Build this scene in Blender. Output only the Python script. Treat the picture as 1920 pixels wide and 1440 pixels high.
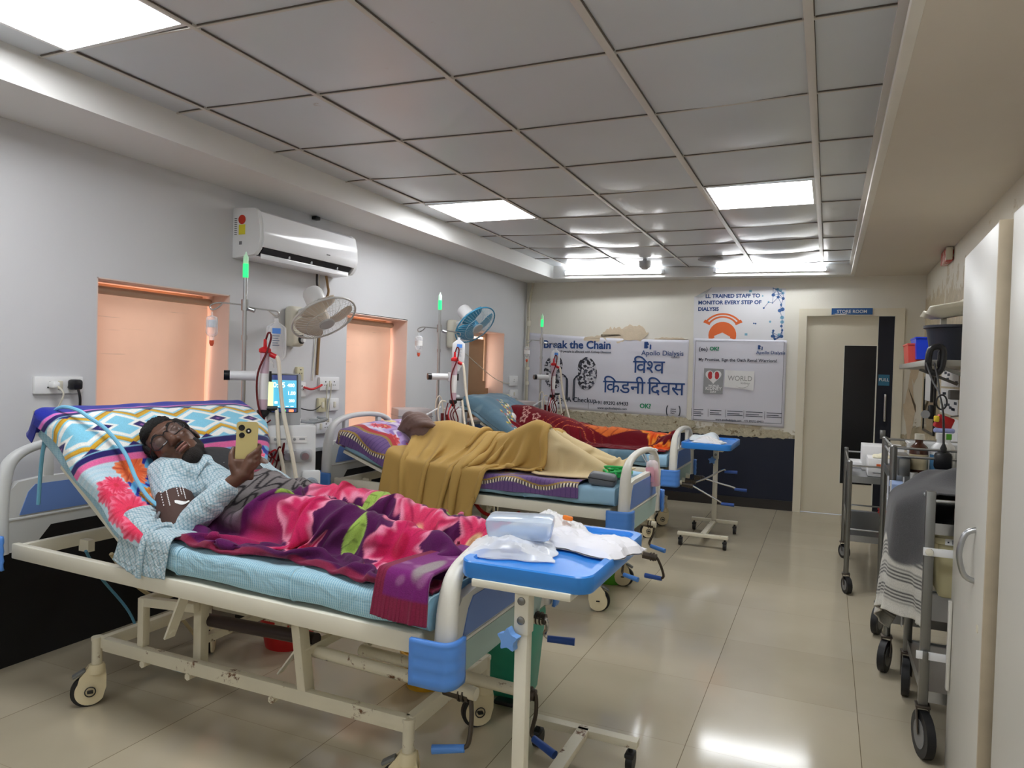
import bpy, bmesh, math, random
import numpy as np
from mathutils import Matrix, Vector, Euler
for o in list(bpy.data.objects): bpy.data.objects.remove(o, do_unlink=True)
SC = bpy.context.scene
COL = SC.collection
PI = math.pi
# ---------------------------------------------------------------- camera
CAM_H = 1.40
yaw, pitch, roll = 0.4163, -0.0207, 0.0281
fwd = Vector((-math.sin(yaw)*math.cos(pitch), math.cos(yaw)*math.cos(pitch), math.sin(pitch)))
rgt = Vector((math.cos(yaw), math.sin(yaw), 0)); upv = rgt.cross(fwd)
r2 = math.cos(roll)*rgt + math.sin(roll)*upv; u2 = -math.sin(roll)*rgt + math.cos(roll)*upv
cd = bpy.data.cameras.new('camera'); cam = bpy.data.objects.new('camera', cd); COL.objects.link(cam)
cd.sensor_width = 36; cd.lens = 1338.66*36/1920; cd.clip_start = .02
M4 = Matrix((( r2.x,u2.x,-fwd.x,0),(r2.y,u2.y,-fwd.y,0),(r2.z,u2.z,-fwd.z,CAM_H),(0,0,0,1)))
cam.matrix_world = M4
SC.camera = cam
# ---------------------------------------------------------------- world, exposure
w = bpy.data.worlds.new('world'); SC.world = w; w.use_nodes = True
w.node_tree.nodes['Background'].inputs[0].default_value = (.75,.85,1,1)
w.node_tree.nodes['Background'].inputs[1].default_value = .6
SC.view_settings.view_transform = 'Standard'; SC.view_settings.look = 'None'
SC.view_settings.gamma = 1; SC.view_settings.use_curve_mapping = False
SC.view_settings.exposure = 0.9
PANEL_W = 10.5      # ceiling panels
TUBE_W = 32.0       # fluorescent tubes
BLIND_W = .20       # daylight behind the blinds
try:
    SC.cycles.use_denoising = True
    SC.cycles.max_bounces = 8; SC.cycles.diffuse_bounces = 5; SC.cycles.glossy_bounces = 4
    SC.cycles.transmission_bounces = 6; SC.cycles.transparent_max_bounces = 12
    SC.cycles.sample_clamp_indirect = 6; SC.cycles.caustics_reflective = False; SC.cycles.caustics_refractive = False
except Exception: pass
# ---------------------------------------------------------------- materials
def lin1(c):
    c = c/255.0
    return c/12.92 if c <= .04045 else ((c+.055)/1.055)**2.4
def S(r,g,b,a=1): return (lin1(r),lin1(g),lin1(b),a)
def npS(c): return np.array(S(*c)[:3])
def nodes(name):
    m = bpy.data.materials.new(name); m.use_nodes = True
    nt = m.node_tree; return m, nt, nt.nodes['Principled BSDF']
def P(name, col, rough=.5, metal=0, var=.06, scale=6, bump=0, bscale=60, dirt=None, dthr=.62, dscale=9, coat=0, trans=0, alpha=1, emit=0, ior=1.45, sheen=0, sub=0):
    m, nt, b = nodes(name); N = nt.nodes.new; L = nt.links.new
    b.inputs['Roughness'].default_value = rough; b.inputs['Metallic'].default_value = metal
    b.inputs['Coat Weight'].default_value = coat; b.inputs['Transmission Weight'].default_value = trans
    b.inputs['IOR'].default_value = ior; b.inputs['Alpha'].default_value = alpha
    b.inputs['Sheen Weight'].default_value = sheen; b.inputs['Sheen Roughness'].default_value = .4
    if sub: b.inputs['Subsurface Weight'].default_value = sub; b.inputs['Subsurface Scale'].default_value = .01
    tc = N('ShaderNodeTexCoord')
    no = N('ShaderNodeTexNoise'); no.inputs['Scale'].default_value = scale; no.inputs['Detail'].default_value = 5
    L(tc.outputs['Object'], no.inputs['Vector'])
    mx = N('ShaderNodeMix'); mx.data_type = 'RGBA'
    c = Vector(col[:3])
    mx.inputs[6].default_value = (*(c*(1-var)),1); mx.inputs[7].default_value = (*[min(1,x*(1+var)) for x in c],1)
    L(no.outputs['Fac'], mx.inputs[0]); out = mx.outputs[2]
    if dirt is not None:
        n2 = N('ShaderNodeTexNoise'); n2.inputs['Scale'].default_value = dscale; n2.inputs['Detail'].default_value = 9; n2.inputs['Roughness'].default_value = .7
        L(tc.outputs['Object'], n2.inputs['Vector'])
        rp = N('ShaderNodeValToRGB'); rp.color_ramp.elements[0].position = dthr; rp.color_ramp.elements[1].position = dthr+.05
        L(n2.outputs['Fac'], rp.inputs[0])
        m2 = N('ShaderNodeMix'); m2.data_type = 'RGBA'; L(rp.outputs[0], m2.inputs[0]); L(out, m2.inputs[6]); m2.inputs[7].default_value = dirt
        out = m2.outputs[2]
    L(out, b.inputs['Base Color'])
    if emit:
        L(out, b.inputs['Emission Color']); b.inputs['Emission Strength'].default_value = emit
    if bump:
        n3 = N('ShaderNodeTexNoise'); n3.inputs['Scale'].default_value = bscale; n3.inputs['Detail'].default_value = 4
        L(tc.outputs['Object'], n3.inputs['Vector'])
        bp = N('ShaderNodeBump'); bp.inputs['Strength'].default_value = bump; bp.inputs['Distance'].default_value = .01
        L(n3.outputs['Fac'], bp.inputs['Height']); L(bp.outputs[0], b.inputs['Normal'])
    return m
def VC(name, rough=.9, sheen=.08, bump=.25, bscale=220):
    "woven cloth whose printed pattern is stored per point of the fabric"
    m, nt, b = nodes(name); N = nt.nodes.new; L = nt.links.new
    b.inputs['Roughness'].default_value = rough; b.inputs['Sheen Weight'].default_value = sheen
    b.inputs['Specular IOR Level'].default_value = .2
    a = N('ShaderNodeVertexColor'); a.layer_name = 'print'
    tc = N('ShaderNodeTexCoord'); no = N('ShaderNodeTexNoise'); no.inputs['Scale'].default_value = bscale; no.inputs['Detail'].default_value = 2
    L(tc.outputs['Object'], no.inputs['Vector'])
    mr = N('ShaderNodeMapRange'); mr.inputs[1].default_value=.3; mr.inputs[2].default_value=.7; mr.inputs[3].default_value = .88; mr.inputs[4].default_value = 1.1
    L(no.outputs['Fac'], mr.inputs[0])
    mx = N('ShaderNodeVectorMath'); mx.operation = 'SCALE'; L(a.outputs[0], mx.inputs[0]); L(mr.outputs[0], mx.inputs['Scale'])
    L(mx.outputs[0], b.inputs['Base Color'])
    bp = N('ShaderNodeBump'); bp.inputs['Strength'].default_value = bump; bp.inputs['Distance'].default_value = .004
    L(no.outputs['Fac'], bp.inputs['Height']); L(bp.outputs[0], b.inputs['Normal'])
    return m
def EM(name, col, strength):
    m, nt, b = nodes(name)
    b.inputs['Base Color'].default_value = col; b.inputs['Emission Color'].default_value = col; b.inputs['Emission Strength'].default_value = strength
    b.inputs['Roughness'].default_value = .3
    return m
def clear(name, col, alpha, rough=.12):
    "thin clear plastic film"
    m, nt, b = nodes(name); N = nt.nodes.new; L = nt.links.new
    b.inputs['Base Color'].default_value = col; b.inputs['Roughness'].default_value = rough
    b.inputs['Specular IOR Level'].default_value = .7
    fr = N('ShaderNodeLayerWeight'); fr.inputs[0].default_value = .35
    mr = N('ShaderNodeMapRange'); mr.inputs[3].default_value = alpha; mr.inputs[4].default_value = min(1,alpha+.55)
    L(fr.outputs['Facing'], mr.inputs[0]); L(mr.outputs[0], b.inputs['Alpha'])
    return m
def check(name, base, line, pitch, wd=.3, rough=.85):
    "woven check: thin lines along x, y and z of the fabric"
    m, nt, b = nodes(name); N = nt.nodes.new; L = nt.links.new
    b.inputs['Roughness'].default_value = rough; b.inputs['Sheen Weight'].default_value = .2
    tc = N('ShaderNodeTexCoord'); sp = N('ShaderNodeSeparateXYZ')
    return m, nt, b, tc, sp
# palette
m_white_metal = P('worn cream enamel', S(226,222,206), .42, var=.05, dirt=S(120,84,52), dthr=.68, dscale=14)
m_rusty = P('chipped cream enamel', S(214,208,188), .5, var=.08, dirt=S(104,66,38), dthr=.6, dscale=12, bump=.05)
m_white = P('white plastic', S(228,229,230), .32, var=.02)
m_offwhite = P('aged off-white plastic', S(216,212,196), .4, var=.05)
m_grey_pl = P('grey plastic', S(188,192,194), .38, var=.03)
m_board = P('pale grey bed plastic', S(206,208,208), .36, var=.03)
m_board_d = P('ivory bed plastic', S(222,220,210), .36, var=.03)
m_blue_panel = P('dull blue panel', S(104,136,200), .4, var=.05)
m_blue_bump = P('bright blue plastic', S(84,140,220), .35, var=.04)
m_table_blue = P('blue table top', S(52,136,224), .28, var=.05, scale=3)
m_navy = P('navy rubber grip', S(40,76,150), .45)
m_black = P('black rubber', S(28,28,30), .5)
m_black_pl = P('black plastic', S(22,23,27), .3)
m_chrome = P('chrome', S(200,200,200), .22, 1, var=.05)
m_steel = P('stainless steel', S(182,184,186), .28, 1, var=.08, scale=3)
m_steel_d = P('dull stainless steel', S(138,138,136), .38, 1, var=.1, scale=4)
m_dark_steel = P('oily dark steel', S(84,76,68), .42, .8, var=.2)
m_brownbar = P('dark brown shaft', S(52,40,38), .45, .2)
m_red = P('red plastic', S(196,36,40), .35)
m_yellow = P('yellow plastic', S(206,158,40), .4)
m_teal = P('teal plastic', S(40,150,126), .4)
m_green = P('green plastic', S(80,160,40), .4)
m_cream = P('cream bin plastic', S(198,190,150), .42)
m_paper = P('white paper', S(232,232,232), .8, var=.02)
m_film = clear('clear plastic film', (.92,.95,1,1), .10)
m_fluid = clear('clear bottle', (.93,.96,1,1), .22)
m_pack = clear('milky sterile wrap', (.93,.95,.98,1), .45, .25)
m_skin = P('dark brown skin', S(92,62,48), .42, var=.18, scale=22, sub=.06, bump=.08, bscale=260)
m_hair = P('black hair', S(20,18,18), .75, var=.3, scale=120, bump=.8, bscale=240)
# ---------------------------------------------------------------- mesh builder
class B:
    def __init__(s): s.v=[]; s.f=[]; s.m=[]; s.n=0
    def add(s, vs, fs, mi=0, M=None):
        if M is not None: vs = [M @ Vector(v) for v in vs]
        o = s.n; s.v.extend([tuple(v) for v in vs]); s.n += len(vs)
        s.f.extend([[i+o for i in f] for f in fs]); s.m.extend([mi]*len(fs)); return s
    def box(s, c, d, r=0, R=None, mi=0, seg=2, M=None, taper=None):
        bm = bmesh.new(); bmesh.ops.create_cube(bm, size=1)
        for v in bm.verts:
            k = 1
            if taper is not None and v.co.z < 0: k = taper
            v.co = Vector((v.co.x*d[0]*k, v.co.y*d[1]*k, v.co.z*d[2]))
        if r: bmesh.ops.bevel(bm, geom=list(bm.edges), offset=min(r, min(d)*.49), segments=seg, profile=.5, affect='EDGES')
        T = Matrix.Translation(c) @ (R.to_4x4() if R is not None else Matrix.Identity(4))
        if M is not None: T = M @ T
        bm.verts.index_update()
        s.add([T @ v.co for v in bm.verts], [[v.index for v in f.verts] for f in bm.faces], mi); bm.free(); return s
    def bx(s, x0,x1,y0,y1,z0,z1, r=0, mi=0, **k):
        return s.box(((x0+x1)/2,(y0+y1)/2,(z0+z1)/2),(abs(x1-x0),abs(y1-y0),abs(z1-z0)), r, mi=mi, **k)
    def bar(s, p0, p1, w, h, r=0, mi=0):
        "box beam from p0 to p1"
        p0=Vector(p0); p1=Vector(p1); d=p1-p0; L=d.length
        z=d.normalized(); a=Vector((0,0,1)) if abs(z.z)<.95 else Vector((1,0,0))
        x=a.cross(z).normalized(); y=z.cross(x)
        R=Matrix((x,y,z)).transposed()
        return s.box((p0+p1)/2,(w,h,L),r,R,mi)
    def sweep(s, pts, sect, closed=False, mi=0, cap=True, scales=None, up=None):
        pts=[Vector(p) for p in pts]; n=len(pts); k=len(sect)
        def tan(i):
            if closed: return (pts[(i+1)%n]-pts[i-1]).normalized()
            return (pts[min(i+1,n-1)]-pts[max(i-1,0)]).normalized()
        t=tan(0); a=Vector(up) if up else (Vector((0,0,1)) if abs(t.z)<.9 else Vector((1,0,0)))
        x=(a-t*a.dot(t)).normalized(); vs=[]
        for i in range(n):
            t=tan(i); 
            if up: x=(a-t*a.dot(t))
            else: x=(x-t*x.dot(t))
            x=x.normalized() if x.length>1e-6 else Vector((1,0,0)); y=t.cross(x)
            q=scales[i] if scales else 1
            for (u,v) in sect: vs.append(pts[i]+x*u*q+y*v*q)
        fs=[]
        for i in range(n if closed else n-1):
            for j in range(k):
                a0=i*k+j; a1=i*k+(j+1)%k; b0=((i+1)%n)*k+j; b1=((i+1)%n)*k+(j+1)%k
                fs.append([a0,b0,b1,a1])
        if cap and not closed: fs += [list(range(k)), list(range((n-1)*k, n*k))[::-1]]
        return s.add(vs, fs, mi)
    def tube(s, pts, r, seg=8, closed=False, sm=0, mi=0, cap=True):
        if sm: pts = crom(pts, sm, closed)
        sc=None
        if isinstance(r,(list,tuple)):
            rr=r; n=len(pts); sc=[np.interp(i/(n-1), np.linspace(0,1,len(rr)), rr) for i in range(n)]; r=1
        return s.sweep(pts, [(r*math.cos(2*PI*i/seg), r*math.sin(2*PI*i/seg)) for i in range(seg)], closed, mi, cap, sc)
    def cyl(s, p0, p1, r0, r1=None, seg=16, mi=0):
        return s.sweep([p0,p1], [(math.cos(2*PI*i/seg), math.sin(2*PI*i/seg)) for i in range(seg)], False, mi, True, [r0, r0 if r1 is None else r1])
    def lathe(s, prof, M=None, seg=24, mi=0, sx=1, sy=1, cap=True):
        vs=[]; fs=[]; n=len(prof)
        for (r,z) in prof:
            for j in range(seg):
                a=2*PI*j/seg; vs.append((r*math.cos(a)*sx, r*math.sin(a)*sy, z))
        for i in range(n-1):
            for j in range(seg):
                fs.append([i*seg+j, i*seg+(j+1)%seg, (i+1)*seg+(j+1)%seg, (i+1)*seg+j])
        if cap: fs += [list(range(seg))[::-1], list(range((n-1)*seg,n*seg))]
        return s.add(vs, fs, mi, M)
    def prism(s, poly, z0, z1, M=None, mi=0):
        n=len(poly); vs=[(x,y,z0) for x,y in poly]+[(x,y,z1) for x,y in poly]
        fs=[list(range(n))[::-1], list(range(n,2*n))]+[[i,(i+1)%n,n+(i+1)%n,n+i] for i in range(n)]
        return s.add(vs, fs, mi, M)
    def ell(s, c, rad, R=None, seg=20, rings=12, mi=0):
        vs=[(0,0,-1)]; fs=[]
        for i in range(1,rings):
            th=PI*i/rings
            for j in range(seg):
                a=2*PI*j/seg; vs.append((math.sin(th)*math.cos(a),math.sin(th)*math.sin(a),-math.cos(th)))
        vs.append((0,0,1)); top=len(vs)-1
        for j in range(seg): fs.append([0,1+(j+1)%seg,1+j]); fs.append([top,top-seg+j,top-seg+(j+1)%seg])
        for i in range(rings-2):
            for j in range(seg):
                a=1+i*seg+j; b=1+i*seg+(j+1)%seg; fs.append([a,b,b+seg,a+seg])
        T=Matrix.Translation(c)@(R.to_4x4() if R is not None else Matrix.Identity(4))@Matrix.Diagonal((*rad,1))
        return s.add(vs, fs, mi, T)
    def grid(s, G, mi=0, flip=False):
        "G: array (n,m,3)"
        G=np.asarray(G); n,m=G.shape[:2]; fs=[]
        for i in range(n-1):
            for j in range(m-1):
                q=[i*m+j,(i+1)*m+j,(i+1)*m+j+1,i*m+j+1]; fs.append(q[::-1] if flip else q)
        return s.add([tuple(p) for p in G.reshape(-1,3)], fs, mi)
    def obj(s, name, mats, parent=None, ang=38, kind=None, world=True):
        me=bpy.data.meshes.new(name); off=Vector((0,0,0)); rt=parent
        while rt is not None and rt.parent is not None: rt=rt.parent
        if rt is not None and world: off=rt.location
        me.from_pydata([(v[0]-off.x,v[1]-off.y,v[2]-off.z) for v in s.v], [], s.f)
        for m in (mats if isinstance(mats,(list,tuple)) else [mats]): me.materials.append(m)
        me.polygons.foreach_set('material_index', s.m); me.polygons.foreach_set('use_smooth', [True]*len(s.f))
        me.update(); me.validate()
        try: me.set_sharp_from_angle(angle=math.radians(ang))
        except Exception: pass
        o=bpy.data.objects.new(name, me); COL.objects.link(o)
        if parent is not None: o.parent=parent
        if kind: o['kind']=kind
        return o
def crom(pts, k, closed=False):
    pts=[Vector(p) for p in pts]; n=len(pts); out=[]
    for i in range(n if closed else n-1):
        if closed: p=[pts[(i+d)%n] for d in (-1,0,1,2)]
        else: p=[pts[max(i-1,0)],pts[i],pts[i+1],pts[min(i+2,n-1)]]
        for j in range(k):
            t=j/k
            out.append(.5*((2*p[1])+(p[2]-p[0])*t+(2*p[0]-5*p[1]+4*p[2]-p[3])*t*t+(3*p[1]-p[0]-3*p[2]+p[3])*t**3))
    if not closed: out.append(pts[-1])
    return out
def arc(c, r, a0, a1, n, u=(1,0,0), v=(0,0,1)):
    c=Vector(c);u=Vector(u);v=Vector(v)
    return [c+u*r*math.cos(a0+(a1-a0)*i/n)+v*r*math.sin(a0+(a1-a0)*i/n) for i in range(n+1)]
def rrect(w,h,r,n=5,cx=0,cy=0):
    out=[]
    for (sx,sy,a) in ((1,-1,-PI/2),(1,1,0),(-1,1,PI/2),(-1,-1,PI)):
        for i in range(n+1):
            t=a+PI/2*i/n; out.append((cx+sx*(w/2-r)+r*math.cos(t), cy+sy*(h/2-r)+r*math.sin(t)))
    return out
def frame(o, x, y):
    "matrix with local x,y axes given, z = x cross y"
    x=Vector(x).normalized(); y=Vector(y); y=(y-x*y.dot(x)).normalized(); z=x.cross(y)
    M=Matrix((x,y,z)).transposed().to_4x4(); M.translation=Vector(o); return M
# ---------------------------------------------------------------- things
def thing(name, label, cat, loc=(0,0,0), group=None):
    o=bpy.data.objects.new(name, None); COL.objects.link(o); o.location=loc; o.empty_display_size=.05
    o['label']=label; o['category']=cat
    if group: o['group']=group
    return o
def tag(o, label, cat, group=None, kind=None):
    o['label']=label; o['category']=cat
    if group: o['group']=group
    if kind: o['kind']=kind
    return o
def dup(root, loc, label=None, rotz=None):
    r=root.copy(); COL.objects.link(r); r.location=loc
    if label: r['label']=label
    if rotz is not None: r.rotation_euler=(0,0,rotz)
    for ch in list(root.children):
        c=ch.copy(); COL.objects.link(c); c.parent=r
        for g in list(ch.children):
            d=g.copy(); COL.objects.link(d); d.parent=c
    return r
def text_mesh(body, size, M, ext=.0006, align='LEFT', bold=0, spacing=1, line=1, sx=1):
    cu=bpy.data.curves.new('lettering','FONT'); cu.body=body; cu.size=size; cu.extrude=ext; cu.align_x=align; cu.offset=bold
    cu.space_character=spacing; cu.space_line=line; cu.resolution_u=3
    o=bpy.data.objects.new('lettering',cu); COL.objects.link(o)
    dg=bpy.context.evaluated_depsgraph_get(); me=bpy.data.meshes.new_from_object(o.evaluated_get(dg))
    vs=[M @ Vector((v.co.x*sx,v.co.y,v.co.z)) for v in me.vertices]; fs=[list(p.vertices) for p in me.polygons]
    bpy.data.objects.remove(o); bpy.data.meshes.remove(me)
    return vs, fs
def text(b, body, size, M, mi=0, **k):
    vs,fs=text_mesh(body,size,M,**k); b.add(vs,fs,mi); return b
def remesh(b, voxel, smooth=2):
    "fuse the builder's pieces into one continuous skin"
    me=bpy.data.meshes.new('fuse'); me.from_pydata(s_v(b.v),[],b.f); o=bpy.data.objects.new('fuse',me); COL.objects.link(o)
    m=o.modifiers.new('r','REMESH'); m.mode='VOXEL'; m.voxel_size=voxel
    s=o.modifiers.new('s','SMOOTH'); s.iterations=smooth; s.factor=.5
    dg=bpy.context.evaluated_depsgraph_get(); e=bpy.data.meshes.new_from_object(o.evaluated_get(dg))
    n=B(); n.add([v.co.copy() for v in e.vertices],[list(p.vertices) for p in e.polygons])
    bpy.data.objects.remove(o); bpy.data.meshes.remove(e); bpy.data.meshes.remove(me)
    return n
def s_v(v): return [tuple(x) for x in v]
def capsule(b, p0, p1, r0, r1=None, seg=16):
    r1=r0 if r1 is None else r1
    p0=Vector(p0);p1=Vector(p1); b.cyl(p0,p1,r0,r1,seg); b.ell(p0,(r0,)*3,seg=seg,rings=10); b.ell(p1,(r1,)*3,seg=seg,rings=10); return b
# ================================================================ SETTING
XL, XR, YF, ZC, ZS = -3.33, .85, -3.0, 2.55, 2.436     # left wall, right wall, wall behind the camera, ceiling, soffit
def yb(x): return 7.90+ (x-XL)*.035                     # the back wall runs slightly out of square
YB0, YB1 = yb(XL), yb(XR)
# floor: polished beige 60 cm tiles with hairline joints
def floor_mat():
    m,nt,b=nodes('polished beige floor tile'); N=nt.nodes.new; L=nt.links.new
    tc=N('ShaderNodeTexCoord'); sp=N('ShaderNodeSeparateXYZ'); L(tc.outputs['Object'],sp.inputs[0])
    def line(o,off,p,wd):
        a=N('ShaderNodeMath');a.operation='ADD';L(o,a.inputs[0]);a.inputs[1].default_value=off
        d=N('ShaderNodeMath');d.operation='DIVIDE';L(a.outputs[0],d.inputs[0]);d.inputs[1].default_value=p
        f=N('ShaderNodeMath');f.operation='FRACT';L(d.outputs[0],f.inputs[0])
        k=N('ShaderNodeMath');k.operation='LESS_THAN';L(f.outputs[0],k.inputs[0]);k.inputs[1].default_value=wd/p
        fl=N('ShaderNodeMath');fl.operation='FLOOR';L(d.outputs[0],fl.inputs[0])
        return k.outputs[0],fl.outputs[0]
    lx,ix=line(sp.outputs[0],.447+6.05,.605,.0028); ly,iy=line(sp.outputs[1],6-2.716,.6,.0022)
    fy=N('ShaderNodeMath');fy.operation='MULTIPLY';L(ly,fy.inputs[0]);fy.inputs[1].default_value=.4
    mxl=N('ShaderNodeMath');mxl.operation='MAXIMUM';L(lx,mxl.inputs[0]);L(fy.outputs[0],mxl.inputs[1])
    cb=N('ShaderNodeCombineXYZ');L(ix,cb.inputs[0]);L(iy,cb.inputs[1])
    wn=N('ShaderNodeTexWhiteNoise');wn.noise_dimensions='3D';L(cb.outputs[0],wn.inputs[0])
    no=N('ShaderNodeTexNoise');no.inputs['Scale'].default_value=2.2;no.inputs['Detail'].default_value=6;L(tc.outputs['Object'],no.inputs['Vector'])
    ad=N('ShaderNodeMath');ad.operation='MULTIPLY_ADD';L(wn.outputs[0],ad.inputs[0]);ad.inputs[1].default_value=.35;L(no.outputs['Fac'],ad.inputs[2])
    mx=N('ShaderNodeMix');mx.data_type='RGBA';mx.inputs[6].default_value=S(170,160,138);mx.inputs[7].default_value=S(188,178,156);L(ad.outputs[0],mx.inputs[0])
    m2=N('ShaderNodeMix');m2.data_type='RGBA';L(mxl.outputs[0],m2.inputs[0]);L(mx.outputs[2],m2.inputs[6]);m2.inputs[7].default_value=S(112,100,80)
    L(m2.outputs[2],b.inputs['Base Color'])
    rn=N('ShaderNodeMapRange');L(no.outputs['Fac'],rn.inputs[0]);rn.inputs[3].default_value=.07;rn.inputs[4].default_value=.15
    L(rn.outputs[0],b.inputs['Roughness']); b.inputs['Specular IOR Level'].default_value=.5
    return m
B().bx(XL-.4,XR+.3,YF-.2,9.4,-.06,0).obj('floor',floor_mat(),kind='structure')
def wall_mat(name, col, peel, thr, zlo, zhi, extra=None, sc=3.2):
    "painted plaster, flaking in a band between two heights"
    m,nt,b=nodes(name);N=nt.nodes.new;L=nt.links.new
    tc=N('ShaderNodeTexCoord');sp=N('ShaderNodeSeparateXYZ');L(tc.outputs['Object'],sp.inputs[0])
    no=N('ShaderNodeTexNoise');no.inputs['Scale'].default_value=1.3;no.inputs['Detail'].default_value=6;L(tc.outputs['Object'],no.inputs['Vector'])
    mx=N('ShaderNodeMix');mx.data_type='RGBA';c=Vector(col[:3]);mx.inputs[6].default_value=(*(c*.93),1);mx.inputs[7].default_value=(*(c*1.05),1);L(no.outputs['Fac'],mx.inputs[0])
    n2=N('ShaderNodeTexNoise');n2.inputs['Scale'].default_value=sc;n2.inputs['Detail'].default_value=10;n2.inputs['Roughness'].default_value=.66;L(tc.outputs['Object'],n2.inputs['Vector'])
    # weight: 1 inside the band fading over 25 cm
    a=N('ShaderNodeMapRange');L(sp.outputs[2],a.inputs[0]);a.inputs[1].default_value=zlo-.1;a.inputs[2].default_value=zlo
    c2=N('ShaderNodeMapRange');L(sp.outputs[2],c2.inputs[0]);c2.inputs[1].default_value=zhi;c2.inputs[2].default_value=zhi+.3;c2.inputs[3].default_value=1;c2.inputs[4].default_value=0
    ml=N('ShaderNodeMath');ml.operation='MULTIPLY';L(a.outputs[0],ml.inputs[0]);L(c2.outputs[0],ml.inputs[1])
    wt=ml.outputs[0]
    if extra:  # also limit along an axis: (axis, lo, hi)
        ax,lo,hi=extra
        d=N('ShaderNodeMapRange');L(sp.outputs[ax],d.inputs[0]);d.inputs[1].default_value=lo-.2;d.inputs[2].default_value=lo
        e=N('ShaderNodeMapRange');L(sp.outputs[ax],e.inputs[0]);e.inputs[1].default_value=hi;e.inputs[2].default_value=hi+.2;e.inputs[3].default_value=1;e.inputs[4].default_value=0
        q=N('ShaderNodeMath');q.operation='MULTIPLY';L(d.outputs[0],q.inputs[0]);L(e.outputs[0],q.inputs[1])
        q2=N('ShaderNodeMath');q2.operation='MULTIPLY';L(q.outputs[0],q2.inputs[0]);L(wt,q2.inputs[1]);wt=q2.outputs[0]
    mu=N('ShaderNodeMath');mu.operation='MULTIPLY_ADD';L(wt,mu.inputs[0]);mu.inputs[1].default_value=.3;L(n2.outputs['Fac'],mu.inputs[2])
    rp=N('ShaderNodeValToRGB');rp.color_ramp.elements[0].position=thr;rp.color_ramp.elements[1].position=thr+.03;L(mu.outputs[0],rp.inputs[0])
    n3=N('ShaderNodeTexNoise');n3.inputs['Scale'].default_value=18;n3.inputs['Detail'].default_value=6;L(tc.outputs['Object'],n3.inputs['Vector'])
    pc=N('ShaderNodeMix');pc.data_type='RGBA';p=Vector(peel[:3]);pc.inputs[6].default_value=(*(p*.55),1);pc.inputs[7].default_value=(*(p*1.25),1);L(n3.outputs['Fac'],pc.inputs[0])
    m2=N('ShaderNodeMix');m2.data_type='RGBA';L(rp.outputs[0],m2.inputs[0]);L(mx.outputs[2],m2.inputs[6]);L(pc.outputs[2],m2.inputs[7])
    L(m2.outputs[2],b.inputs['Base Color']);b.inputs['Roughness'].default_value=.6
    bp=N('ShaderNodeBump');bp.inputs['Strength'].default_value=.5;bp.inputs['Distance'].default_value=.006
    sb=N('ShaderNodeMath');sb.operation='MULTIPLY_ADD';L(rp.outputs[0],sb.inputs[0]);sb.inputs[1].default_value=-1.0
    n4=N('ShaderNodeMath');n4.operation='MULTIPLY';L(n3.outputs['Fac'],n4.inputs[0]);n4.inputs[1].default_value=.25;L(n4.outputs[0],sb.inputs[2])
    L(sb.outputs[0],bp.inputs['Height']);L(bp.outputs[0],b.inputs['Normal'])
    return m
mw_left=wall_mat('white left wall paint',S(205,206,209),S(200,186,168),.95,.7,.8)
mw_back=wall_mat('cream back wall paint',S(230,227,217),S(190,178,152),.74,.74,.84)
mw_back2=wall_mat('flaking plaster patch',S(210,196,172),S(188,150,116),.45,0,3)
mw_right=wall_mat('flaking right wall paint',S(218,212,196),S(200,186,156),.655,.9,2.05,(1,5.0,8.2),sc=4.5)
m_dado_k=P('black dado paint',S(10,11,15),.45,var=.2)
m_dado_n=P('navy dado paint',S(16,24,46),.42,var=.12,scale=3)
m_soffit=P('soffit paint',S(224,224,222),.55,var=.03,scale=2)
m_soffit_r=P('stained soffit paint',S(216,208,196),.6,var=.05,scale=2,dirt=S(150,120,100),dthr=.72,dscale=22)
# left wall with three window openings (y0,y1,z0,z1)
WIN=[(2.41,3.27,.86,1.80),(4.42,5.27,.86,1.795),(6.43,7.285,.86,1.80)]
b=B(); ys=[YF]+[q for w_ in WIN for q in w_[:2]]+[9.0]; T=.30
for i in range(len(ys)-1):
    if i%2==0: b.bx(XL-T,XL,ys[i],ys[i+1],.78,ZC+.1)
    else: b.bx(XL-T,XL,ys[i],ys[i+1],.78,.86); b.bx(XL-T,XL,ys[i],ys[i+1],1.8,ZC+.1)
b.obj('wall_left',mw_left,kind='structure')
b=B().bx(XL-T,XL-.012,YF,9,0,.78); b.bx(XL-.012,XL+.004,YF,YB0,0,.775)
b.obj('trim_1',m_dado_k,kind='structure')
m_ledge=P('grey ledge strip',S(150,152,152),.6,dirt=S(90,84,78),dthr=.6)
B().bx(XL,XL+.012,3.3,YB0,.775,.80).obj('trim_2',m_ledge,kind='structure')
# back wall
def backbox(b,x0,x1,z0,z1,d0,d1,r=0,mi=0):
    "box on the back wall: d = distance in front of the wall plane"
    P4=[(x0,yb(x0)-d1),(x1,yb(x1)-d1),(x1,yb(x1)-d0),(x0,yb(x0)-d0)]
    vs=[(x,y,z) for z in (z0,z1) for x,y in P4]
    return b.add(vs,[[3,2,1,0],[4,5,6,7],[0,1,5,4],[1,2,6,5],[2,3,7,6],[3,0,4,7]],mi)
DX0,DX1,DZ=-.225,.61,2.045
b=B(); backbox(b,XL-.3,DX0,.0,ZC+.1,-.25,0); backbox(b,DX1,XR+.3,0,ZC+.1,-.25,0); backbox(b,DX0,DX1,DZ,ZC+.1,-.25,0)
b.obj('wall_back',mw_back,kind='structure')
b=B(); backbox(b,XL,-.29,0,.755,0,.006); b.obj('trim_3',m_dado_n,kind='structure')
b=B(); backbox(b,XL,-.29,0,.10,.006,.02); b.obj('baseboard_back',P('dark skirting tile',S(44,40,38),.4),kind='structure')
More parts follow.
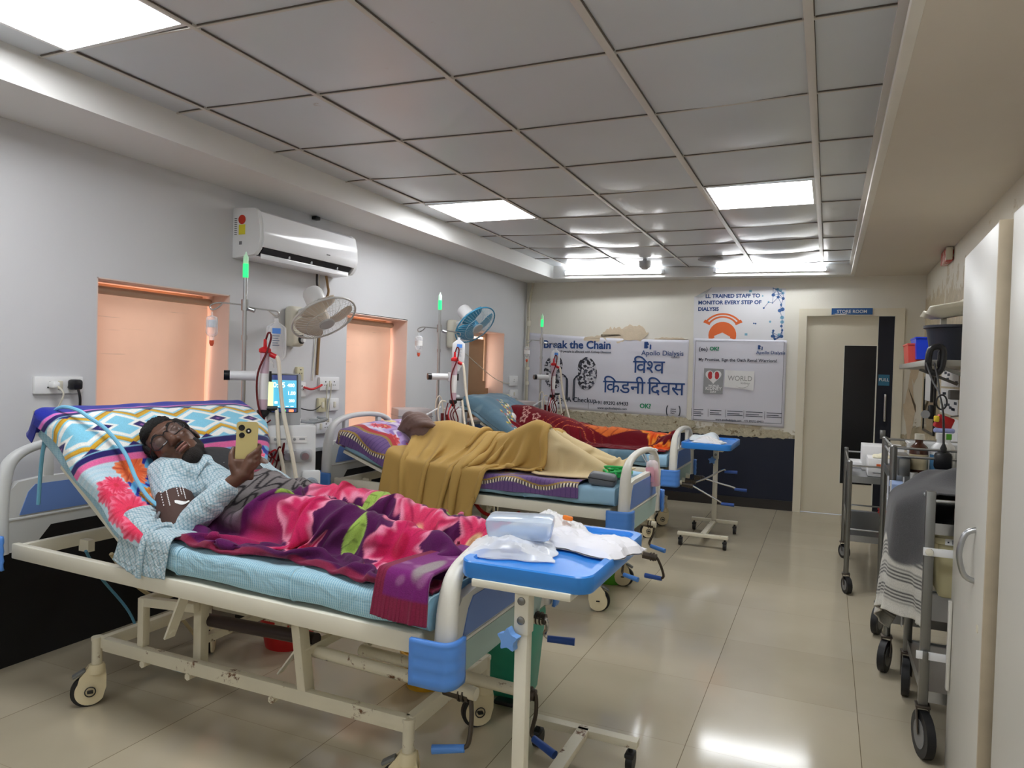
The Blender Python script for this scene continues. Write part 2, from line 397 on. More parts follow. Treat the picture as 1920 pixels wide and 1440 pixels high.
# crumbling plaster ledge between the banners and the navy dado, and the bare patches above the banner
rs=random.Random(4)
def ragged(b,x0,x1,z0,z1,d,n=40,amp=.03,mi=0):
    top=[];bot=[]
    for i in range(n+1):
        x=x0+(x1-x0)*i/n; e=min(1,min(i,n-i)/4)
        top.append((x,z1-(1-e)*(z1-z0)*.5+rs.uniform(-amp,amp))); bot.append((x,z0+(1-e)*(z1-z0)*.5+rs.uniform(-amp,amp)*.6))
    poly=bot+top[::-1]; m=len(poly)
    vs=[(x,yb(x)-d,z) for x,z in poly]+[(x,yb(x)+.001,z) for x,z in poly]
    b.add(vs,[list(range(m)),]+[[i,(i+1)%m,m+(i+1)%m,m+i] for i in range(m)],mi)
m_plaster=P('crumbling plaster',S(188,180,156),.9,var=.35,scale=30,bump=.9,bscale=45,dirt=S(120,104,80),dthr=.58,dscale=16)
m_bare=P('bare plaster patch',S(212,196,172),.9,var=.12,scale=14,bump=.3)
b=B(); ragged(b,-3.0,-1.30,.755,.925,.02,60,.012); ragged(b,-1.36,-.30,.752,.83,.012,40,.012); b.obj('trim_4',m_plaster,kind='structure')
b=B(); ragged(b,-2.40,-2.06,1.74,1.90,.006,16,.022); ragged(b,-2.2,-1.86,1.76,1.93,.010,16,.018); ragged(b,-2.65,-2.2,1.74,1.81,.005,16,.01); ragged(b,-1.8,-1.42,1.76,1.80,.006,16,.006)
b.obj('trim_5',m_bare,kind='structure')
b=B(); ragged(b,.69,.80,.80,1.45,.005,9,.05); ragged(b,.72,.83,1.35,1.75,.004,8,.05); b.obj('trim_11',m_bare,kind='structure')
# right wall, wall behind the camera
B().bx(XR,XR+.25,YF,9.2,0,ZC+.1).obj('wall_right',mw_right,kind='structure')
B().bx(XL-.3,XR+.3,YF-.2,YF,0,ZC+.1).obj('wall_front',mw_left,kind='structure')
# soffits round the tiled ceiling
SXL,SXR=-2.88,.205
def sback(x): return 7.58+(x-SXL)*.09
b=B(); b.bx(XL,SXL,YF,8.3,ZS,ZC+.05); b.obj('trim_6',m_soffit,kind='structure')
b=B(); b.bx(SXR,XR,YF,8.3,ZS,ZC+.05); b.obj('trim_7',m_soffit_r,kind='structure')
b=B(); b.add([(SXL,sback(SXL),ZS),(SXR,sback(SXR),ZS),(SXR,8.3,ZS),(SXL,8.3,ZS),(SXL,sback(SXL),ZC+.05),(SXR,sback(SXR),ZC+.05),(SXR,8.3,ZC+.05),(SXL,8.3,ZC+.05)],[[3,2,1,0],[4,5,6,7],[0,1,5,4],[1,2,6,5],[2,3,7,6],[3,0,4,7]])
b.obj('trim_8',m_soffit,kind='structure')
b=B()
for x0 in (SXR-.012,): b.bx(x0-.02,SXR+.004,YF,sback(SXR),ZS-.004,ZS+.03,.003)
b.obj('trim_9',P('flaking edge bead',S(228,224,216),.5,dirt=S(150,110,90),dthr=.7,dscale=20),kind='structure')
b=B(); b.bx(SXR-.05,SXR,YF,sback(SXR),ZC-.02,ZC+.0); b.obj('trim_10',m_soffit,kind='structure')
# suspended ceiling
GX,GY,GP=-2.699,1.826,.651
def ceil_z(x):
    return ZC-.008+np.interp((x-GX)/GP,[-.3,0,1,2,3,4,5],[.03,.030,.010,-.008,-.009,0,0])
def tile_sag(i,j):
    r=random.Random(i*31+j*7+3)
    base=.004+.010*r.random()
    if j>=3: base+=.0035*(j-2)*(.6+.6*r.random())
    return min(base,.028)
PANELS=[(0,-1),(0,4),(3,4),(3,-1),(0,-6),(3,-6)]
m_tile=P('pale grey ceiling tile',S(204,210,216),.30,var=.05,scale=2.5,dirt=S(164,150,142),dthr=.69,dscale=6)
m_tile.node_tree.nodes['Principled BSDF'].inputs['Specular IOR Level'].default_value=.6
b=B()
for j in range(-8,10):
    for i in range(-1,5):
        if (i,j) in PANELS: continue
        x0,x1=GX+i*GP,GX+(i+1)*GP; y0,y1=GY+j*GP,GY+(j+1)*GP
        x0=max(x0,SXL);x1=min(x1,SXR);y0=max(y0,YF)
        if x1-x0<.02 or y1-y0<.02: continue
        n=7;sg=tile_sag(i,j);ph=random.Random(i*17+j).uniform(-.2,.2)
        if x1-x0<.3: sg*=.3
        G=np.zeros((n,n,3))
        for a in range(n):
            for c in range(n):
                u=a/(n-1);v=c/(n-1);x=x0+(x1-x0)*u;y=y0+(y1-y0)*v
                d=sg*(1-(2*u-1)**2)*(1-abs(2*v-1-ph*.8)**2.2*.9 if abs(2*v-1-ph*.8)<1 else .1)
                G[a,c]=(x,y,ceil_z(x)+.006-max(0,d))
        b.grid(G,flip=True)
b.bx(XL,XR,YF,8.3,ZC+.09,ZC+.12)
ceil=b.obj('ceiling',m_tile,ang=60,kind='structure')
b=B()
for i in range(0,5):
    x=GX+i*GP; wd=.015 if i in (3,4) else .0095
    b.bx(x-wd,x+wd,YF,GY+8.9*GP,ceil_z(x)-.004,ceil_z(x)+.02,.001)
for j in range(-7,10):
    y=GY+j*GP
    for i in range(-1,5):
        xa=max(GX+i*GP,SXL);xb=min(GX+(i+1)*GP,SXR)
        if xb-xa<.03: continue
        b.bar((xa,y,ceil_z(xa)+.006),(xb,y,ceil_z(xb)+.006),.009,.015)
b.obj('ceiling_grid',P('grid tee bars',S(204,200,194),.5,var=.05,dirt=S(140,124,108),dthr=.68,dscale=10),kind='structure')
# thin dark strips stand in for the shade between tiles and bars
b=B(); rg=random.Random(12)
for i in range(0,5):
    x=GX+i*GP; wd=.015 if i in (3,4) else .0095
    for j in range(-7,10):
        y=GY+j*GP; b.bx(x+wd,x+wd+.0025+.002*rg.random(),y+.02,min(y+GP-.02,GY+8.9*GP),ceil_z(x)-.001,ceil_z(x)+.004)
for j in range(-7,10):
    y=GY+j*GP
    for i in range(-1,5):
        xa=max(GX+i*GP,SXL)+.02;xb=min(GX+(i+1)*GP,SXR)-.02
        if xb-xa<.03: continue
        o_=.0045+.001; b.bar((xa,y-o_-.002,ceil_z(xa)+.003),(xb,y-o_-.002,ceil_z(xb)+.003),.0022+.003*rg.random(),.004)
b.obj('ceiling_gap_shade',P('painted gap shade',S(96,88,82),.8),kind='structure')
# lamps in the ceiling
m_panel=EM('lit diffuser',(.965,.98,1,1),PANEL_W)
PL={(0,-1):'square white LED ceiling panel nearest the camera over the first bed',(0,4):'square LED ceiling panel on the window side toward the back',(3,4):'square LED ceiling panel on the aisle side toward the store room'}
for (i,j) in PANELS:
    x0,x1=GX+i*GP,GX+(i+1)*GP;y0,y1=GY+j*GP,GY+(j+1)*GP;zc=(ceil_z(x0)+ceil_z(x1))/2
    t=thing('ceiling_light',PL.get((i,j),'square LED ceiling panel above and behind the camera'),'ceiling light',((x0+x1)/2,(y0+y1)/2,zc),'square ceiling light panels')
    B().bx(x0+.026,x1-.026,y0+.026,y1-.026,zc-.004,zc+.006,.002).obj('diffuser',m_panel,t)
    f=B()
    for (a,c,d,e) in ((x0+.013,x1-.013,y0+.013,y0+.03),(x0+.013,x1-.013,y1-.03,y1-.013),(x0+.013,x0+.03,y0+.03,y1-.03),(x1-.03,x1-.013,y0+.03,y1-.03)):
        f.bx(a,c,d,e,zc-.006,zc+.03)
    f.obj('frame',m_white,t)
m_tube=EM('lit tube',(.97,.99,1,1),TUBE_W)
for k,(xa,xb,lab) in enumerate(((-2.74,-1.64,'fluorescent tube batten in the ceiling recess above the kidney banner'),(-1.13,-.03,'fluorescent tube batten in the ceiling recess toward the store room'))):
    ya,y2=sback(xa)-.05,sback(xb)-.05
    t=thing('tube_light',lab,'tube light',((xa+xb)/2,(ya+y2)/2,2.5))
    B().bar((xa,ya+.028,2.488),(xb,y2+.028,2.488),.04,.038,.004).obj('batten',m_white,t)
    B().cyl((xa+.03,ya-.008,2.486),(xb-.03,y2-.008,2.486),.014,seg=12).obj('tube',m_tube,t)
    for xc,yc in ((xa+.012,ya),(xb-.012,y2)): e=B(); e.box((xc,yc-.004,2.487),(.03,.045,.045),.004); e.obj('end_cap',m_white,t)
# small ceiling fittings
t=thing('smoke_detector','white smoke detector hanging under the ceiling tiles near the back','smoke detector',(-1.72,7.1,2.5))
B().lathe([(.0,-.05),(.03,-.05),(.04,-.035),(.055,-.03),(.06,-.01),(.06,.03),(.02,.03),(.02,.09)],Matrix.Translation((-1.72,7.1,2.49))).obj('body',m_grey_pl,t)
o=B().lathe([(.0,0),(.10,0),(.12,.008),(.12,.03)],Matrix.Translation((-1.08,7.12,2.508)),mi=0).obj('ceiling_speaker',P('grey grille',S(150,150,150),.5)); tag(o,'round grey speaker grille set in a ceiling tile above the banners','speaker')
# windows: timber frame, glass, peach roller blind glowing with daylight
def blind_mat(name,col,e):
    m,nt,b=nodes(name);N=nt.nodes.new;L=nt.links.new
    tc=N('ShaderNodeTexCoord');no=N('ShaderNodeTexNoise');no.inputs['Scale'].default_value=2.6;no.inputs['Detail'].default_value=8;L(tc.outputs['Object'],no.inputs['Vector'])
    mp=N('ShaderNodeMapping');mp.inputs['Scale'].default_value=(1,1,26);L(tc.outputs['Object'],mp.inputs[0])
    n2=N('ShaderNodeTexNoise');n2.inputs['Scale'].default_value=2;n2.inputs['Detail'].default_value=4;L(mp.outputs[0],n2.inputs['Vector'])
    rp=N('ShaderNodeValToRGB');rp.color_ramp.elements[0].position=.68;rp.color_ramp.elements[1].position=.73;L(n2.outputs['Fac'],rp.inputs[0])
    mx=N('ShaderNodeMix');mx.data_type='RGBA';c=Vector(col[:3]);mx.inputs[6].default_value=(*(c*.86),1);mx.inputs[7].default_value=(*[min(1,v*1.12) for v in c],1);L(no.outputs['Fac'],mx.inputs[0])
    m2=N('ShaderNodeMix');m2.data_type='RGBA';L(rp.outputs[0],m2.inputs[0]);L(mx.outputs[2],m2.inputs[6]);m2.inputs[7].default_value=(*(c*.7),1)
    L(m2.outputs[2],b.inputs['Base Color']);L(m2.outputs[2],b.inputs['Emission Color']);b.inputs['Emission Strength'].default_value=e;b.inputs['Roughness'].default_value=.8
    return m
m_blind=blind_mat('peach roller blind',S(232,188,162),BLIND_W)
m_brownb=P('brown board',S(150,116,84),.7,var=.1)
m_reveal=P('peach-tinted reveal plaster',S(226,204,194),.7,var=.04)
m_wframe=P('window frame',S(200,176,150),.5)
m_glass=EM('bright day behind glass',(1,.80,.66,1),1.1)
for k,(y0,y1,z0,z1) in enumerate(WIN):
    xw=XL-.17
    root=thing('window_%d'%(k+1),['window nearest the camera with a peach blind','middle window between the fans with a peach blind','far window partly boarded in brown'][k],'window',(xw,(y0+y1)/2,z0)); root['kind']='structure'
    f=B(); 
    for (a,c,d,e) in ((y0,y0+.05,z0,z1),(y1-.05,y1,z0,z1),(y0+.05,y1-.05,z0,z0+.05),(y0+.05,y1-.05,z1-.05,z1)): f.bx(xw-.10,xw-.05,a,c,d,e,.004)
    f.obj('window_frame',m_wframe,root)
    B().bx(xw-.085,xw-.075,y0+.05,y1-.05,z0+.05,z1-.05).obj('pane',m_glass,root)
    f=B()
    f.bx(XL-.28,XL-.001,y0,y0+.006,z0,z1);f.bx(XL-.28,XL-.001,y1-.006,y1,z0,z1);f.bx(XL-.28,XL-.001,y0,y1,z1-.006,z1);f.bx(XL-.28,XL-.001,y0,y1,z0,z0+.006)
    f.obj('reveal',m_reveal,root)
    if k<2:
        n=30;G=np.zeros((2,n,3))
        top=z1-.055
        for a in range(2):
            for c in range(n):
                v=c/(n-1); yy=(y0+.02) if a==0 else (y1-.025-.012*math.sin(v*7)*v-.02*v)
                G[a,c]=(xw+.012*math.sin(v*PI*2.2)*(a-.3)+.01,yy,top-(top-z0-.01)*v)
        s_=B().grid(G); o=s_.obj('blind',m_blind,root); sol=o.modifiers.new('t','SOLIDIFY'); sol.thickness=.002
        B().cyl((xw+.012,y0+.012,z1-.045),(xw+.012,y1-.012,z1-.045),.022,seg=14).obj('roller',P('roller tube',S(196,170,146),.5),root)
    else:
        B().bx(xw-.02,xw,y0,y1-.17,z0,z1-.08,.003).obj('board',m_brownb,root)
        f=B(); f.bx(xw-.018,xw-.006,y1-.16,y1-.02,z0,z0+.32); f.bx(xw-.018,xw-.006,y1-.16,y1-.10,z0+.32,z0+.40); f.obj('board',m_brownb,root)
# store room door
root=thing('door_1','cream store room door','door',(.2,yb(.2),0)); root['kind']='structure'
m_doorf=P('cream door frame',S(226,219,200),.5,var=.05,dirt=S(150,132,104),dthr=.7)
m_door=P('cream laminate door',S(222,215,196),.45,var=.05,scale=2,dirt=S(160,144,116),dthr=.74)
m_dark=P('dark tinted glass',S(20,21,24),.25)
m_dnavy=P('navy door panel',S(12,16,34),.35)
f=B(); backbox(f,-.295,DX0+.005,0,2.11,-.02,.03); backbox(f,DX1-.02,.675,0,2.11,-.02,.03); backbox(f,DX0+.005,DX1-.02,2.035,2.11,-.02,.03); f.obj('door_frame',m_doorf,root)
f=B(); backbox(f,DX0+.006,.447,.006,2.034,-.05,-.015); f.obj('door_leaf',m_door,root)
f=B(); backbox(f,.145,.437,.33,1.735,-.015,-.010); f.obj('dark_panel',m_dark,root)
f=B(); backbox(f,.437,.449,.006,1.74,-.014,-.006); backbox(f,.139,.145,.33,1.741,-.014,-.006); backbox(f,.139,.449,1.735,1.741,-.014,-.006); f.obj('panel_beading',m_board_d,root)
f=B(); backbox(f,.449,DX1-.02,.0,2.034,-.06,-.02); f.obj('navy_leaf',m_dnavy,root)
hx=.525; hy=yb(hx)-.0
B().tube([(hx,hy+.02,.98),(hx,hy-.045,.99),(hx,hy-.05,1.02),(hx,hy-.05,1.22),(hx,hy-.045,1.25),(hx,hy+.02,1.26)],.011,10,sm=3).obj('handle',m_chrome,root)
o=B().box((.52,yb(.52)+.012,.85),(.05,.01,.09),.003).obj('lock_plate',m_steel_d,root)
sg=thing('pull_sticker','small blue PULL sticker on the navy door panel','sticker',(.52,yb(.52)-.0,1.39))
f=B(); backbox(f,.462,.562,1.34,1.45,-.020,-.016,); f.obj('plate',P('teal blue sticker',S(48,110,140),.4),sg)
f=B(); text(f,'PULL',.042,frame((.512,yb(.5)+.0135,1.385),(1,.035,0),(0,0,1)),align='CENTER',bold=.0006); f.obj('lettering',m_white,sg)
sg=thing('store_room_sign','blue STORE ROOM sign fixed over the door','sign',(.2,yb(.2)-.03,2.07))
f=B(); backbox(f,.01,.385,2.048,2.112,.031,.037); f.obj('plate',P('sign blue',S(38,90,150),.4),sg)
f=B(); text(f,'STORE ROOM',.044,frame((.198,yb(.198)-.0378,2.064),(1,.035,0),(0,0,1)),align='CENTER',bold=.0007); f.obj('lettering',m_white,sg)
f=B(); ragged(f,.03,.17,2.046,2.058,.038,14,.004); f.obj('torn_paint',m_white,sg)
# conduit in the back corner
t=thing('conduit_pipe','pale conduit pipe running down the back corner','pipe',(XL+.06,yb(XL)-.07,0))
px_,py_=XL+.055,yb(XL)-.06
f=B(); f.tube([(px_,py_,1.0),(px_,py_,2.1),(px_+.005,py_,2.2),(px_+.05,py_-.01,ZS-.01)],.017,10,sm=3); f.obj('pipe',P('cream conduit',S(196,190,172),.5,dirt=S(140,120,96),dthr=.6),t)
f=B(); f.cyl((px_,py_,1.92),(px_,py_,1.98),.026); f.cyl((px_,py_,1.40),(px_,py_,1.43),.03); f.cyl((px_,py_,1.22),(px_,py_,1.26),.026); f.obj('collar',m_offwhite,t)
# ================================================================ THINGS ON THE WALLS
# air conditioner
t=thing('air_conditioner','white split air conditioner high on the window wall','air conditioner',(XL,3.76,2.03))
y0,y1=3.28,4.245
prof=[(XL+.005,2.325),(XL+.165,2.318),(XL+.192,2.30),(XL+.215,2.22),(XL+.222,2.145),(XL+.214,2.096),(XL+.208,2.090),(XL+.14,2.115),(XL+.12,2.07),(XL+.165,2.038),(XL+.15,2.030),(XL+.03,2.028),(XL+.005,2.028)]
f=B(); f.prism([(-y,z) for (y,z) in []] or [(p[0],p[1]) for p in prof],0,y1-y0-.06,frame((0,y1-.03,0),(1,0,0),(0,0,1)))
m_ac=P('glossy white shell',S(236,238,242),.12,var=.01)
f.obj('body',m_ac,t)
for ya,yc in ((y0,y0+.032),(y1-.032,y1)):
    pr=[(XL+.002,2.328),(XL+.168,2.320),(XL+.19,2.303),(XL+.21,2.22),(XL+.216,2.14),(XL+.205,2.08),(XL+.175,2.045),(XL+.03,2.028),(XL+.002,2.028)]
    f=B(); f.prism(pr,0,yc-ya,frame((0,yc,0),(1,0,0),(0,0,1))); f.obj('end_cap',P('white end cap',S(226,228,230),.3),t)
f=B(); f.add([(XL+.203,y0+.05,2.088),(XL+.163,y0+.05,2.044),(XL+.163,y1-.05,2.044),(XL+.203,y1-.05,2.088),(XL+.15,y0+.05,2.110),(XL+.13,y0+.05,2.07),(XL+.13,y1-.05,2.07),(XL+.15,y1-.05,2.110)],[[0,1,2,3],[7,6,5,4],[0,4,5,1],[1,5,6,2],[2,6,7,3],[3,7,4,0]])
f.obj('air_outlet',m_black_pl,t)
f=B(); f.bar((XL+.178,y0+.05,2.040),(XL+.178,y1-.06,2.040),.004,.03,.001); f.obj('louvre',m_ac,t)
for q in (.3,.52,.8):
    f=B(); f.box((XL+.184,y0+q*(y1-y0),2.066),(.012,.012,.018),.002); f.obj('louvre_pivot',m_grey_pl,t)
f=B(); f.lathe([(0,0),(.028,0),(.028,.0015)],frame((XL+.075,y0-.0015,2.255),(1,0,0),(0,0,1))); f.obj('energy_badge',P('red badge',S(200,60,40),.5),t)
f=B(); f.bx(XL+.05,XL+.10,y0-.002,y0,2.165,2.225); f.obj('energy_label',P('yellow label',S(226,214,60),.5),t)
f=B(); 
for i in range(9): f.bx(XL+.015,XL+.034,y0-.0015,y0,2.165+i*.012,2.170+i*.012)
f.bx(XL+.055,XL+.075,y0-.002,y0,2.105,2.125)
f.obj('printed_label',P('grey print',S(110,112,116),.6),t)
f=B(); f.box((XL+.2215,y0+.63,2.135),(.002,.035,.008)); f.obj('logo',P('grey logo',S(90,92,96),.5),t)
o=B().tube([(XL+.03,4.03,2.03),(XL+.03,4.035,1.95),(XL+.05,4.05,1.90),(XL+.03,4.06,1.86)],.007,8,sm=5).obj('drain_hose',P('dark drain hose',S(54,50,48),.6)); tag(o,'dark drain hose hanging below the air conditioner','hose')
o=B().tube([(XL+.03,4.13,2.03),(XL+.03,4.15,1.96),(XL+.035,4.15,1.90),(XL+.01,4.11,1.76),(XL+.01,4.08,1.32)],.009,8,sm=5).obj('refrigerant_pipe',P('tan pipe wrap',S(150,120,84),.7)); tag(o,'tan wrapped pipe running down from the air conditioner','pipe')
o=B().tube([(XL+.02,4.07,2.03),(XL+.02,4.06,1.8),(XL+.008,4.05,1.5),(XL+.01,4.03,1.28)],.004,6,sm=6).obj('cable',m_offwhite); tag(o,'thin white cable running down behind the white fan','cable')
o=B().box((XL+.02,4.02,ZS-.02),(.04,.05,.025),.006).obj('cable_clip',m_black_pl); tag(o,'small black clip at the soffit over the air conditioner','clip')
# wall fans
def fan(cy,cz,mount,blade_m,lab,rim_m,n):
    c=Vector((-2.9,cy,cz)); n=Vector(n).normalized()
    t=thing('wall_fan',lab,'fan',(XL,mount[0],mount[1]),'wall fans')
    my,mz=mount
    f=B(); f.box((XL+.045,my,mz),(.085,.13,.27),.03,seg=3); f.obj('wall_bracket',m_offwhite,t)
    k=B(); k.cyl((XL+.085,my+.02,mz-.085),(XL+.094,my+.02,mz-.085),.030,seg=16); ring=k.obj('dial_ring',m_black_pl,t)
    k=B(); k.cyl((XL+.09,my+.02,mz-.09),(XL+.115,my+.02,mz-.09),.015,seg=14); k.obj('dial',m_white,ring)
    x=Vector((0,0,1)); x=(x-n*x.dot(n)).normalized(); y=n.cross(x)
    M=Matrix((x,y,n)).transposed().to_4x4(); M.translation=c
    f=B(); f.lathe([(.0,-.225),(.055,-.22),(.064,-.20),(.066,-.11),(.05,-.085),(.02,-.08)],M,20); f.obj('motor_housing',m_white,t)
    mb=c-n*.17
    f=B(); f.tube([(XL+.07,my,mz+.09),(XL+.16,my,mz+.12),(mb.x-.02,mb.y,mb.z-.03)],.022,10,sm=5); f.obj('arm',m_white,t)
    R=.205
    def cage(sgn,dep):
        f=B()
        for k in range(44):
            a=2*PI*k/44; pts=[]
            for i in range(7):
                u=i/6; r=.05+(R-.05)*u; pts.append(M@Vector((r*math.cos(a+.25*u*sgn),r*math.sin(a+.25*u*sgn),sgn*dep*(1-u**2.6)+.0)))
            f.tube(pts,.0011,4)
        for rr in (.05,.13,R):
            u=(rr-.05)/(R-.05); z=sgn*dep*(1-u**2.6)
            f.tube([M@Vector((rr*math.cos(2*PI*i/40),rr*math.sin(2*PI*i/40),z)) for i in range(40)],.0016,5,closed=True)
        return f
    cage(1,.05).obj('front_cage',rim_m,t); cage(-1,.075).obj('rear_cage',rim_m,t)
    f=B(); f.tube([M@Vector((R*math.cos(2*PI*i/48),R*math.sin(2*PI*i/48),0)) for i in range(48)],.0065,8,closed=True); f.obj('rim',blade_m if rim_m is not m_cagew else rim_m,t)
    f=B(); f.lathe([(0,.052),(.045,.052),(.05,.046),(.05,.04)],M,20); f.obj('badge',m_grey_pl,t)
    f=B(); f.lathe([(0,.03),(.03,.028),(.036,.01),(.036,-.06)],M,16); f.obj('hub',blade_m,t)
    for k in range(3):
        G=np.zeros((9,9,3))
        for i in range(9):
            for j in range(9):
                u=i/8; v=j/8-.5; r=.03+.155*u; a=2*PI*k/3+.5+v*(.9+.75*math.sin(u*PI*.8))+.35*u
                p=M@Vector((r*math.cos(a),r*math.sin(a),-.015+v*.045)); G[i,j]=p
        o=B().grid(G).obj('blade',blade_m,t); s=o.modifiers.new('t','SOLIDIFY'); s.thickness=.003
    return t
m_cagew=P('pale fan wire',S(206,206,204),.35)
m_bladew=P('ivory fan blade',S(214,204,190),.4)
m_bladeb=P('blue fan blade',S(58,140,178),.35)
fan(3.62,1.685,(3.795,1.645),m_bladew,'white wall fan tilted down under the air conditioner',m_cagew,(.58,-.13,-.80))
fan(5.71,1.785,(6.00,1.72),m_bladeb,'wall fan with blue blades by the far window',P('pale blue fan wire',S(176,200,210),.35),(.72,-.20,-.68))
# switch and socket plates on the window wall
def plate(y0,y1,z0,z1,lab,holes=(),switches=(),name='socket_plate',mat=None,cat='socket'):
    t=thing(name,lab,cat,(XL,(y0+y1)/2,z0),'socket and switch plates on the window wall')
    pt=B().bx(XL,XL+.022,y0,y1,z0,z1,.004).obj('plate',mat or m_white,t)
    for (u,v) in holes:
        yy=y0+(y1-y0)*u; zz=z0+(z1-z0)*v; h=B()
        h.box((XL+.0225,yy,zz+.014),(.003,.008,.009)); h.box((XL+.0225,yy-.011,zz-.010),(.003,.006,.006)); h.box((XL+.0225,yy+.011,zz-.010),(.003,.006,.006))
        h.obj('pin_hole',m_black_pl,pt)
    for (u,v) in switches:
        yy=y0+(y1-y0)*u; zz=z0+(z1-z0)*v
        h=B().box((XL+.024,yy,zz),(.010,.022,.042),.003); h.obj('rocker_switch',m_offwhite,pt)
    return t
m_yel=P('yellowed plate',S(206,200,168),.45)
plate(2.10,2.33,1.225,1.305,'wide white socket plate with two plugs beside the near window',[(.3,.5),(.72,.5)],[(.5,.5),(.9,.5)])
plate(2.105,2.185,1.06,1.15,'small yellowed socket plate under the wide one beside the near window',[(.5,.5)],mat=m_yel)
plate(2.22,2.32,1.06,1.155,'small white blank plate behind the pillow by the near window')
t_=thing('white_plug','white two-pin plug in the wide socket plate by the near window','plug',(XL,2.17,1.27)); f=B(); f.box((XL+.045,2.172,1.268),(.045,.032,.03),.008); f.obj('body',m_white,t_); f=B(); f.tube([(XL+.07,2.172,1.262),(XL+.085,2.19,1.22),(XL+.03,2.18,1.12),(XL+.035,2.15,1.06),(XL+.02,2.14,.95)],.004,6,sm=6); f.obj('flex',m_offwhite,t_)
t_=thing('black_plug','black three-pin plug in the wide socket plate by the near window','plug',(XL,2.27,1.265)); f=B(); f.box((XL+.048,2.272,1.268),(.05,.05,.05),.012); f.obj('body',m_black_pl,t_); f=B(); f.tube([(XL+.07,2.272,1.245),(XL+.075,2.278,1.2),(XL+.055,2.29,1.12),(XL+.05,2.29,1.0)],.006,6,sm=6); f.obj('flex',m_black_pl,t_)
plate(3.86,3.925,1.28,1.375,'small aged plug plate left of the white sockets under the white fan',[(.5,.65)],mat=m_yel)
plate(3.87,3.95,1.17,1.27,'small white junction plate under the aged plug plate',[(.5,.6)])
plate(4.10,4.32,1.21,1.305,'wide white socket plate under the white fan by the middle window',[(.28,.5),(.72,.5)],[(.5,.5)])
plate(4.09,4.175,1.055,1.155,'yellowed fuse plate below the wide plate under the white fan',[],[(.5,.5)],mat=m_yel,cat='switch')
plate(4.215,4.32,1.06,1.15,'white blank switch plate beside the yellowed fuse plate',[],[(.5,.5)],cat='switch')
plate(4.075,4.245,.90,1.005,'white three-pin socket plate lowest of those beside the middle window',[(.6,.5)],[(.25,.5)])
plate(7.43,7.65,1.21,1.325,'white socket plate between the far window and the back corner, upper one',[(.5,.5)])
plate(7.44,7.66,1.065,1.165,'white socket plate between the far window and the back corner, lower one',[],[(.5,.5)])
o=B().tube([(XL+.03,3.92,1.235),(XL+.04,3.98,1.222),(XL+.035,4.04,1.228),(XL+.03,4.11,1.25)],.008,8,sm=5).obj('red_cable',m_red); tag(o,'short red cable between two socket plates under the white fan','cable')
for k,(yy,lab) in enumerate(((4.195,'white cable drop between the plates, the one nearer the window'),(4.175,'white cable drop between the plates, the one further from the window'))):
    o=B().tube([(XL+.05-.02*k,yy,1.26),(XL+.03,yy+.01-.02*k,1.16),(XL+.025,yy,1.08),(XL+.025,yy+.01,.98)],.0045,6,sm=5).obj('cable_drop',m_offwhite); tag(o,lab,'cable')
o=B().tube([(XL+.06,3.75,1.17),(XL+.05,3.85,1.10),(XL+.06,3.98,1.075),(XL+.03,4.10,1.10)],.004,6,sm=6).obj('cable',m_black_pl); tag(o,'thin dark cable looping from the dialysis screen to the fuse plate','cable')
o=B().tube([(XL+.02,6.3,1.55),(XL+.02,6.9,1.33),(XL+.012,7.25,1.25),(XL+.012,7.45,1.24)],.004,6,sm=6).obj('cable',m_offwhite); tag(o,'thin white cable sagging from the far window to the corner socket','cable')
# ---------------------------------------------------------------- banners and poster on the back wall
def bwM(x,z,d): return frame((x,yb(x)-d,z),(1,.035,0),(0,0,1))
m_ban=P('white vinyl banner',S(214,214,224),.45,var=.02,scale=3,bump=.25,bscale=7)
m_ink=P('blue banner ink',S(28,66,124),.6); m_inkd=P('dark slate ink',S(40,48,66),.6); m_inkg=P('green ink',S(40,140,100),.6); m_orange=P('orange ink',S(222,106,52),.6)
m_inkb=P('blue dot ink',S(60,96,150),.6); m_inkl=P('light blue ink',S(120,170,196),.6)
def sheet(x0,x1,zf0,zf1,d,mat,name,amp,seed,root,nx=60,nz=26):
    "hanging vinyl sheet: zf0/zf1 give lower and upper edge heights across u"
    r=random.Random(seed); ph=[r.uniform(0,6) for _ in range(6)]
    G=np.zeros((nx,nz,3))
    for i in range(nx):
        u=i/(nx-1); x=x0+(x1-x0)*u
        for j in range(nz):
            v=j/(nz-1); z=zf0(u)+(zf1(u)-zf0(u))*v
            e=amp*(.5*math.sin(9*u+5*v+ph[0])+.35*math.sin(23*u-8*v+ph[1])+.25*math.sin(14*v+6*u+ph[2]))*min(1,4*u*(1-u)+.3)
            e+=amp*1.2*math.exp(-((u-v*.12-.02)/.03)**2)*math.sin(30*v)
            G[i,j]=(x,yb(x)-d-e,z)
    o=B().grid(G,flip=False).obj(name,mat,root); s=o.modifiers.new('t','SOLIDIFY'); s.thickness=.0015; s.offset=0
    return o
D=.0105
t=thing('kidney_banner','long vinyl banner with Hindi lettering and two kidneys on the back wall','banner',(-2.36,yb(-2.36)-.01,.95))
sheet(-3.30,-1.41,lambda u:.965-.045*u-.0*u,lambda u:1.825-.07*u+.02*(2*u-1)**2,.006,m_ban,'sheet',.0035,3,t)
f=B(); text(f,'Break the Chain',.125,bwM(-3.10,1.665,D),bold=.0035); text(f,'Apollo Dialysis',.078,bwM(-1.93,1.60,D),bold=.0004)
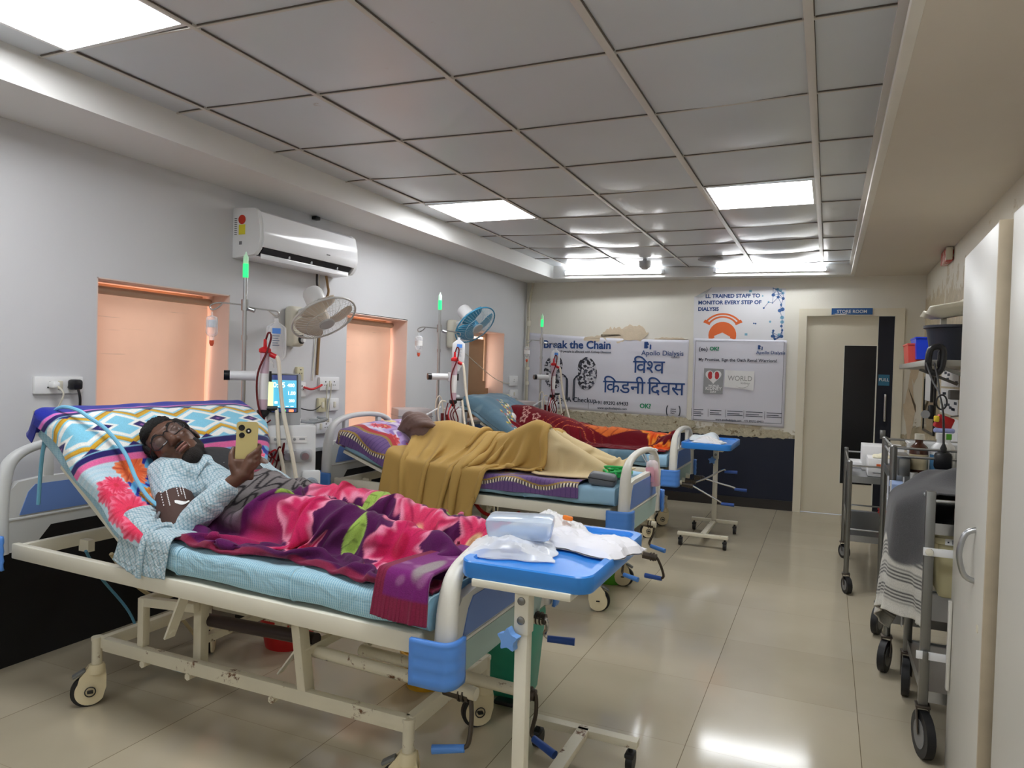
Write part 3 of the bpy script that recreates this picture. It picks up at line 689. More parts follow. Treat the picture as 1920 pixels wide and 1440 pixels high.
# blue block mark over the clinic name
f.prism([(0,0),(.035,0),(.05,.015),(.035,.03),(.055,.045),(.04,.075),(0,.075)],0,.0008,bwM(-1.90,1.675,D)); f.prism([(.055,0),(.075,0),(.075,.05),(.06,.06)],0,.0008,bwM(-1.895,1.665,D))
f.obj('lettering',m_ink,t)
f=B(); text(f,'1 in 10 people is affected with Kidney Diseases',.036,bwM(-2.96,1.615,D),bold=.0005); text(f,'CLINICS',.026,bwM(-1.60,1.575,D)); 
text(f,'For A Checkup',.078,bwM(-2.92,1.04,D),bold=.0012); text(f,'+91 89292 69433',.056,bwM(-2.45,1.025,D),bold=.001,sx=.98); text(f,'www.apollodialysis.com',.036,bwM(-2.42,.973,D),bold=.0006)
f.prism([(0,0),(.004,0),(.004,.10),(0,.10)],0,.0006,bwM(-2.53,.965,D))
f.obj('lettering',m_inkd,t)
f=B()
MAT='\u093f'
def deva(f,items,size,x,z,bold=.0012):
    for it in items:
        g,adv=it[0],it[1]; sx=it[2] if len(it)>2 else 1; dz=it[3] if len(it)>3 else 0
        vs,fs=text_mesh(g,size,Matrix.Identity(4),bold=bold)
        if vs:
            xs=[v.x for v in vs]; lo,hi=min(xs),max(xs)
            M=bwM(x,z+dz,D)
            if len(it)>4:   # half letter: keep the left part only
                cut=lo+(hi-lo)*it[4]; vs=[Vector((min(v.x,cut),v.y,v.z)) for v in vs]
            f.add([M@Vector(((v.x-lo)*sx,v.y,v.z)) for v in vs],fs)
            w_=(max(v.x for v in vs)-lo)*sx
        else: w_=size*.4
        if adv=='a': x+=.17*size; continue      # vowel sign drawn before its consonant, hook reaching over it
        if adv=='b': x+=w_-.27*size; continue   # the next vowel sign hooks back over this letter
        x+=w_+adv*size
    return x
SZ=.212
deva(f,[(MAT,'a'),('\u0935',-.02),('\u0936',-.02,.9,0,.66),('\u0935',0)],SZ,-2.02,1.40)
xx=deva(f,[(MAT,'a'),('\u0915',-.05),('\u0921',-.03),('\u0928','b'),('\u0940',.10),(MAT,'a'),('\u0926',-.02),('\u0935',-.02),('\u0938',0)],SZ,-2.36,1.165); pass
f.obj('lettering',m_ink,t)
# kidneys of tiny figures
def kidney(cx,cz,w_,h,flip):
    pts=[]
    for i in range(40):
        a=2*PI*i/40; r=1-.26*math.exp(-((a-(0 if flip else PI))/.55)**2) if not flip else 1-.30*(math.exp(-(a/.5)**2)+math.exp(-((a-2*PI)/.5)**2))
        pts.append((cx+w_*r*math.cos(a), cz+h*r*math.sin(a)))
    return pts
def mosaic():
    m,nt,b=nodes('kidney mosaic print');N=nt.nodes.new;L=nt.links.new
    tc=N('ShaderNodeTexCoord');vo=N('ShaderNodeTexVoronoi');vo.inputs['Scale'].default_value=46;L(tc.outputs['Object'],vo.inputs['Vector'])
    rp=N('ShaderNodeValToRGB');e=rp.color_ramp.elements;e[0].position=.25;e[0].color=S(34,34,44);e[1].position=.6;e[1].color=S(196,196,204);x=e.new(.45);x.color=S(70,72,90)
    sp=N('ShaderNodeSeparateColor');L(vo.outputs['Color'],sp.inputs[0]);L(sp.outputs[0],rp.inputs[0]);L(rp.outputs[0],b.inputs['Base Color']);b.inputs['Roughness'].default_value=.6
    return m
f=B(); M0=bwM(0,0,D+.0002)
def bwpoly(f,pts,d,th=.0006): 
    n=len(pts); vs=[(x,yb(x)-d,z) for x,z in pts]+[(x,yb(x)-d-th,z) for x,z in pts]
    f.add(vs,[list(range(n)),list(range(n,2*n))[::-1]]+[[i,(i+1)%n,n+(i+1)%n,n+i] for i in range(n)])
bwpoly(f,kidney(-2.955,1.385,.13,.20,True),D); bwpoly(f,kidney(-2.565,1.375,.13,.19,False),D)
f.obj('kidney_print',mosaic(),t)
f=B()
for (xa,s) in ((-2.80,1),(-2.70,-1)):
    for k in (0,.05): f.tube([Vector((xa-s*.06+s*k*.5,yb(xa)-D,1.36-k*.5)),Vector((xa-s*.01+s*k*.3,yb(xa)-D,1.33-k*.4)),Vector((xa+s*.0+s*k*.3,yb(xa)-D,1.25)),Vector((xa+s*.0+s*k*.3,yb(xa)-D,1.06))],.006,5,sm=4)
f.obj('ureter_print',m_inkd,t)
f=B(); text(f,'OK?',.07,bwM(-1.93,1.005,D),bold=.003); f.obj('green_mark',m_inkg,t)
f=B()
for s in (-1,1):
    f.tube([Vector((-1.555+s*(.055+.02*math.cos(a)),yb(-1.55)-D,.99+.06*math.sin(a))) for a in np.linspace(-1.2,1.2,9)],.006,5)
text(f,'Global\nKidney\nCare',.022,bwM(-1.585,1.0,D),bold=.0005); f.obj('round_mark',m_inkd,t)
# second banner
t=thing('pledge_banner','square vinyl pledge banner beside the door on the back wall','banner',(-.89,yb(-.89)-.01,.86))
sheet(-1.355,-.405,lambda u:.895-.03*u-.02*4*u*(1-u)*0,lambda u:1.795-.015*u,.014,m_ban,'sheet',.003,8,t,40,36)
D2=.019
f=B(); text(f,'My Promise, Sign the Oath Renal Warriors!',.0455,bwM(-1.30,1.55,D2),bold=.0007)
for q,(xa,w_) in enumerate(((-1.335,.105),(-1.16,.12),(-.98,.16),(-.79,.17),(-.58,.15))):
    for r in range(4 if q==0 else 3): f.prism([(0,0),(w_*(1-.2*(r%2)),0),(w_*(1-.2*(r%2)),.007),(0,.007)],0,.0005,bwM(xa,1.012-.022*r-(.004 if r==1 else 0),D2))
    f.prism([(0,0),(.003,0),(.003,.085),(0,.085)],0,.0005,bwM(xa-.02,.945,D2))
text(f,'www.apollodialysis.com   +91 89292 69433',.028,bwM(-1.10,.91,D2),bold=.0004)
for (a,c,e,g) in ((-1.335,-.43,1.765,1.768),(-1.335,-.43,.905,.908)): f.prism([(0,0),(c-a,0),(c-a,g-e),(0,g-e)],0,.0005,bwM(a,e,D2))
for xa in (-1.335,-.433): f.prism([(0,0),(.003,0),(.003,.86),(0,.86)],0,.0005,bwM(xa,.906,D2))
f.obj('lettering',m_inkd,t)
f=B(); text(f,'Apollo Dialysis',.048,bwM(-.705,1.635,D2),bold=.0003); f.prism([(0,0),(.02,0),(.028,.012),(.02,.02),(.03,.03),(.022,.045),(0,.045)],0,.0006,bwM(-.69,1.683,D2)); f.prism([(.034,0),(.046,0),(.046,.034),(.036,.04)],0,.0006,bwM(-.688,1.677,D2)); f.obj('clinic_mark',m_ink,t)
f=B(); text(f,'(ee)',.06,bwM(-1.30,1.66,D2),bold=.001); f.obj('round_mark',m_inkd,t)
f=B(); text(f,'OK?',.055,bwM(-1.185,1.665,D2),bold=.0022); f.obj('green_mark',m_inkg,t)
# drawings pinned on it
t=thing('kidney_card','grey pinned drawing with a heart of two kidneys on the pledge banner','drawing',(-1.14,yb(-1.14)-.02,1.2))
bw=B(); bwpoly(bw,[(-1.24,1.195),(-1.035,1.195),(-1.03,1.465),(-1.235,1.47)],D2+.003,.002); bw.obj('sheet',P('grey card',S(150,152,154),.8),t)
f=B(); hp=[]
for i in range(36):
    a=2*PI*i/36; hp.append((-1.135+.0052*16*math.sin(a)**3, 1.385+.0052*(13*math.cos(a)-5*math.cos(2*a)-2*math.cos(3*a)-math.cos(4*a))))
bwpoly(f,hp,D2+.0055,.0008); text(f,'WORLD',.03,bwM(-1.185,1.272,D2+.006),bold=.001); text(f,'KIDNEY',.048,bwM(-1.215,1.236,D2+.006),bold=.001); text(f,'DAY',.032,bwM(-1.165,1.206,D2+.006),bold=.001); f.obj('heart',m_white,t)
f=B(); bwpoly(f,kidney(-1.168,1.395,.025,.042,True),D2+.0068,.0008); bwpoly(f,kidney(-1.10,1.395,.025,.042,False),D2+.0068,.0008); f.obj('kidney_print',P('red ink',S(176,44,50),.6),t)
t=thing('pencil_drawing','white pencil drawing lettered WORLD pinned beside the grey card','drawing',(-.87,yb(-.87)-.02,1.25))
bw=B(); bwpoly(bw,[(-1.02,1.275),(-.72,1.245),(-.715,1.45),(-1.015,1.455)],D2+.003,.002); bw.obj('sheet',m_paper,t)
f=B(); text(f,'WORLD',.075,bwM(-.985,1.345,D2+.0055),sx=.9); text(f,'kidney',.035,bwM(-.85,1.31,D2+.0055)); f.tube([Vector((-.84+.07*math.cos(a),yb(-.84)-D2-.0055,1.31+.04*math.sin(a))) for a in np.linspace(PI,2*PI,10)],.0018,4); f.obj('lettering',P('pencil grey',S(150,150,150),.8),t)
# poster
t=thing('staff_poster','white poster about trained dialysis staff with an orange nurse head above the pledge banner','poster',(-.91,yb(-.91)-.006,1.75))
bw=B(); bwpoly(bw,[(-1.365,1.74),(-.435,1.74),(-.435,2.325),(-.60,2.345),(-.75,2.352),(-1.18,2.352),(-1.37,2.245)],.0025,.002); bw.obj('sheet',P('glossy poster',S(224,224,228),.3,var=.02),t)
bw=B(); bw.add([(-1.37,yb(-1.37)-.004,2.245),(-1.18,yb(-1.18)-.004,2.352),(-1.28,yb(-1.28)-.03,2.24)],[[0,1,2]]); bw.add([(-1.37,yb(-1.37)-.005,2.245),(-1.18,yb(-1.18)-.005,2.352),(-1.28,yb(-1.28)-.031,2.24)],[[2,1,0]]); bw.obj('folded_corner',m_grey_pl,t)
f=B(); text(f,'LL TRAINED STAFF TO',.056,bwM(-1.25,2.235,.0055),bold=.002); text(f,'MONITOR EVERY STEP OF',.056,bwM(-1.325,2.165,.0055),bold=.002); text(f,'DIALYSIS',.056,bwM(-1.325,2.095,.0055),bold=.002); f.obj('lettering',m_ink,t)
f=B(); cx,cz=-1.06,1.80
def ringpoly(r0,r1,a0,a1,sq=1,n=24): return [(cx+r1*math.cos(a),cz+r1*sq*math.sin(a)) for a in np.linspace(a0,a1,n)]+[(cx+r0*math.cos(a),cz+r0*sq*math.sin(a)) for a in np.linspace(a1,a0,n)]
def quads(f,r0,r1,a0,a1,dz,d,n=24,sq=1):
    A=np.linspace(a0,a1,n); vs=[];fs=[]
    for a in A:
        for r in (r0,r1): x=cx+r*math.cos(a); vs.append((x,yb(x)-d,cz+dz+r*sq*math.sin(a)))
    for i in range(n-1): fs.append([2*i,2*i+2,2*i+3,2*i+1])
    f.add(vs,fs)
quads(f,.085,.145,-.35,PI+.35,.03,.0055); quads(f,.155,.175,.45,PI-.45,.08,.0055,sq=.9); quads(f,.205,.225,.55,PI-.55,.055,.0055,sq=.95)
for s in (-1,1): bwpoly(f,[(cx+s*.135,cz+.14),(cx+s*.205,cz+.17),(cx+s*.185,cz+.20),(cx+s*.125,cz+.165)][::s],.005)
bwpoly(f,[(cx-.09,cz+.02),(cx+.0,cz+.06),(cx+.09,cz+.01),(cx+.10,cz+.09),(cx+.04,cz+.14),(cx-.04,cz+.14),(cx-.10,cz+.09)],.005)
f.obj('nurse_print',m_orange,t)
f=B(); g=B(); r=random.Random(7); P_=[]
for k in range(34):
    q=r.random()**1.5; x=-.455-.40*q*r.random()**.7; z=1.78+.56*r.random()**(.9)
    if x<-.72 and z>2.03: z=1.8+.2*r.random()
    s=(.006+.016*r.random())*(1-.4*q); P_.append((x,z)); (f if k%3 else g).prism([(s*math.cos(a),s*math.sin(a)) for a in np.linspace(0,2*PI,13)[:-1]],0,.0006,bwM(x,z,.005))
for i in range(len(P_)):
    for j in range(i):
        if math.hypot(P_[i][0]-P_[j][0],P_[i][1]-P_[j][1])<.085:
            f.tube([Vector((P_[q][0],yb(P_[q][0])-.0052,P_[q][1])) for q in (i,j)],.002,4)
for (x,z) in ((-.80,2.29),(-.50,2.29),(-.83,1.83),(-.50,1.83)): g.prism([(0,0),(.028,0),(.028,.024),(0,.024)],0,.0006,bwM(x,z,.005))
f.obj('molecule_print',m_inkb,t); g.obj('light_molecule_print',m_inkl,t)
# alarm sounder high in the right corner
t=thing('alarm_sounder','red and white alarm sounder high on the right wall','alarm',(XR,6.9,2.3))
f=B().bx(XR-.05,XR,6.38,6.70,2.33,2.432,.008); f.obj('body',P('red alarm case',S(190,50,44),.4,dirt=S(230,220,214),dthr=.5,dscale=12),t)
B().bx(XR-.055,XR-.01,6.36,6.39,2.335,2.43,.004).obj('cover',m_offwhite,t)
# ================================================================ BEDS
def board(b_x, cy, zb, zt, head, parent, x_in):
    """plastic end board in the plane x=b_x: posts, arched grab rail, body, blue panel, lower apron"""
    hw=.43; nm='headboard' if head else 'footboard'
    m=m_board if head else m_board_d
    f=B()
    # posts and arch in one rounded sweep
    Hh=zt-zb
    path=[(b_x,cy-hw+.035,zb),(b_x,cy-hw+.035,zb+.35*Hh),(b_x,cy-hw+.045,zb+.62*Hh),(b_x,cy-hw+.075,zb+.82*Hh),(b_x,cy-hw+.15,zb+.93*Hh),(b_x,cy-hw+.28,zb+.985*Hh),(b_x,cy,zt),
          (b_x,cy+hw-.28,zb+.985*Hh),(b_x,cy+hw-.15,zb+.93*Hh),(b_x,cy+hw-.075,zb+.82*Hh),(b_x,cy+hw-.045,zb+.62*Hh),(b_x,cy+hw-.035,zb+.35*Hh),(b_x,cy+hw-.035,zb)]
    pts=crom(path,5); n=len(pts)
    sc=[np.interp(abs(i/(n-1)-.5)*2,[0,.35,.6,1],[.62,.66,.95,1.12]) for i in range(n)]
    f.sweep(pts,rrect(.062,.056,.022,3),scales=sc,up=(1,0,0))
    # body
    zt2=zb+.66*Hh
    body=[(-hw+.04,zb),(hw-.04,zb),(hw-.05,zt2-.06),(hw-.10,zt2-.01),(hw-.2,zt2),(-hw+.2,zt2),(-hw+.10,zt2-.01),(-hw+.05,zt2-.06)]
    if head: body=[(-hw+.04,zb+.0),(-hw+.16,zb+.0),(-hw+.24,zb+.09),(hw-.24,zb+.09),(hw-.16,zb),(hw-.04,zb)]+body[2:]
    f.prism(body,-.017,.017,frame((b_x,cy,0),(0,1,0),(0,0,1)))
    if head or x_in==-8:
        for s in (-1,1): f.bar((b_x,cy+s*.2,zt2-.02),(b_x,cy+s*.2,zb+.985*Hh),.05,.03,.01)
    f.bar((b_x+.0,cy-hw+.06,zb+(.30 if head else .26)*Hh),(b_x,cy+hw-.06,zb+(.30 if head else .26)*Hh),.042,.012,.004)
    o=f.obj(nm,m,parent)
    sx=1 if x_in>b_x else -1
    zp0,zp1=(zb+.33*Hh,zb+.60*Hh) if head else (zb+.29*Hh,zb+.60*Hh)
    for s in (-1,1):
        p=B(); poly=[(-hw+.105,zp0),(hw-.105,zp0),(hw-.14,zp1-.03),(hw-.17,zp1),(-hw+.17,zp1),(-hw+.14,zp1-.03)]
        p.prism(poly,.0,.004,frame((b_x+s*.0165,cy,0),(0,s,0),(0,0,1)))
        p.obj('blue_panel',m_blue_panel,parent)
    if not head:
        p=B(); p.prism([(-hw+.12,zb-.005),(hw-.12,zb-.005),(hw-.08,zb+.24*Hh),(-hw+.08,zb+.24*Hh)],.0165,.0195,frame((b_x-.0,cy,0),(0,1,0),(0,0,1))); p.obj('pale_apron',P('pale green apron',S(168,192,186),.5),parent)
        for k in range(7):
            pass
    return o
m_shell=P('ivory caster shell',S(226,214,180),.4)
m_pedal=P('grey brake pedal',S(110,112,112),.5)
def caster(x,y,parent,ang,lockout=True):
    "twin-shell hospital caster; ang = trailing direction"
    c,s=math.cos(ang),math.sin(ang); d=Vector((c,s,0)); sd=Vector((-s,c,0)); R_=.062
    wc=Vector((x,y,R_))+d*.030
    f=B()
    prof=[]
    for a in np.linspace(-.55*PI,.95*PI,16): prof.append((wc-Vector((x,y,0))).dot(d)+.046*math.cos(a) if False else (.030+.052*math.cos(a), R_+.052*math.sin(a)))
    prof=[(p[0],p[1]) for p in prof]+[(-.024,.12),(-.024,.155),(.024,.155),(.03,.13)]
    for sg in (-1,1):
        M=frame(Vector((x,y,0))+sd*(sg*.017-.004),d,(0,0,1))
        hull=[(.022+.055*math.cos(a),R_-.002+.055*math.sin(a)) for a in np.linspace(-.80*PI,.2*PI,16)]+[(.060,.118),(.050,.130),(.028,.158),(-.026,.158),(-.034,.12),(-.034,.07)]
        f.prism(hull,0,.008,M)
    f.lathe([(0,.168),(.026,.166),(.031,.155),(.031,.13),(.02,.125)],Matrix.Translation((x,y,0)),16)
    parent=f.obj('caster',m_shell,parent)
    f=B(); f.cyl((x,y,.15),(x,y,.27),.0195,seg=14); f.cyl((x,y,.262),(x,y,.275),.022,seg=14); f.obj('caster_stem',m_rusty,parent)
    f=B(); f.cyl(wc-sd*.011,wc+sd*.011,R_,seg=28); f.obj('caster_wheel',m_black,parent)
    f=B()
    for sg in (-1,1):
        q=wc-d*.008+sd*(sg*.0225); f.tube([q+d*(.019*math.cos(a))+Vector((0,0,.019*math.sin(a))) for a in np.linspace(0,2*PI,17)[:-1]],.0022,5,closed=True)
        f.box(q,(.022,.022,.008),.003,R=Matrix((d,sd,Vector((0,0,1)))).transposed())
    f.obj('hub_badge',m_black_pl,parent)
    f=B(); f.box(Vector((x,y,.135))+d*.062,(.05,.03,.012),.004,R=Matrix((d,sd,Vector((0,0,1)))).transposed()@Euler((0,.5,0)).to_matrix()); f.obj('brake_pedal',m_pedal,parent)
def crank(x,y,z,parent,drop,side,grip,L=.06,steel=None):
    "crank: socket, bent arm hanging down, blue grip"
    f=B(); f.cyl((x-.03,y,z),(x+L,y,z-.006),.020,seg=14); f.cyl((x+L-.035,y,z-.004),(x+L-.03,y,z-.004),.025,seg=14); f.cyl((x+L-.02,y,z-.004),(x+L-.014,y,z-.004),.025,seg=14); so=f
    e=Vector((x+L-.006,y,z)); g=Vector((x+L+.02+drop[0],y+drop[1],z-drop[2]))
    f=B(); f.tube([e+Vector((-.01,0,.0)),e+Vector((.008,0,-.006)),e*.55+g*.45+Vector((.012,0,0)),g+Vector((0,0,.016)),g+Vector((side[0]*.02,side[1]*.02,0))],.0075,8,sm=4); parent=f.obj('crank',steel or m_dark_steel,parent); so.obj('crank_socket',m_dark_steel,parent)
    h=Vector((side[0],side[1],side[2])).normalized()
    f=B(); f.cyl(g+h*.012,g+h*.115,.0125,.0145,14); f.obj('crank_grip',grip,parent)
def bed(oy,ox,dz,slope,lab,top_z,casters,fb_top,cranks):
    cy=2.23+oy; t=thing('hospital_bed',lab,'bed',(-2.0+ox,cy,0),'hospital beds')
    XH,XF=-3.06+ox,-1.0+ox
    z0=lambda x: .612+dz+slope*(XF-x)
    # upper frame
    for s,nm in ((-1,'side_rail'),(1,'side_rail')):
        B().bar((XH+.09,cy+s*.415,z0(XH)-.03),(XF-.07,cy+s*.415,z0(XF)-.03),.03,.06,.004).obj(nm,m_white_metal,t)
    f=B(); f.bar((XH+.12,cy-.40,z0(XH)-.03),(XH+.12,cy+.40,z0(XH)-.03),.03,.055,.004); f.box((XH+.16,cy-.16,z0(XH)-.055),(.06,.03,.05)); f.box((XH+.16,cy+.16,z0(XH)-.055),(.06,.03,.05)); f.obj('head_cross_rail',m_white_metal,t)
    B().bar((XF-.10,cy-.40,z0(XF)-.03),(XF-.10,cy+.40,z0(XF)-.03),.03,.055,.004).obj('foot_cross_rail',m_white_metal,t)
    board(XH-casters.get('hb',0),cy,z0(XH)-.07,1.035+dz*.6,True,t,0); board(XF,cy,z0(XF)-.13,fb_top,False,t,-8 if oy>3 else -9)
    for (bx_,zz,hd) in ((XH,z0(XH)-.035,-1),(XF,z0(XF)-.065,1)):
        for s in (-1,1):
            yy=cy+s*.43; f=B()
            L=[(-hd*.085,s*.022),(hd*.012,s*.022),(hd*.034,s*.012),(hd*.044,-s*.01),(hd*.044,-s*.055)]
            L=crom([Vector((a,b_,0)) for a,b_ in L],4)
            for k in range(2): pass
            G=np.zeros((len(L),12,3))
            for i,q in enumerate(L):
                for j in range(12):
                    v=j/11; bulge=.004*abs(math.sin(v*PI*3.5)); qq=Vector((q.x,q.y,0)); nrm=Vector((hd*.5,s*.5,0)).normalized()
                    G[i,j]=(bx_+q.x+nrm.x*bulge,yy+q.y+nrm.y*bulge,zz-.068+.136*v)
            o=f.grid(G).obj('corner_bumper',m_blue_bump,t); sm=o.modifiers.new('t','SOLIDIFY'); sm.thickness=.012; sm.offset=-1 if hd*s>0 else 1
    # platform under the raised back and under the seat
    HG=XF-casters.get('hg',1.27)   # hinge
    zt=z0(HG)
    f=B(); f.bar((HG,cy,zt-.008),(XF-.1,cy,z0(XF)-.008),.80,.008); f.obj('mattress_deck',m_white_metal,t)
    ba=casters['back']; u=Vector((-math.cos(ba),0,math.sin(ba)))
    f=B(); p0=Vector((HG,cy,zt))-Vector((math.sin(ba),0,math.cos(ba)))*.014
    for s in (-1,1): f.bar(p0+Vector((0,s*.37,0)),p0+u*.58+Vector((0,s*.37,0)),.03,.02)
    for k in (.02,.28,.50): f.bar(p0+u*k+Vector((0,-.37,0)),p0+u*k+Vector((0,.37,0)),.02,.02)
    f.box(p0+u*.29,(.56,.72,.004),R=Matrix((u,Vector((0,1,0)),u.cross(Vector((0,1,0))))).transposed())
    f.obj('backrest_frame',m_white_metal,t)
    # undercarriage
    ya,yb_=cy-.28,cy+.28; xa,xb=XF-1.63,XF-.19
    f=B()
    for y in (ya,yb_): f.bar((xa+.02,y,.255),(xb,y,.255),.032,.05,.003)
    f.bar((xa,ya,.255),(xa,yb_,.255),.032,.05,.003); f.bar((xb,ya,.255),(xb,yb_,.255),.032,.05,.003)
    for y in (ya,yb_):
        for x in (xa+.25,xb-.55,xb-.95): f.cyl((x,y-.02,.222),(x,y+.02,.222),.014,seg=6)
    f.obj('base_frame',m_rusty,t)
    f=B()
    for y in (ya+.01,yb_-.01):
        f.bar((xa+.22,y,.28),(xa+.22,y,.47),.032,.032,.003); f.bar((xa+.47,y+.05*(1 if y<cy else -1),.20),(xa+.47,y+.05*(1 if y<cy else -1),.55),.04,.04,.003)
        f.bar((xa+.22,y,.455),(xa+.50,y,.475),.03,.035,.003)
    f.bar((xa+.22,ya,.455),(xa+.22,yb_,.455),.03,.035,.003); f.bar((xa+.47,ya+.06,.49),(xa+.47,yb_-.06,.49),.03,.03); f.bar((xa+.47,ya+.06,.33),(xa+.47,yb_-.06,.33),.03,.03)
    f.obj('lift_upright',m_rusty,t)
    f=B()
    for y in (ya+.01,yb_-.01): f.bar((xb-.42,y,.26),(xb-.46,y,.52),.05,.035,.003)
    f.bar((xb-.44,ya,.40),(xb-.44,yb_,.40),.03,.03,.003); f.obj('lift_upright',m_rusty,t)
    for yl in (ya-.06,yb_+.06): f=B(); f.bar((xa+.44,yl,.375),(xa+.53,yl,.575),.045,.008); f.cyl((xa+.452,yl-.008,.40),(xa+.452,yl+.008,.40),.009,seg=8); f.obj('link_arm',m_white_metal,t)
    f=B(); f.bar((xb-.60,ya+.08,.27),(xb-.5,ya+.08,.40),.03,.006); f.obj('link_arm',m_white_metal,t)
    f=B(); f.cyl((xa+.46,cy-.19,.40),(xb-.43,cy-.21,.425),.024,seg=14); f.obj('dark_shaft',m_brownbar,t)
    for (yy,z_,L) in cranks:
        B().cyl((xb-.44,yy,z_+.02),(XF+.05+(L-.06)*.6,yy,z_),.021,seg=12).obj('crank_tube',m_rusty,t)
    for k,(x,y,an) in enumerate(((xa-.03,ya,casters['hn']),(xa-.03,yb_,casters['hf']),(xb+.0,ya,casters['fn']),(xb+.0,yb_,casters['ff']))): caster(x,y,t,an)
    return t,XF,HG
t1,XF1,HG1=bed(0,0,0,.016,'hospital bed nearest the camera holding the man with the phone','z',{'back':math.radians(37),'hb':.05,'hn':-2.2,'hf':2.2,'fn':-2.8,'ff':-2.4},.838,[(2.02,.365,.0),(2.30,.27,.12),(2.5,.46,.06)])
crank(-1.07,2.02,.36,t1,(-.0,-.04,.15),(-.9,-.35,-.08),m_blue_bump)
crank(-.945,2.30,.272,t1,(-.03,.0,.155),(.8,-.35,-.12),m_navy,L=.05)
crank(-1.0,2.5,.468,t1,(-.03,.02,.085),(.95,.25,-.03),m_navy,L=.06,steel=m_chrome)
t2,XF2,HG2=bed(2.07,-.02,.015,.008,'hospital bed in the middle holding the person under the tan blanket','z',{'back':math.radians(19.5),'hg':1.38,'hn':-2.2,'hf':2.2,'fn':.25,'ff':.1},.925,[(4.1,.36,.10),(4.55,.43,.05),(4.31,.40,.0)])
crank(-.92,4.1,.342,t2,(.02,.02,.13),(-.95,.2,0),m_navy,L=.05)
crank(-1.05,4.55,.432,t2,(-.04,-.02,.135),(.9,-.3,-.12),m_blue_bump,L=.06)
crank(-1.12,4.2,.37,t2,(-.02,-.02,.18),(.9,-.35,-.08),m_blue_bump,L=.03)
t3,XF3,HG3=bed(4.06,-.14,.0,.004,'hospital bed farthest from the camera by the back wall','z',{'back':math.radians(30),'hn':2.2,'hf':2.2,'fn':-2.8,'ff':-2.8},.93,[(6.05,.49,.06),(6.2,.49,.06),(6.4,.50,.06)])
crank(-1.06,6.05,.475,t3,(.20,.0,.13),(.95,.0,-.02),m_navy,L=.06,steel=m_chrome)
crank(-1.06,6.2,.49,t3,(.20,.0,-.10),(.95,.1,-.0),m_navy,L=.06,steel=m_chrome)
crank(-1.02,6.4,.495,t3,(.22,.03,.08),(.95,.0,-.02),m_navy,L=.06,steel=m_chrome)
# mattresses
m_matblue=None
def mattress_check():
    m,nt,b=nodes('blue pinstripe ticking');N=nt.nodes.new;L=nt.links.new
    tc=N('ShaderNodeTexCoord');sp=N('ShaderNodeSeparateXYZ');L(tc.outputs['Object'],sp.inputs[0])
    ge=N('ShaderNodeNewGeometry');sn=N('ShaderNodeSeparateXYZ');L(ge.outputs['True Normal'],sn.inputs[0])
    acc=None
    for ax,nax in ((0,None),(1,2),(2,1)):
        d=N('ShaderNodeMath');d.operation='MULTIPLY';L(sp.outputs[ax],d.inputs[0]);d.inputs[1].default_value=1/.0085
        f=N('ShaderNodeMath');f.operation='FRACT';L(d.outputs[0],f.inputs[0]);k=N('ShaderNodeMath');k.operation='LESS_THAN';L(f.outputs[0],k.inputs[0]);k.inputs[1].default_value=.38
        o=k.outputs[0]
        if nax is not None:
            ab=N('ShaderNodeMath');ab.operation='ABSOLUTE';L(sn.outputs[nax],ab.inputs[0]);gt=N('ShaderNodeMath');gt.operation='GREATER_THAN';L(ab.outputs[0],gt.inputs[0]);gt.inputs[1].default_value=.8
            ml=N('ShaderNodeMath');ml.operation='MULTIPLY';L(gt.outputs[0],ml.inputs[0]);L(o,ml.inputs[1]);m3=N('ShaderNodeMath');m3.operation='MULTIPLY';L(ml.outputs[0],m3.inputs[0]);m3.inputs[1].default_value=.35;o=m3.outputs[0]
        if acc is None: acc=o
        else:
            q=N('ShaderNodeMath');q.operation='MAXIMUM';L(acc,q.inputs[0]);L(o,q.inputs[1]);acc=q.outputs[0]
    mx=N('ShaderNodeMix');mx.data_type='RGBA';mx.inputs[6].default_value=S(132,182,206);mx.inputs[7].default_value=S(178,212,224);L(acc,mx.inputs[0]);L(mx.outputs[2],b.inputs['Base Color'])
    b.inputs['Roughness'].default_value=.8;b.inputs['Sheen Weight'].default_value=.2
    no=N('ShaderNodeTexNoise');no.inputs['Scale'].default_value=7;no.inputs['Detail'].default_value=3;no.inputs['Distortion'].default_value=1.2;L(tc.outputs['Object'],no.inputs['Vector'])
    bp=N('ShaderNodeBump');bp.inputs['Strength'].default_value=.6;bp.inputs['Distance'].default_value=.03;L(no.outputs['Fac'],bp.inputs['Height']);L(bp.outputs[0],b.inputs['Normal'])
    return m
m_tick=mattress_check()
TH=.10
def matt_profile(HG,XF,zh,ba,blen,th,off=0,n=60):
    "top line of the mattress from foot to head in x,z with smooth bend; off lifts it"
    u=Vector((-math.cos(ba),math.sin(ba))); nb=Vector((math.sin(ba),math.cos(ba)))
    flat=[(XF-.05-(XF-.05-HG)*i/12,zh+th+off) for i in range(12)]
    bend=[]
    back=[]
    for i in range(1,14):
        p=Vector((HG,zh))+u*(blen*i/13)+nb*(th+off); back.append((p.x,p.y))
    pts=flat+back
    # smooth the corner
    P_=[Vector((a,c,0)) for a,c in pts]
    for _ in range(3):
        Q=P_[:]
        for i in range(1,len(P_)-1): Q[i]=(P_[i-1]+P_[i]*2+P_[i+1])/4
        P_=Q
    return P_
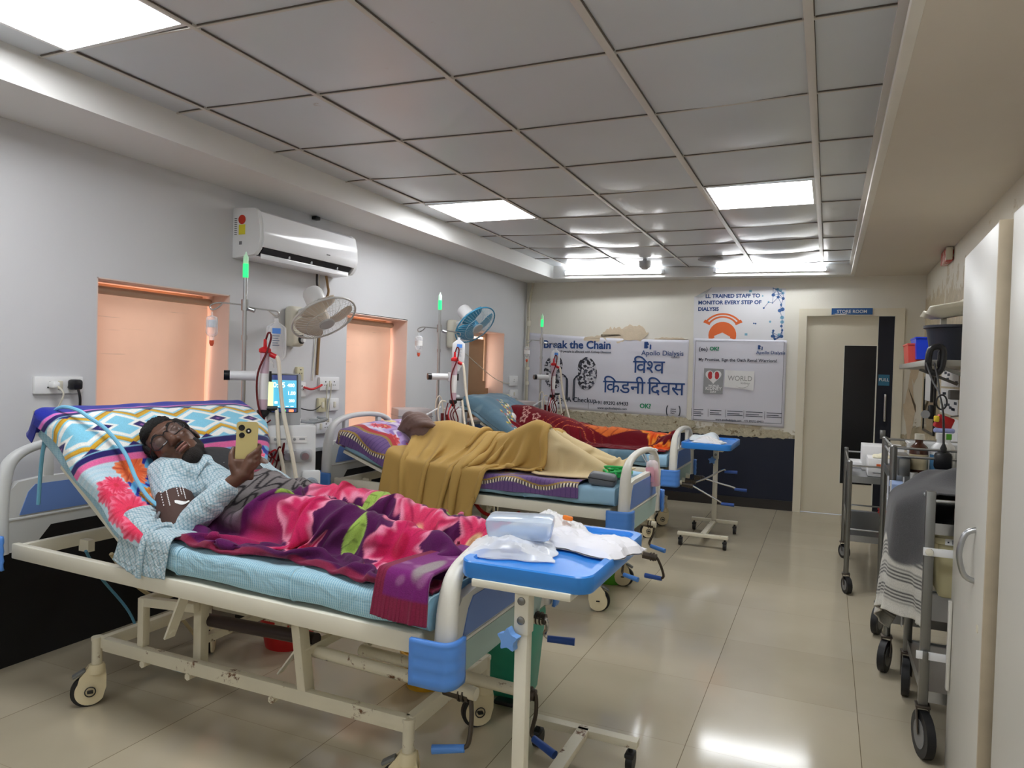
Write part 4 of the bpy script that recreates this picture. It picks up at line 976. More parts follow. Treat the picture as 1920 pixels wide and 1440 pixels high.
def mattress(HG,XF,cy,zh,zf,ba,blen,lab,mat,wid=.84):
    t=thing('mattress',lab,'mattress',(HG,cy,zh),'bed mattresses')
    top=matt_profile(HG,XF,zh,ba,blen,TH); bot=matt_profile(HG,XF,zh,ba,blen,0)
    n=len(top); k=11; vs=[]; f=B()
    sec=[]
    for i in range(n):
        xt,xb=top[i],bot[i]; tilt=(zf-zh)*max(0,(xt.x-HG)/(XF-HG))
        ring=[]
        for (v,wv) in ((0,1),(0,-1)): pass
        r=.028; cs=rrect(wid,1.0,r,3)
        for (a,h) in rrect(wid,TH,.03,4):
            q=h/TH+.5; p=xb.lerp(xt,q); ring.append(Vector((p.x,cy+a+.004*math.sin(p.x*23+a*9)*(1 if abs(a)>.38 else 0),p.y+tilt+.004*math.sin(p.x*17+a*11))))
        sec.append(ring)
    m=len(sec[0]); vs=[v for r_ in sec for v in r_]
    fs=[[i*m+j,i*m+(j+1)%m,(i+1)*m+(j+1)%m,(i+1)*m+j] for i in range(n-1) for j in range(m)]
    fs+=[list(range(m))[::-1],list(range((n-1)*m,n*m))]
    f.add(vs,fs); f.obj('cover',mat,t,ang=50)
    f=B()
    for q in (.42,.86):
        i=int((n-1)*q*.5); f.tube([sec[i][j]*1.0 for j in range(m)],.004,5,closed=True)
    f.obj('seam',mat,t)
    return t
def zrail(XF,x,dz,slope): return .612+dz+slope*(XF-x)
zh1=zrail(XF1,HG1,0,.016)+.012; zf1=zrail(XF1,XF1,0,.016)+.002
mattress(HG1,XF1,2.23,zh1,zf1,math.radians(37),.72,'pale blue pinstriped mattress on the bed nearest the camera',m_tick)
m_purple_side=P('faded blue ticking',S(150,190,216),.8,bump=.5,bscale=9)
zh2=zrail(XF2,HG2,.015,.008)+.012
mattress(HG2,XF2,4.30,zh2,zh2-.008,math.radians(19.5),.60,'pale blue mattress on the middle bed',m_purple_side)
zh3=zrail(XF3,HG3,0,.004)+.012
mattress(HG3,XF3,6.29,zh3,zh3-.004,math.radians(30),.80,'mattress on the bed farthest from the camera',m_purple_side)
# ================================================================ DIALYSIS MACHINES
m_mach=P('machine white',S(222,224,226),.35,var=.02)
m_machg=P('machine grey',S(150,154,158),.4,var=.03)
m_machb=P('pinkish grey box',S(186,178,178),.45,var=.03)
m_blood=P('dark blood line',S(92,14,20),.25)
m_bloodr=P('bright red cap',S(196,28,36),.3)
m_hose=P('milky hose',S(222,214,196),.4)
m_beacon=EM('lit green beacon',S(30,225,100),1.1)
m_beaconc=clear('clear beacon tip',(.8,1,.9,1),.5)
m_fibre=P('dialyser fibre',S(196,170,184),.4,var=.1,scale=30)
m_screenb=P('screen bezel',S(158,160,162),.4)
m_scr=EM('lit blue screen',S(74,160,190),.62)
m_scrd=EM('dark screen strip',S(40,50,96),.6)
m_scrt=EM('lit screen digits',S(240,248,230),.8)
m_scry=EM('lit note strip',S(220,226,176),.5)
m_scrg=EM('lit green key',S(80,200,90),1); m_scro=EM('lit orange key',S(224,120,80),1)
def machine(pole,rot,kind,lab,bag):
    c,s=math.cos(rot),math.sin(rot)
    px0,py0=-.17,-.05
    rx,ry=pole[0]-(c*px0-s*py0),pole[1]-(s*px0+c*py0)
    t=thing('dialysis_machine',lab,'dialysis machine',(rx,ry,0),'dialysis machines'); t.rotation_euler=(0,0,rot)
    def o(f,n,m,**k): return f.obj(n,m,t,world=False,**k)
    x0,x1=(-.19,.21) if kind=='A' else (-.48,-.20)
    ya_,yb2=(-.18,.2) if kind=='A' else (-.02,.26)
    f=B(); f.bx(x0,x1,ya_,yb2,.62,1.06,.012); f.bx(x0+.02,x1-.02,ya_+.03,yb2-.02,.14,.62,.01); o(f,'cabinet',m_mach if kind=='A' else m_machb)
    f=B(); f.bx(x0-.01,x1+.01,ya_-.01,yb2+.01,.06,.14,.02); f.bx(-.19,-.10,-.07,.05,.10,.14,.01) if kind=='A' else f.bx(x1-.02,-.13,-.07,.04,.07,.13,.01); o(f,'base',m_machg)
    for sx in (x0+.03,x1-.03):
        for sy in (ya_+.04,yb2-.04): w_=B(); w_.cyl((sx,sy-.012,.03),(sx,sy+.012,.03),.03); o(w_,'wheel',m_black)
    f=B(); f.cyl((px0,py0,.14),(px0,py0,1.86),.0115,seg=12); f.cyl((px0,py0,1.52),(px0,py0,1.545),.016); f.cyl((px0,py0,1.68),(px0,py0,1.74),.02); o(f,'pole',m_steel)
    f=B(); f.cyl((px0,py0,1.86),(px0,py0,1.935),.0145,seg=14); o(f,'green_beacon',m_beacon)
    f=B(); f.lathe([(.0145,1.935),(.014,1.975),(.006,1.985),(.004,2.0)],Matrix.Translation((px0,py0,0)),12); o(f,'beacon_tip',m_beaconc)
    f=B()
    hk=.165
    f.tube([(px0,py0,1.71),(px0-hk+.04,py0-.0,1.715),(px0-hk,py0,1.705),(px0-hk-.012,py0,1.69),(px0-hk,py0,1.675),(px0-hk+.03,py0,1.69),(px0-hk+.05,py0,1.712)],.004,6,sm=4)
    f.tube([(px0,py0,1.70),(px0+hk-.05,py0,1.69),(px0+hk,py0,1.685),(px0+hk+.012,py0,1.67),(px0+hk,py0,1.655),(px0+hk-.04,py0,1.685)],.004,6,sm=4)
    f.cyl((px0+.02,py0-.02,1.69),(px0+.05,py0-.03,1.68),.012); o(f,'hook_bar',m_steel)
    # clamp arm and dialyser
    f=B(); f.cyl((px0-.075,py0-.05,1.325),(px0+.07,py0-.06,1.325),.026,seg=16); f.box((px0+.09,py0-.075,1.325),(.06,.03,.075),.008); ca=o(f,'clamp_arm',m_mach)
    f=B(); f.cyl((px0-.10,py0-.05,1.325),(px0-.07,py0-.05,1.325),.027,seg=16); f.box((px0+.115,py0-.095,1.325),(.012,.012,.055)); f.box((px0+.135,py0-.095,1.325),(.012,.012,.055)); f.obj('clamp_knob',m_black_pl,ca,world=False)
    dx,dy=px0+.10,py0-.10
    f=B(); f.cyl((dx,dy,1.14),(dx+.005,dy,1.45),.0235,seg=18); dz_=o(f,'dialyser',m_fibre)
    od=lambda f,n,m: f.obj(n,m,dz_,world=False)
    f=B(); f.cyl((dx,dy,1.20),(dx+.003,dy,1.34),.0245,seg=18); od(f,'dialyser_label',m_paper)
    f=B(); f.lathe([(.026,0),(.032,.006),(.032,.022),(.02,.03),(.01,.034),(.008,.075)],Matrix.Translation((dx+.005,dy,1.45)),18); f.cyl((dx+.03,dy,1.445),(dx+.062,dy-.01,1.43),.014); od(f,'red_cap',m_bloodr)
    f=B(); f.lathe([(.008,-.05),(.02,-.03),(.032,-.02),(.032,0),(.026,.004)],Matrix.Translation((dx,dy,1.14)),18); f.cyl((dx+.02,dy,1.15),(dx+.075,dy-.01,1.15),.014); od(f,'dark_cap',m_black_pl)
    # lines
    f=B(); f.tube([(dx+.005,dy,1.51),(dx+.02,dy-.005,1.56),(dx+.035,dy-.01,1.54),(dx+.015,dy-.03,1.46),(dx-.03,dy-.04,1.34),(dx-.03,dy-.04,1.2),(dx+.0,dy-.05,1.08),(dx+.03,dy-.05,.98),(dx-.01,dy-.06,.9)],.0055,7,sm=6); o(f,'blood_line',m_blood)
    for q in range(4):
        r=random.Random(q+3); f=B()
        f.tube([(dx-.05+.03*q,dy-.03,1.12-.01*q),(dx-.075+.02*q,dy-.06,1.02),(dx-.03+.035*q,dy-.07,.93-.02*q),(dx+.05+.02*q,dy-.07,.91+.02*q),(dx+.03*q,dy-.06,.80)],.0045,6,sm=6); o(f,'blood_line',m_blood if q!=1 else m_bloodr)
    f=B(); f.tube([(dx-.06,dy,1.13),(dx-.11,dy-.03,1.13),(dx-.13,dy-.03,1.05),(dx-.12,dy-.04,.97)],.006,7,sm=5); f.tube([(px0-.02,py0-.02,1.02),(px0-.02,py0-.03,1.13),(px0+.01,py0-.03,1.17),(px0+.035,py0-.03,1.1),(px0+.04,py0-.04,1.0)],.005,6,sm=5); o(f,'clear_line',m_hose)
    if kind!='A':
        f=B(); f.cyl((dx-.10,dy-.05,.95),(dx-.10,dy-.05,1.04),.013); f.cyl((dx-.06,dy-.05,.94),(dx-.06,dy-.05,1.03),.013); o(f,'drip_chamber',m_blood)
    f=B()
    f.tube([(dx+.06,dy-.01,1.43),(dx+.075,dy-.02,1.40),(dx+.10,dy-.05,1.15),(dx+.16,dy-.12,.85),(dx+.20,dy-.16,.55)],.011,8,sm=6); o(f,'dialysate_hose',m_hose)
    f=B(); f.tube([(dx+.07,dy-.01,1.15),(dx+.075,dy-.03,1.08),(dx+.085,dy-.06,.95),(dx+.11,dy-.12,.8),(dx+.14,dy-.16,.5)],.010,8,sm=6); o(f,'dialysate_hose',m_hose)
    if kind=='A':
        Ms=frame((.04,-.12,1.215),(1,.0,0),(0,.18,1))@Matrix.Diagonal((.84,.90,1,1))
        f=B(); f.prism(rrect(.215,.285,.02),-.05,.0,Ms); f.prism(rrect(.20,.06,.01,cx=0,cy=-.15),-.09,.015,Ms); ob=o(f,'screen_housing',m_screenb)
        ow=o; o=lambda f,n,m: f.obj(n,m,ob,world=False)
        f=B(); f.prism(rrect(.175,.235,.006,cx=0,cy=.018),0,.003,Ms); o(f,'screen_frame',m_black_pl)
        f=B(); f.prism(rrect(.155,.17,.002,cx=0,cy=.015),.003,.004,Ms); o(f,'lit_screen',m_scr)
        f=B(); f.prism(rrect(.155,.03,.002,cx=0,cy=.116),.003,.004,Ms); f.prism(rrect(.155,.02,.002,cx=0,cy=-.085),.003,.004,Ms); o(f,'status_bar',m_scrd)
        f=B(); Mt=Ms@Matrix.Translation((0,0,.0045))
        def tx(b_,body,sz,x,y): text(b_,body,sz,Mt@Matrix.Translation((x,y,0)),bold=.0006,ext=.0002)
        tx(f,'0:15',.045,-.07,.055); tx(f,'400',.03,.02,.058); tx(f,'1.00',.03,.02,.01); tx(f,'200',.024,.03,-.035); tx(f,'88',.02,-.06,-.045)
        for k in range(4): f.prism(rrect(.02,.003,.001,cx=-.04+.03*k,cy=-.062),.0,.0004,Mt)
        o(f,'screen_digits',m_scrt)
        f=B(); f.prism(rrect(.022,.018,.008,cx=-.0,cy=-.088),.0045,.006,Ms); o(f,'green_key',m_scrg)
        f=B(); f.prism(rrect(.03,.016,.004,cx=.045,cy=-.088),.0045,.006,Ms); o(f,'orange_key',m_scro)
        f=B(); f.prism(rrect(.055,.165,.002,cx=-.095,cy=.005),.006,.008,Ms); o(f,'note_strip',m_scry); o=ow
        # front panel: cards, pump lids, dials
        f=B(); f.bx(-.03,.06,-.186,-.18,.965,1.0); f.bx(.075,.16,-.186,-.18,.965,1.0); o(f,'label_card',m_paper)
        f=B()
        for q in range(2): f.cyl((-.005+.1*q,-.188,.985),(-.005+.1*q,-.184,.985),.008,seg=10); f.bx(.03+.1*q-.01,.03+.1*q+.02,-.188,-.185,.982,.99)
        o(f,'printed_mark',m_machg)
        f=B(); f.bx(-.02,.19,-.20,-.18,.86,.93,.01); o(f,'pump_plate',P('pump plate',S(190,192,196),.3))
        for q in range(2): f=B(); f.lathe([(0,.03),(.02,.03),(.026,.0)],frame((.06+.09*q,-.20,.895),(1,0,0),(0,0,1)),18); o(f,'pump_rotor',m_steel)
        f=B(); f.lathe([(0,.035),(.045,.032),(.055,.0),(.06,-.02)],frame((.05,-.18,.70),(1,0,0),(0,0,1)),22); o(f,'clear_pump_lid',m_fluid)
        f=B(); f.box((.185,-.195,.745),(.10,.03,.14),.012); o(f,'door_latch',m_mach)
        f=B(); f.lathe([(0,.02),(.03,.02),(.038,.0)],frame((.185,-.212,.74),(1,0,0),(0,0,1)),20); o(f,'latch_dial',P('smoky dial',S(150,158,170),.2))
        f=B(); text(f,'NIPRO',.03,frame((.10,-.1415,.575),(1,0,0),(0,0,1)),bold=.001); o(f,'maker_mark',P('mark grey',S(70,72,80),.5))
        f=B(); f.tube([(.13,-.13,1.08),(.2,-.14,1.075),(.27,-.12,1.09),(.22,-.1,1.1)],.010,8,sm=4); f.box((.2,-.13,1.085),(.05,.03,.02),.006); o(f,'clip_lead',m_machg)
    else:
        f=B(); f.bx(x0-.003,x1+.003,ya_-.003,yb2+.003,1.0,1.004); o(f,'cabinet_seam',m_machg)
        f=B(); f.box((-.04,-.03,.98),(.13,.12,.18),.01); f.box((-.02,-.05,1.12),(.06,.05,.12),.008); o(f,'side_module',m_mach)
        f=B(); f.box((.02,-.06,1.05),(.12,.02,.018),.004); o(f,'dark_lever',m_black_pl)
        f=B(); f.tube([(-.15,-.08,1.08),(-.2,-.1,1.06),(-.26,-.12,1.03)],.007,6,sm=3); f.cyl((-.26,-.12,1.03),(-.275,-.12,1.02),.010); o(f,'probe',m_mach)
    # hung bags: things of their own, hooked on the bar
    def W(x,y,z): return Vector((rx+c*x-s*y, ry+s*x+c*y, z))
    p=W(px0-hk,py0,1.665)
    b_=thing('saline_bottle',bag[0],'bottle',p,'drip bottles and bags on the machine poles')
    f=B(); M=Matrix.Translation(p)
    f.lathe([(.0,0.0),(.004,0),(.004,-.02),(.026,-.028),(.03,-.04),(.03,-.115),(.022,-.13),(.013,-.135),(.013,-.155),(.0,-.157)],M,18); f.obj('bottle',m_fluid,b_)
    B().lathe([(.0,-.085),(.027,-.085),(.027,-.045),(0,-.045)],M,18).obj('fluid',P('clear fluid',S(206,212,220),.2),b_) if kind=='A' else B().lathe([(.0305,-.06),(.0305,-.10)],M,18,cap=False).obj('label',m_paper,b_)
    B().lathe([(0,-.185),(.006,-.185),(.012,-.172),(.012,-.155),(0,-.155)],M,14).obj('red_stopper',P('orange stopper',S(214,90,60),.5),b_)
    p=W(px0+hk,py0,1.645)
    b_=thing('infusion_bag',bag[1],'infusion bag',p,'drip bottles and bags on the machine poles')
    f=B(); n=14; G=[]
    prof=[(0,.012,.006),(.02,.012,.008),(.035,.035,.012),(.05,.052,.016),(.10,.055,.022),(.17,.055,.026),(.21,.052,.024),(.235,.035,.016),(.25,.016,.01),(.275,.012,.008)]
    vs=[];k=16
    for (z,w_,d_) in prof:
        for j in range(k):
            a=2*PI*j/k; q=(math.copysign(abs(math.cos(a))**.7,math.cos(a))*w_, math.sin(a)*d_)
            vs.append((p.x+c*q[0]-s*q[1],p.y+s*q[0]+c*q[1],p.z-z))
    fs=[[i*k+j,(i+1)*k+j,(i+1)*k+(j+1)%k,i*k+(j+1)%k] for i in range(len(prof)-1) for j in range(k)]
    f.add(vs,fs); f.obj('bag',m_fluid if kind=='A' else m_pack,b_)
    f=B(); f.prism([(-.022,-.085),(.022,-.085),(.022,-.055),(-.022,-.055)],0,.001,frame(p+Vector((c*0-s*-.025,s*0+c*-.025,0)),(c,s,0),(0,0,1))); f.obj('blue_label',m_blue_bump,b_)
    f=B()
    for q in range(5): f.prism([(-.02,-.10-.013*q),(.016-.006*(q%2),-.10-.013*q),(.016-.006*(q%2),-.095-.013*q),(-.02,-.095-.013*q)],0,.0006,frame(p+Vector((s*.0265,-c*.0265,0)),(c,s,0),(0,0,1)))
    f.obj('printed_text',P('bag print',S(120,130,150),.5),b_)
    return t
machine((-2.93,2.985),math.radians(45),'A','dialysis machine with the lit blue screen behind the man with the phone',('small clear drip bottle hanging on the left hook beside the near window','clear infusion bag with a blue label hanging over the lit screen'))
machine((-2.86,5.0),math.radians(45),'B','dialysis machine beside the middle bed under the blue fan',('small drip bottle with dark bands on the pole beside the blue fan','milky infusion bag hanging in front of the blue fan'))
machine((-2.80,7.08),math.radians(45),'B','dialysis machine in the back corner in front of the kidney banner',('small drip bottle on the pole in front of the kidney banner','infusion bag hanging in front of the kidney banner'))
# ================================================================ OVERBED TABLES
def otable(cx,y0,y1,pole_y,lab):
    t=thing('overbed_table',lab,'overbed table',(cx,(y0+y1)/2,0),'overbed tables')
    cy=(y0+y1)/2; L=y1-y0; Wd=.40
    f=B(); zt=.845
    out=rrect(Wd,L,.05,6); inn=rrect(Wd-.05,L-.05,.04,6); n=len(out)
    rings=[[(x*.985,y*.99,-.05) for x,y in out],[(x,y,-.044) for x,y in out],[(x,y,-.004) for x,y in out],[(x*.985,y*.99,0) for x,y in out],[(x,y,0) for x,y in inn],[(x*.98,y*.985,-.012) for x,y in inn]]
    vs=[(cx+x,cy+y,zt+z) for r in rings for x,y,z in r]
    fs=[[i*n+j,i*n+(j+1)%n,(i+1)*n+(j+1)%n,(i+1)*n+j] for i in range(5) for j in range(n)]+[list(range(n))[::-1],list(range(5*n,6*n))]
    f.add(vs,fs); f.obj('table_top',m_table_blue,t)
    f=B(); f.bx(cx-.15,cx+.15,pole_y-.04,pole_y+.04,.775,.797,.003); f.bx(cx-.13,cx-.10,y0+.06,y1-.06,.78,.797); f.bx(cx+.10,cx+.13,y0+.06,y1-.06,.78,.797); f.obj('bracket',m_white_metal,t)
    f=B(); f.bx(cx-.019,cx+.019,pole_y-.019,pole_y+.019,.10,.70,.003); f.obj('lower_pole',m_white_metal,t)
    f=B(); f.bx(cx-.022,cx+.022,pole_y-.022,pole_y+.022,.655,.78,.003); f.obj('upper_pole',m_white_metal,t)
    s=-1
    for z in (.75,.695): f=B(); f.lathe([(0,.006),(.006,.0065),(.011,.004),(.012,0)],frame((cx,pole_y-.022,z),(1,0,0),(0,0,1)),14); f.obj('bolt',m_steel_d,t)
    f=B(); pts=[]
    for k in range(10):
        a=PI/2+2*PI*k/10; r=.034 if k%2==0 else .021; pts.append((r*math.cos(a),r*math.sin(a)))
    pts=[(p.x,p.y) for p in crom([Vector((a,b_,0)) for a,b_ in pts],3,True)]
    f.prism(pts,-.002,.022,frame((cx-.025,pole_y-.03,.645),(1,-.15,0),(0,0,1))); f.cyl((cx-.02,pole_y-.03,.645),(cx-.01,pole_y-.015,.645),.009); f.obj('star_knob',P('star knob blue',S(112,160,226),.45),t)
    ya,yb2=(y0+.02,y1-.0)
    f=B(); f.bx(cx-.20,cx+.20,ya-.02,ya+.02,.085,.112,.003); f.bx(cx-.20,cx+.20,yb2-.02,yb2+.02,.085,.112,.003); f.bx(cx-.022,cx+.022,ya,yb2,.085,.112,.003); f.obj('base',m_rusty,t)
    for (x,y) in ((cx-.175,ya),(cx+.175,ya),(cx-.175,yb2),(cx+.175,yb2)):
        f=B(); f.cyl((x-.012,y,.034),(x+.012,y,.034),.034,seg=18); f.cyl((x,y-.006,.05),(x,y-.006,.086),.008); f.box((x,y-.008,.06),(.034,.05,.018),.006); f.obj('caster',m_black,t)
    return t
otable(-.765,1.825,2.46,1.86,'blue overbed table at the foot of the nearest bed with sterile packs')
otable(-.885,5.88,6.56,6.52,'blue overbed table by the navy wall at the foot of the farthest bed')
# packs on the near table
def crumple(b,c,d,seed,n=26,m=20,amp=.012,pts=None,top=1.0):
    "crumpled flat pouch: c centre of its underside, d size, heap-shaped"
    r=np.random.RandomState(seed); W=[(r.uniform(5,26),r.uniform(5,26),r.uniform(0,6),r.uniform(.4,1)) for _ in range(9)]
    G=np.zeros((n,m,3)); Gb=np.zeros((n,m,3))
    for i in range(n):
        for j in range(m):
            u=2*i/(n-1)-1; v=2*j/(m-1)-1
            e=max(0,(1-abs(u)**3)*(1-abs(v)**3))
            f=sum(a*abs(math.sin(k1*u*.5+k2*v*.5+p)) for k1,k2,p,a in W)/5
            x=u*d[0]/2*(1+.05*math.sin(v*7+seed)); y=v*d[1]/2*(1+.05*math.sin(u*8+seed*2))
            G[i,j]=(x,y,.004+d[2]*e**.6*(.72+.28*math.sin(3*u+seed))+amp*(f-.7)*(.3+.7*e)); Gb[i,j]=(x,y,.001)
            G[i,j,2]=max(G[i,j,2],.0025)
    M=Matrix.Translation(c)@ (Matrix.Rotation(pts or 0,4,'Z'))
    f1=B(); f1.grid(G); f1.grid(Gb,flip=True); b.add(f1.v,f1.f,0,M); return b
zt=.836
t=thing('sterile_pack',"clear wrapped tray pack nearest the bed on the near overbed table",'sterile pack',(-.88,2.0,zt),'packs on the near overbed table')
f=B(); crumple(f,(-.875,2.025,zt),(.27,.22,.055),2,amp=.03,pts=.25); f.obj('wrap',m_pack,t,ang=20)
f=B(); f.box((-.865,2.055,zt+.072),(.215,.145,.066),.018,R=Euler((0,0,.3)).to_matrix(),taper=.9); f.obj('tray',clear('pale blue tray',S(206,222,240),.42,.15),t)
f=B(); f.box((-.86,2.06,zt+.055),(.15,.09,.02),.006,R=Euler((0,0,.3)).to_matrix()); f.obj('contents',P('pale blue contents',S(190,208,232),.6),t)
f=B(); f.box((-.85,1.955,zt+.02),(.07,.012,.014),.003,R=Euler((0,0,.3)).to_matrix()); f.obj('blue_printed_strip',m_navy,t)
t=thing('sterile_pack','long flat white pouch lying toward the aisle edge of the near overbed table','sterile pack',(-.7,2.2,zt),'packs on the near overbed table')
f=B(); crumple(f,(-.690,2.19,zt+.004),(.34,.20,.050),5,amp=.022,pts=-.35); f.obj('wrap',P('white paper pouch',S(232,232,238),.5),t,ang=20)
t=thing('sterile_pack','small crumpled white pouch at the far end of the near overbed table','sterile pack',(-.84,2.34,zt),'packs on the near overbed table')
f=B(); crumple(f,(-.845,2.345,zt),(.20,.17,.062),9,amp=.03,pts=.5); f.obj('wrap',m_paper,t,ang=20)
o=B().box((-.795,2.30,zt+.062),(.035,.018,.016),.005,R=Euler((0,.2,.6)).to_matrix()).obj('orange_clip',P('orange clip',S(240,130,40),.4)); tag(o,'small orange clip on the crumpled pouch on the near table','clip')
o=B().box((-.885,2.285,zt+.058),(.05,.02,.012),.003,R=Euler((0,.2,.3)).to_matrix()).obj('blue_packet',P('pale violet packet',S(130,150,210),.5)); tag(o,'small pale violet packet beside the crumpled pouch on the near table','packet')
# far table
t=thing('folded_pad','folded white pad lying on the far overbed table','pad',(-.95,6.3,zt),'')
f=B(); crumple(f,(-.96,6.33,zt),(.24,.34,.07),12,amp=.008,pts=.1); f.obj('pad',P('pale pad',S(222,230,234),.7),t)
t=thing('glove_heap','crumpled white gloves on the far overbed table','gloves',(-.85,6.1,zt))
f=B(); crumple(f,(-.88,6.06,zt),(.24,.17,.05),15,amp=.03,pts=-.2); f.obj('glove',m_paper,t,ang=20)
for o in bpy.data.objects:
    if o.get('group')=='': del o['group']
# ================================================================ BASINS, BINS, SMALL THINGS UNDER AND ON THE BEDS
def basin(c,r0,r1,h,mat,lab,name='basin',cat='basin',seg=28,rim=.006):
    t=thing(name,lab,cat,c); M=Matrix.Translation(c)
    B().lathe([(0,0),(r0,0),(r1,h-.01),(r1+rim,h-.008),(r1+rim,h),(r1-.003,h),(r0-.004,.006),(0,.006)],M,seg).obj('body',mat,t)
    B().lathe([(r1+.002,h-.03),(r1+.005,h-.028),(r1+.005,h-.022),(r1+.002,h-.02)],M,seg,cap=False).obj('rim_band',mat,t)
    return t
basin((-2.42,2.80,0),.11,.15,.20,m_red,'red plastic basin under the head half of the nearest bed')
basin((-1.58,2.72,0),.085,.11,.16,m_yellow,'yellow plastic tub under the foot half of the nearest bed','tub','tub')
# teal pedal bin beyond the near bed's foot
t=thing('pedal_bin','teal plastic pedal bin behind the foot of the nearest bed','bin',(-1.20,2.78,0))
f=B(); f.box((-1.20,2.80,.20),(.24,.22,.38),.03,taper=.78); f.obj('body',m_teal,t)
f=B(); f.box((-1.20,2.80,.40),(.255,.235,.03),.012); f.box((-1.20,2.79,.435),(.22,.20,.06),.03,taper=1.1); f.obj('lid',P('dark green lid',S(24,120,88),.4),t)
f=B(); f.box((-1.17,2.67,.03),(.09,.05,.02),.008); f.obj('pedal',m_black_pl,t)
basin((-1.28,4.62,0),.08,.10,.30,m_green,'green plastic bucket under the foot of the middle bed','bucket','bucket')
t=thing('red_bundle','dark red patterned cloth bundle under the middle bed','bundle',(-1.75,4.05,0)); f=B(); crumple(f,(-1.75,4.05,.0),(.34,.30,.20),21,amp=.03); f.obj('cloth',P('red patterned cloth',S(120,30,28),.8,var=.6,scale=22),t)
o=B().tube([(-2.06,4.12,.53),(-1.98,4.1,.475),(-1.86,4.1,.46),(-1.74,4.12,.50)],.012,8,sm=5).obj('red_strap',m_red); tag(o,'red strap hanging under the middle bed','strap')
# sanitizer bottle hung on the middle bed's footboard
c=Vector((-.985,4.50,.685))
t=thing('pump_bottle','pump bottle of pink sanitizer hung on the middle bed footboard','bottle',c); M=Matrix.Translation(c)@Matrix.Rotation(-.12,4,'Y')
B().lathe([(0,0),(.034,0),(.038,.006),(.038,.135),(.034,.15),(.016,.165),(.016,.175),(0,.175)],M,22).obj('bottle',clear('frosted bottle',(.95,.9,.93,1),.35,.2),t)
B().lathe([(0,.004),(.035,.004),(.035,.105),(0,.105)],M,22).obj('pink_liquid',P('pink liquid',S(238,140,170),.3),t)
f=B(); f.prism([(-.025,.03),(.025,.03),(.025,.125),(-.025,.125)],.0,.001,M@frame((-.01,-.0385,0),(1,0,0),(0,0,1))); f.obj('label',P('pink label',S(236,176,196),.5),t)
f=B(); f.prism([(-.012,.06),(.008,.06),(.008,.085),(-.012,.085)],.0,.0015,M@frame((-.012,-.039,0),(1,0,0),(0,0,1))); f.obj('dark_label_mark',m_inkd,t)
f=B(); f.lathe([(.017,.17),(.017,.195),(.006,.2),(.005,.225),(.012,.227),(.012,.24),(0,.242)],M,14); f.tube([M@Vector(p) for p in ((0,0,.233),(.03,0,.233),(.042,0,.222))],.006,8); f.obj('pump',m_white,t)
f=B(); f.tube([M@Vector(p) for p in ((-.036,0,.15),(-.06,.0,.20),(-.075,.02,.225),(-.05,.03,.20),(-.035,.02,.15))],.003,6,sm=4); f.obj('hanger',m_white,t)
# grey spectacle-style case and green cord at the foot of the middle bed
t=thing('grey_case','grey zipped case at the foot of the middle bed','case',(-1.17,3.97,.75)); R_=Euler((.05,.1,.12)).to_matrix()
f=B(); f.box((-1.165,3.965,.782),(.155,.10,.072),.022,R=R_,seg=3); f.obj('shell',P('grey vinyl case',S(98,102,108),.4,bump=.1),t)
f=B(); f.box((-1.165,3.965,.789),(.158,.103,.006),.002,R=R_); f.obj('zip',m_black_pl,t)
r=random.Random(5); pts=[(-1.20+.16*r.random(),4.05+.10*r.random(),.79+.05*r.random()) for _ in range(26)]
o=B().tube(pts,.007,6,sm=5).obj('green_cord',P('green nylon cord',S(40,180,90),.4)); tag(o,'tangle of bright green cord behind the grey case','cord')
# hoses hanging at the wall by the near bed head
for nm,lab,mat,pts,r_ in (('blue_hose','thin blue hose hanging under the head of the nearest bed',P('blue hose',S(90,150,180),.4),[(-2.78,1.98,.60),(-2.85,2.1,.45),(-2.86,2.25,.25),(-2.80,2.3,.06),(-2.62,2.3,.015),(-2.45,2.35,.012)],.006),
    ('cream_hose','cream hose hanging to the floor behind the head of the nearest bed',P('cream hose',S(196,180,140),.4),[(-2.72,2.05,.58),(-2.75,2.2,.4),(-2.80,2.45,.2),(-2.82,2.6,.02)],.009),
    ('grey_hose','grey corrugated hose looping to the floor under the nearest bed',P('grey hose',S(110,108,106),.5),[(-2.70,2.15,.58),(-2.65,2.4,.42),(-2.66,2.7,.2),(-2.70,2.85,.05),(-2.66,3.0,.014)],.012)):
    o=B().tube(pts,r_,8,sm=8).obj(nm,mat); tag(o,lab,'hose')
o=B().tube([(-2.95,4.0,.56),(-2.9,4.1,.42),(-2.88,4.12,.25),(-2.87,4.3,.02)],.012,8,sm=8).obj('grey_hose',P('grey hose b',S(120,118,116),.5)); tag(o,'grey hose hanging under the head of the middle bed','hose')
# ================================================================ RIGHT SIDE: TROLLEYS, SHELF, ALMIRAH
m_hub=P('grey hub',S(120,120,120),.5)
def swheel(x,y,t,r=.055,wd=.026,ang=0.0,mat=None):
    d=Vector((math.cos(ang),math.sin(ang),0)); sd=Vector((-d.y,d.x,0)); c=Vector((x,y,r))+d*.02
    f=B()
    for s in (-1,1):
        f.bar(c+sd*s*(wd/2+.006),Vector((x,y,r*2+.012))+sd*s*(wd/2+.006),.03,.004)
    f.box((x,y,r*2+.015),(.05,.05,.01),.003); f.cyl((x,y,r*2+.01),(x,y,r*2+.05),.012); t=f.obj('caster',m_dark_steel,t)
    f=B(); f.cyl(c-sd*wd/2,c+sd*wd/2,r,seg=24); f.obj('wheel',m_black,t)
    f=B(); f.cyl(c-sd*(wd/2+.002),c+sd*(wd/2+.002),r*.62,seg=20); f.obj('wheel_hub',m_hub,t)
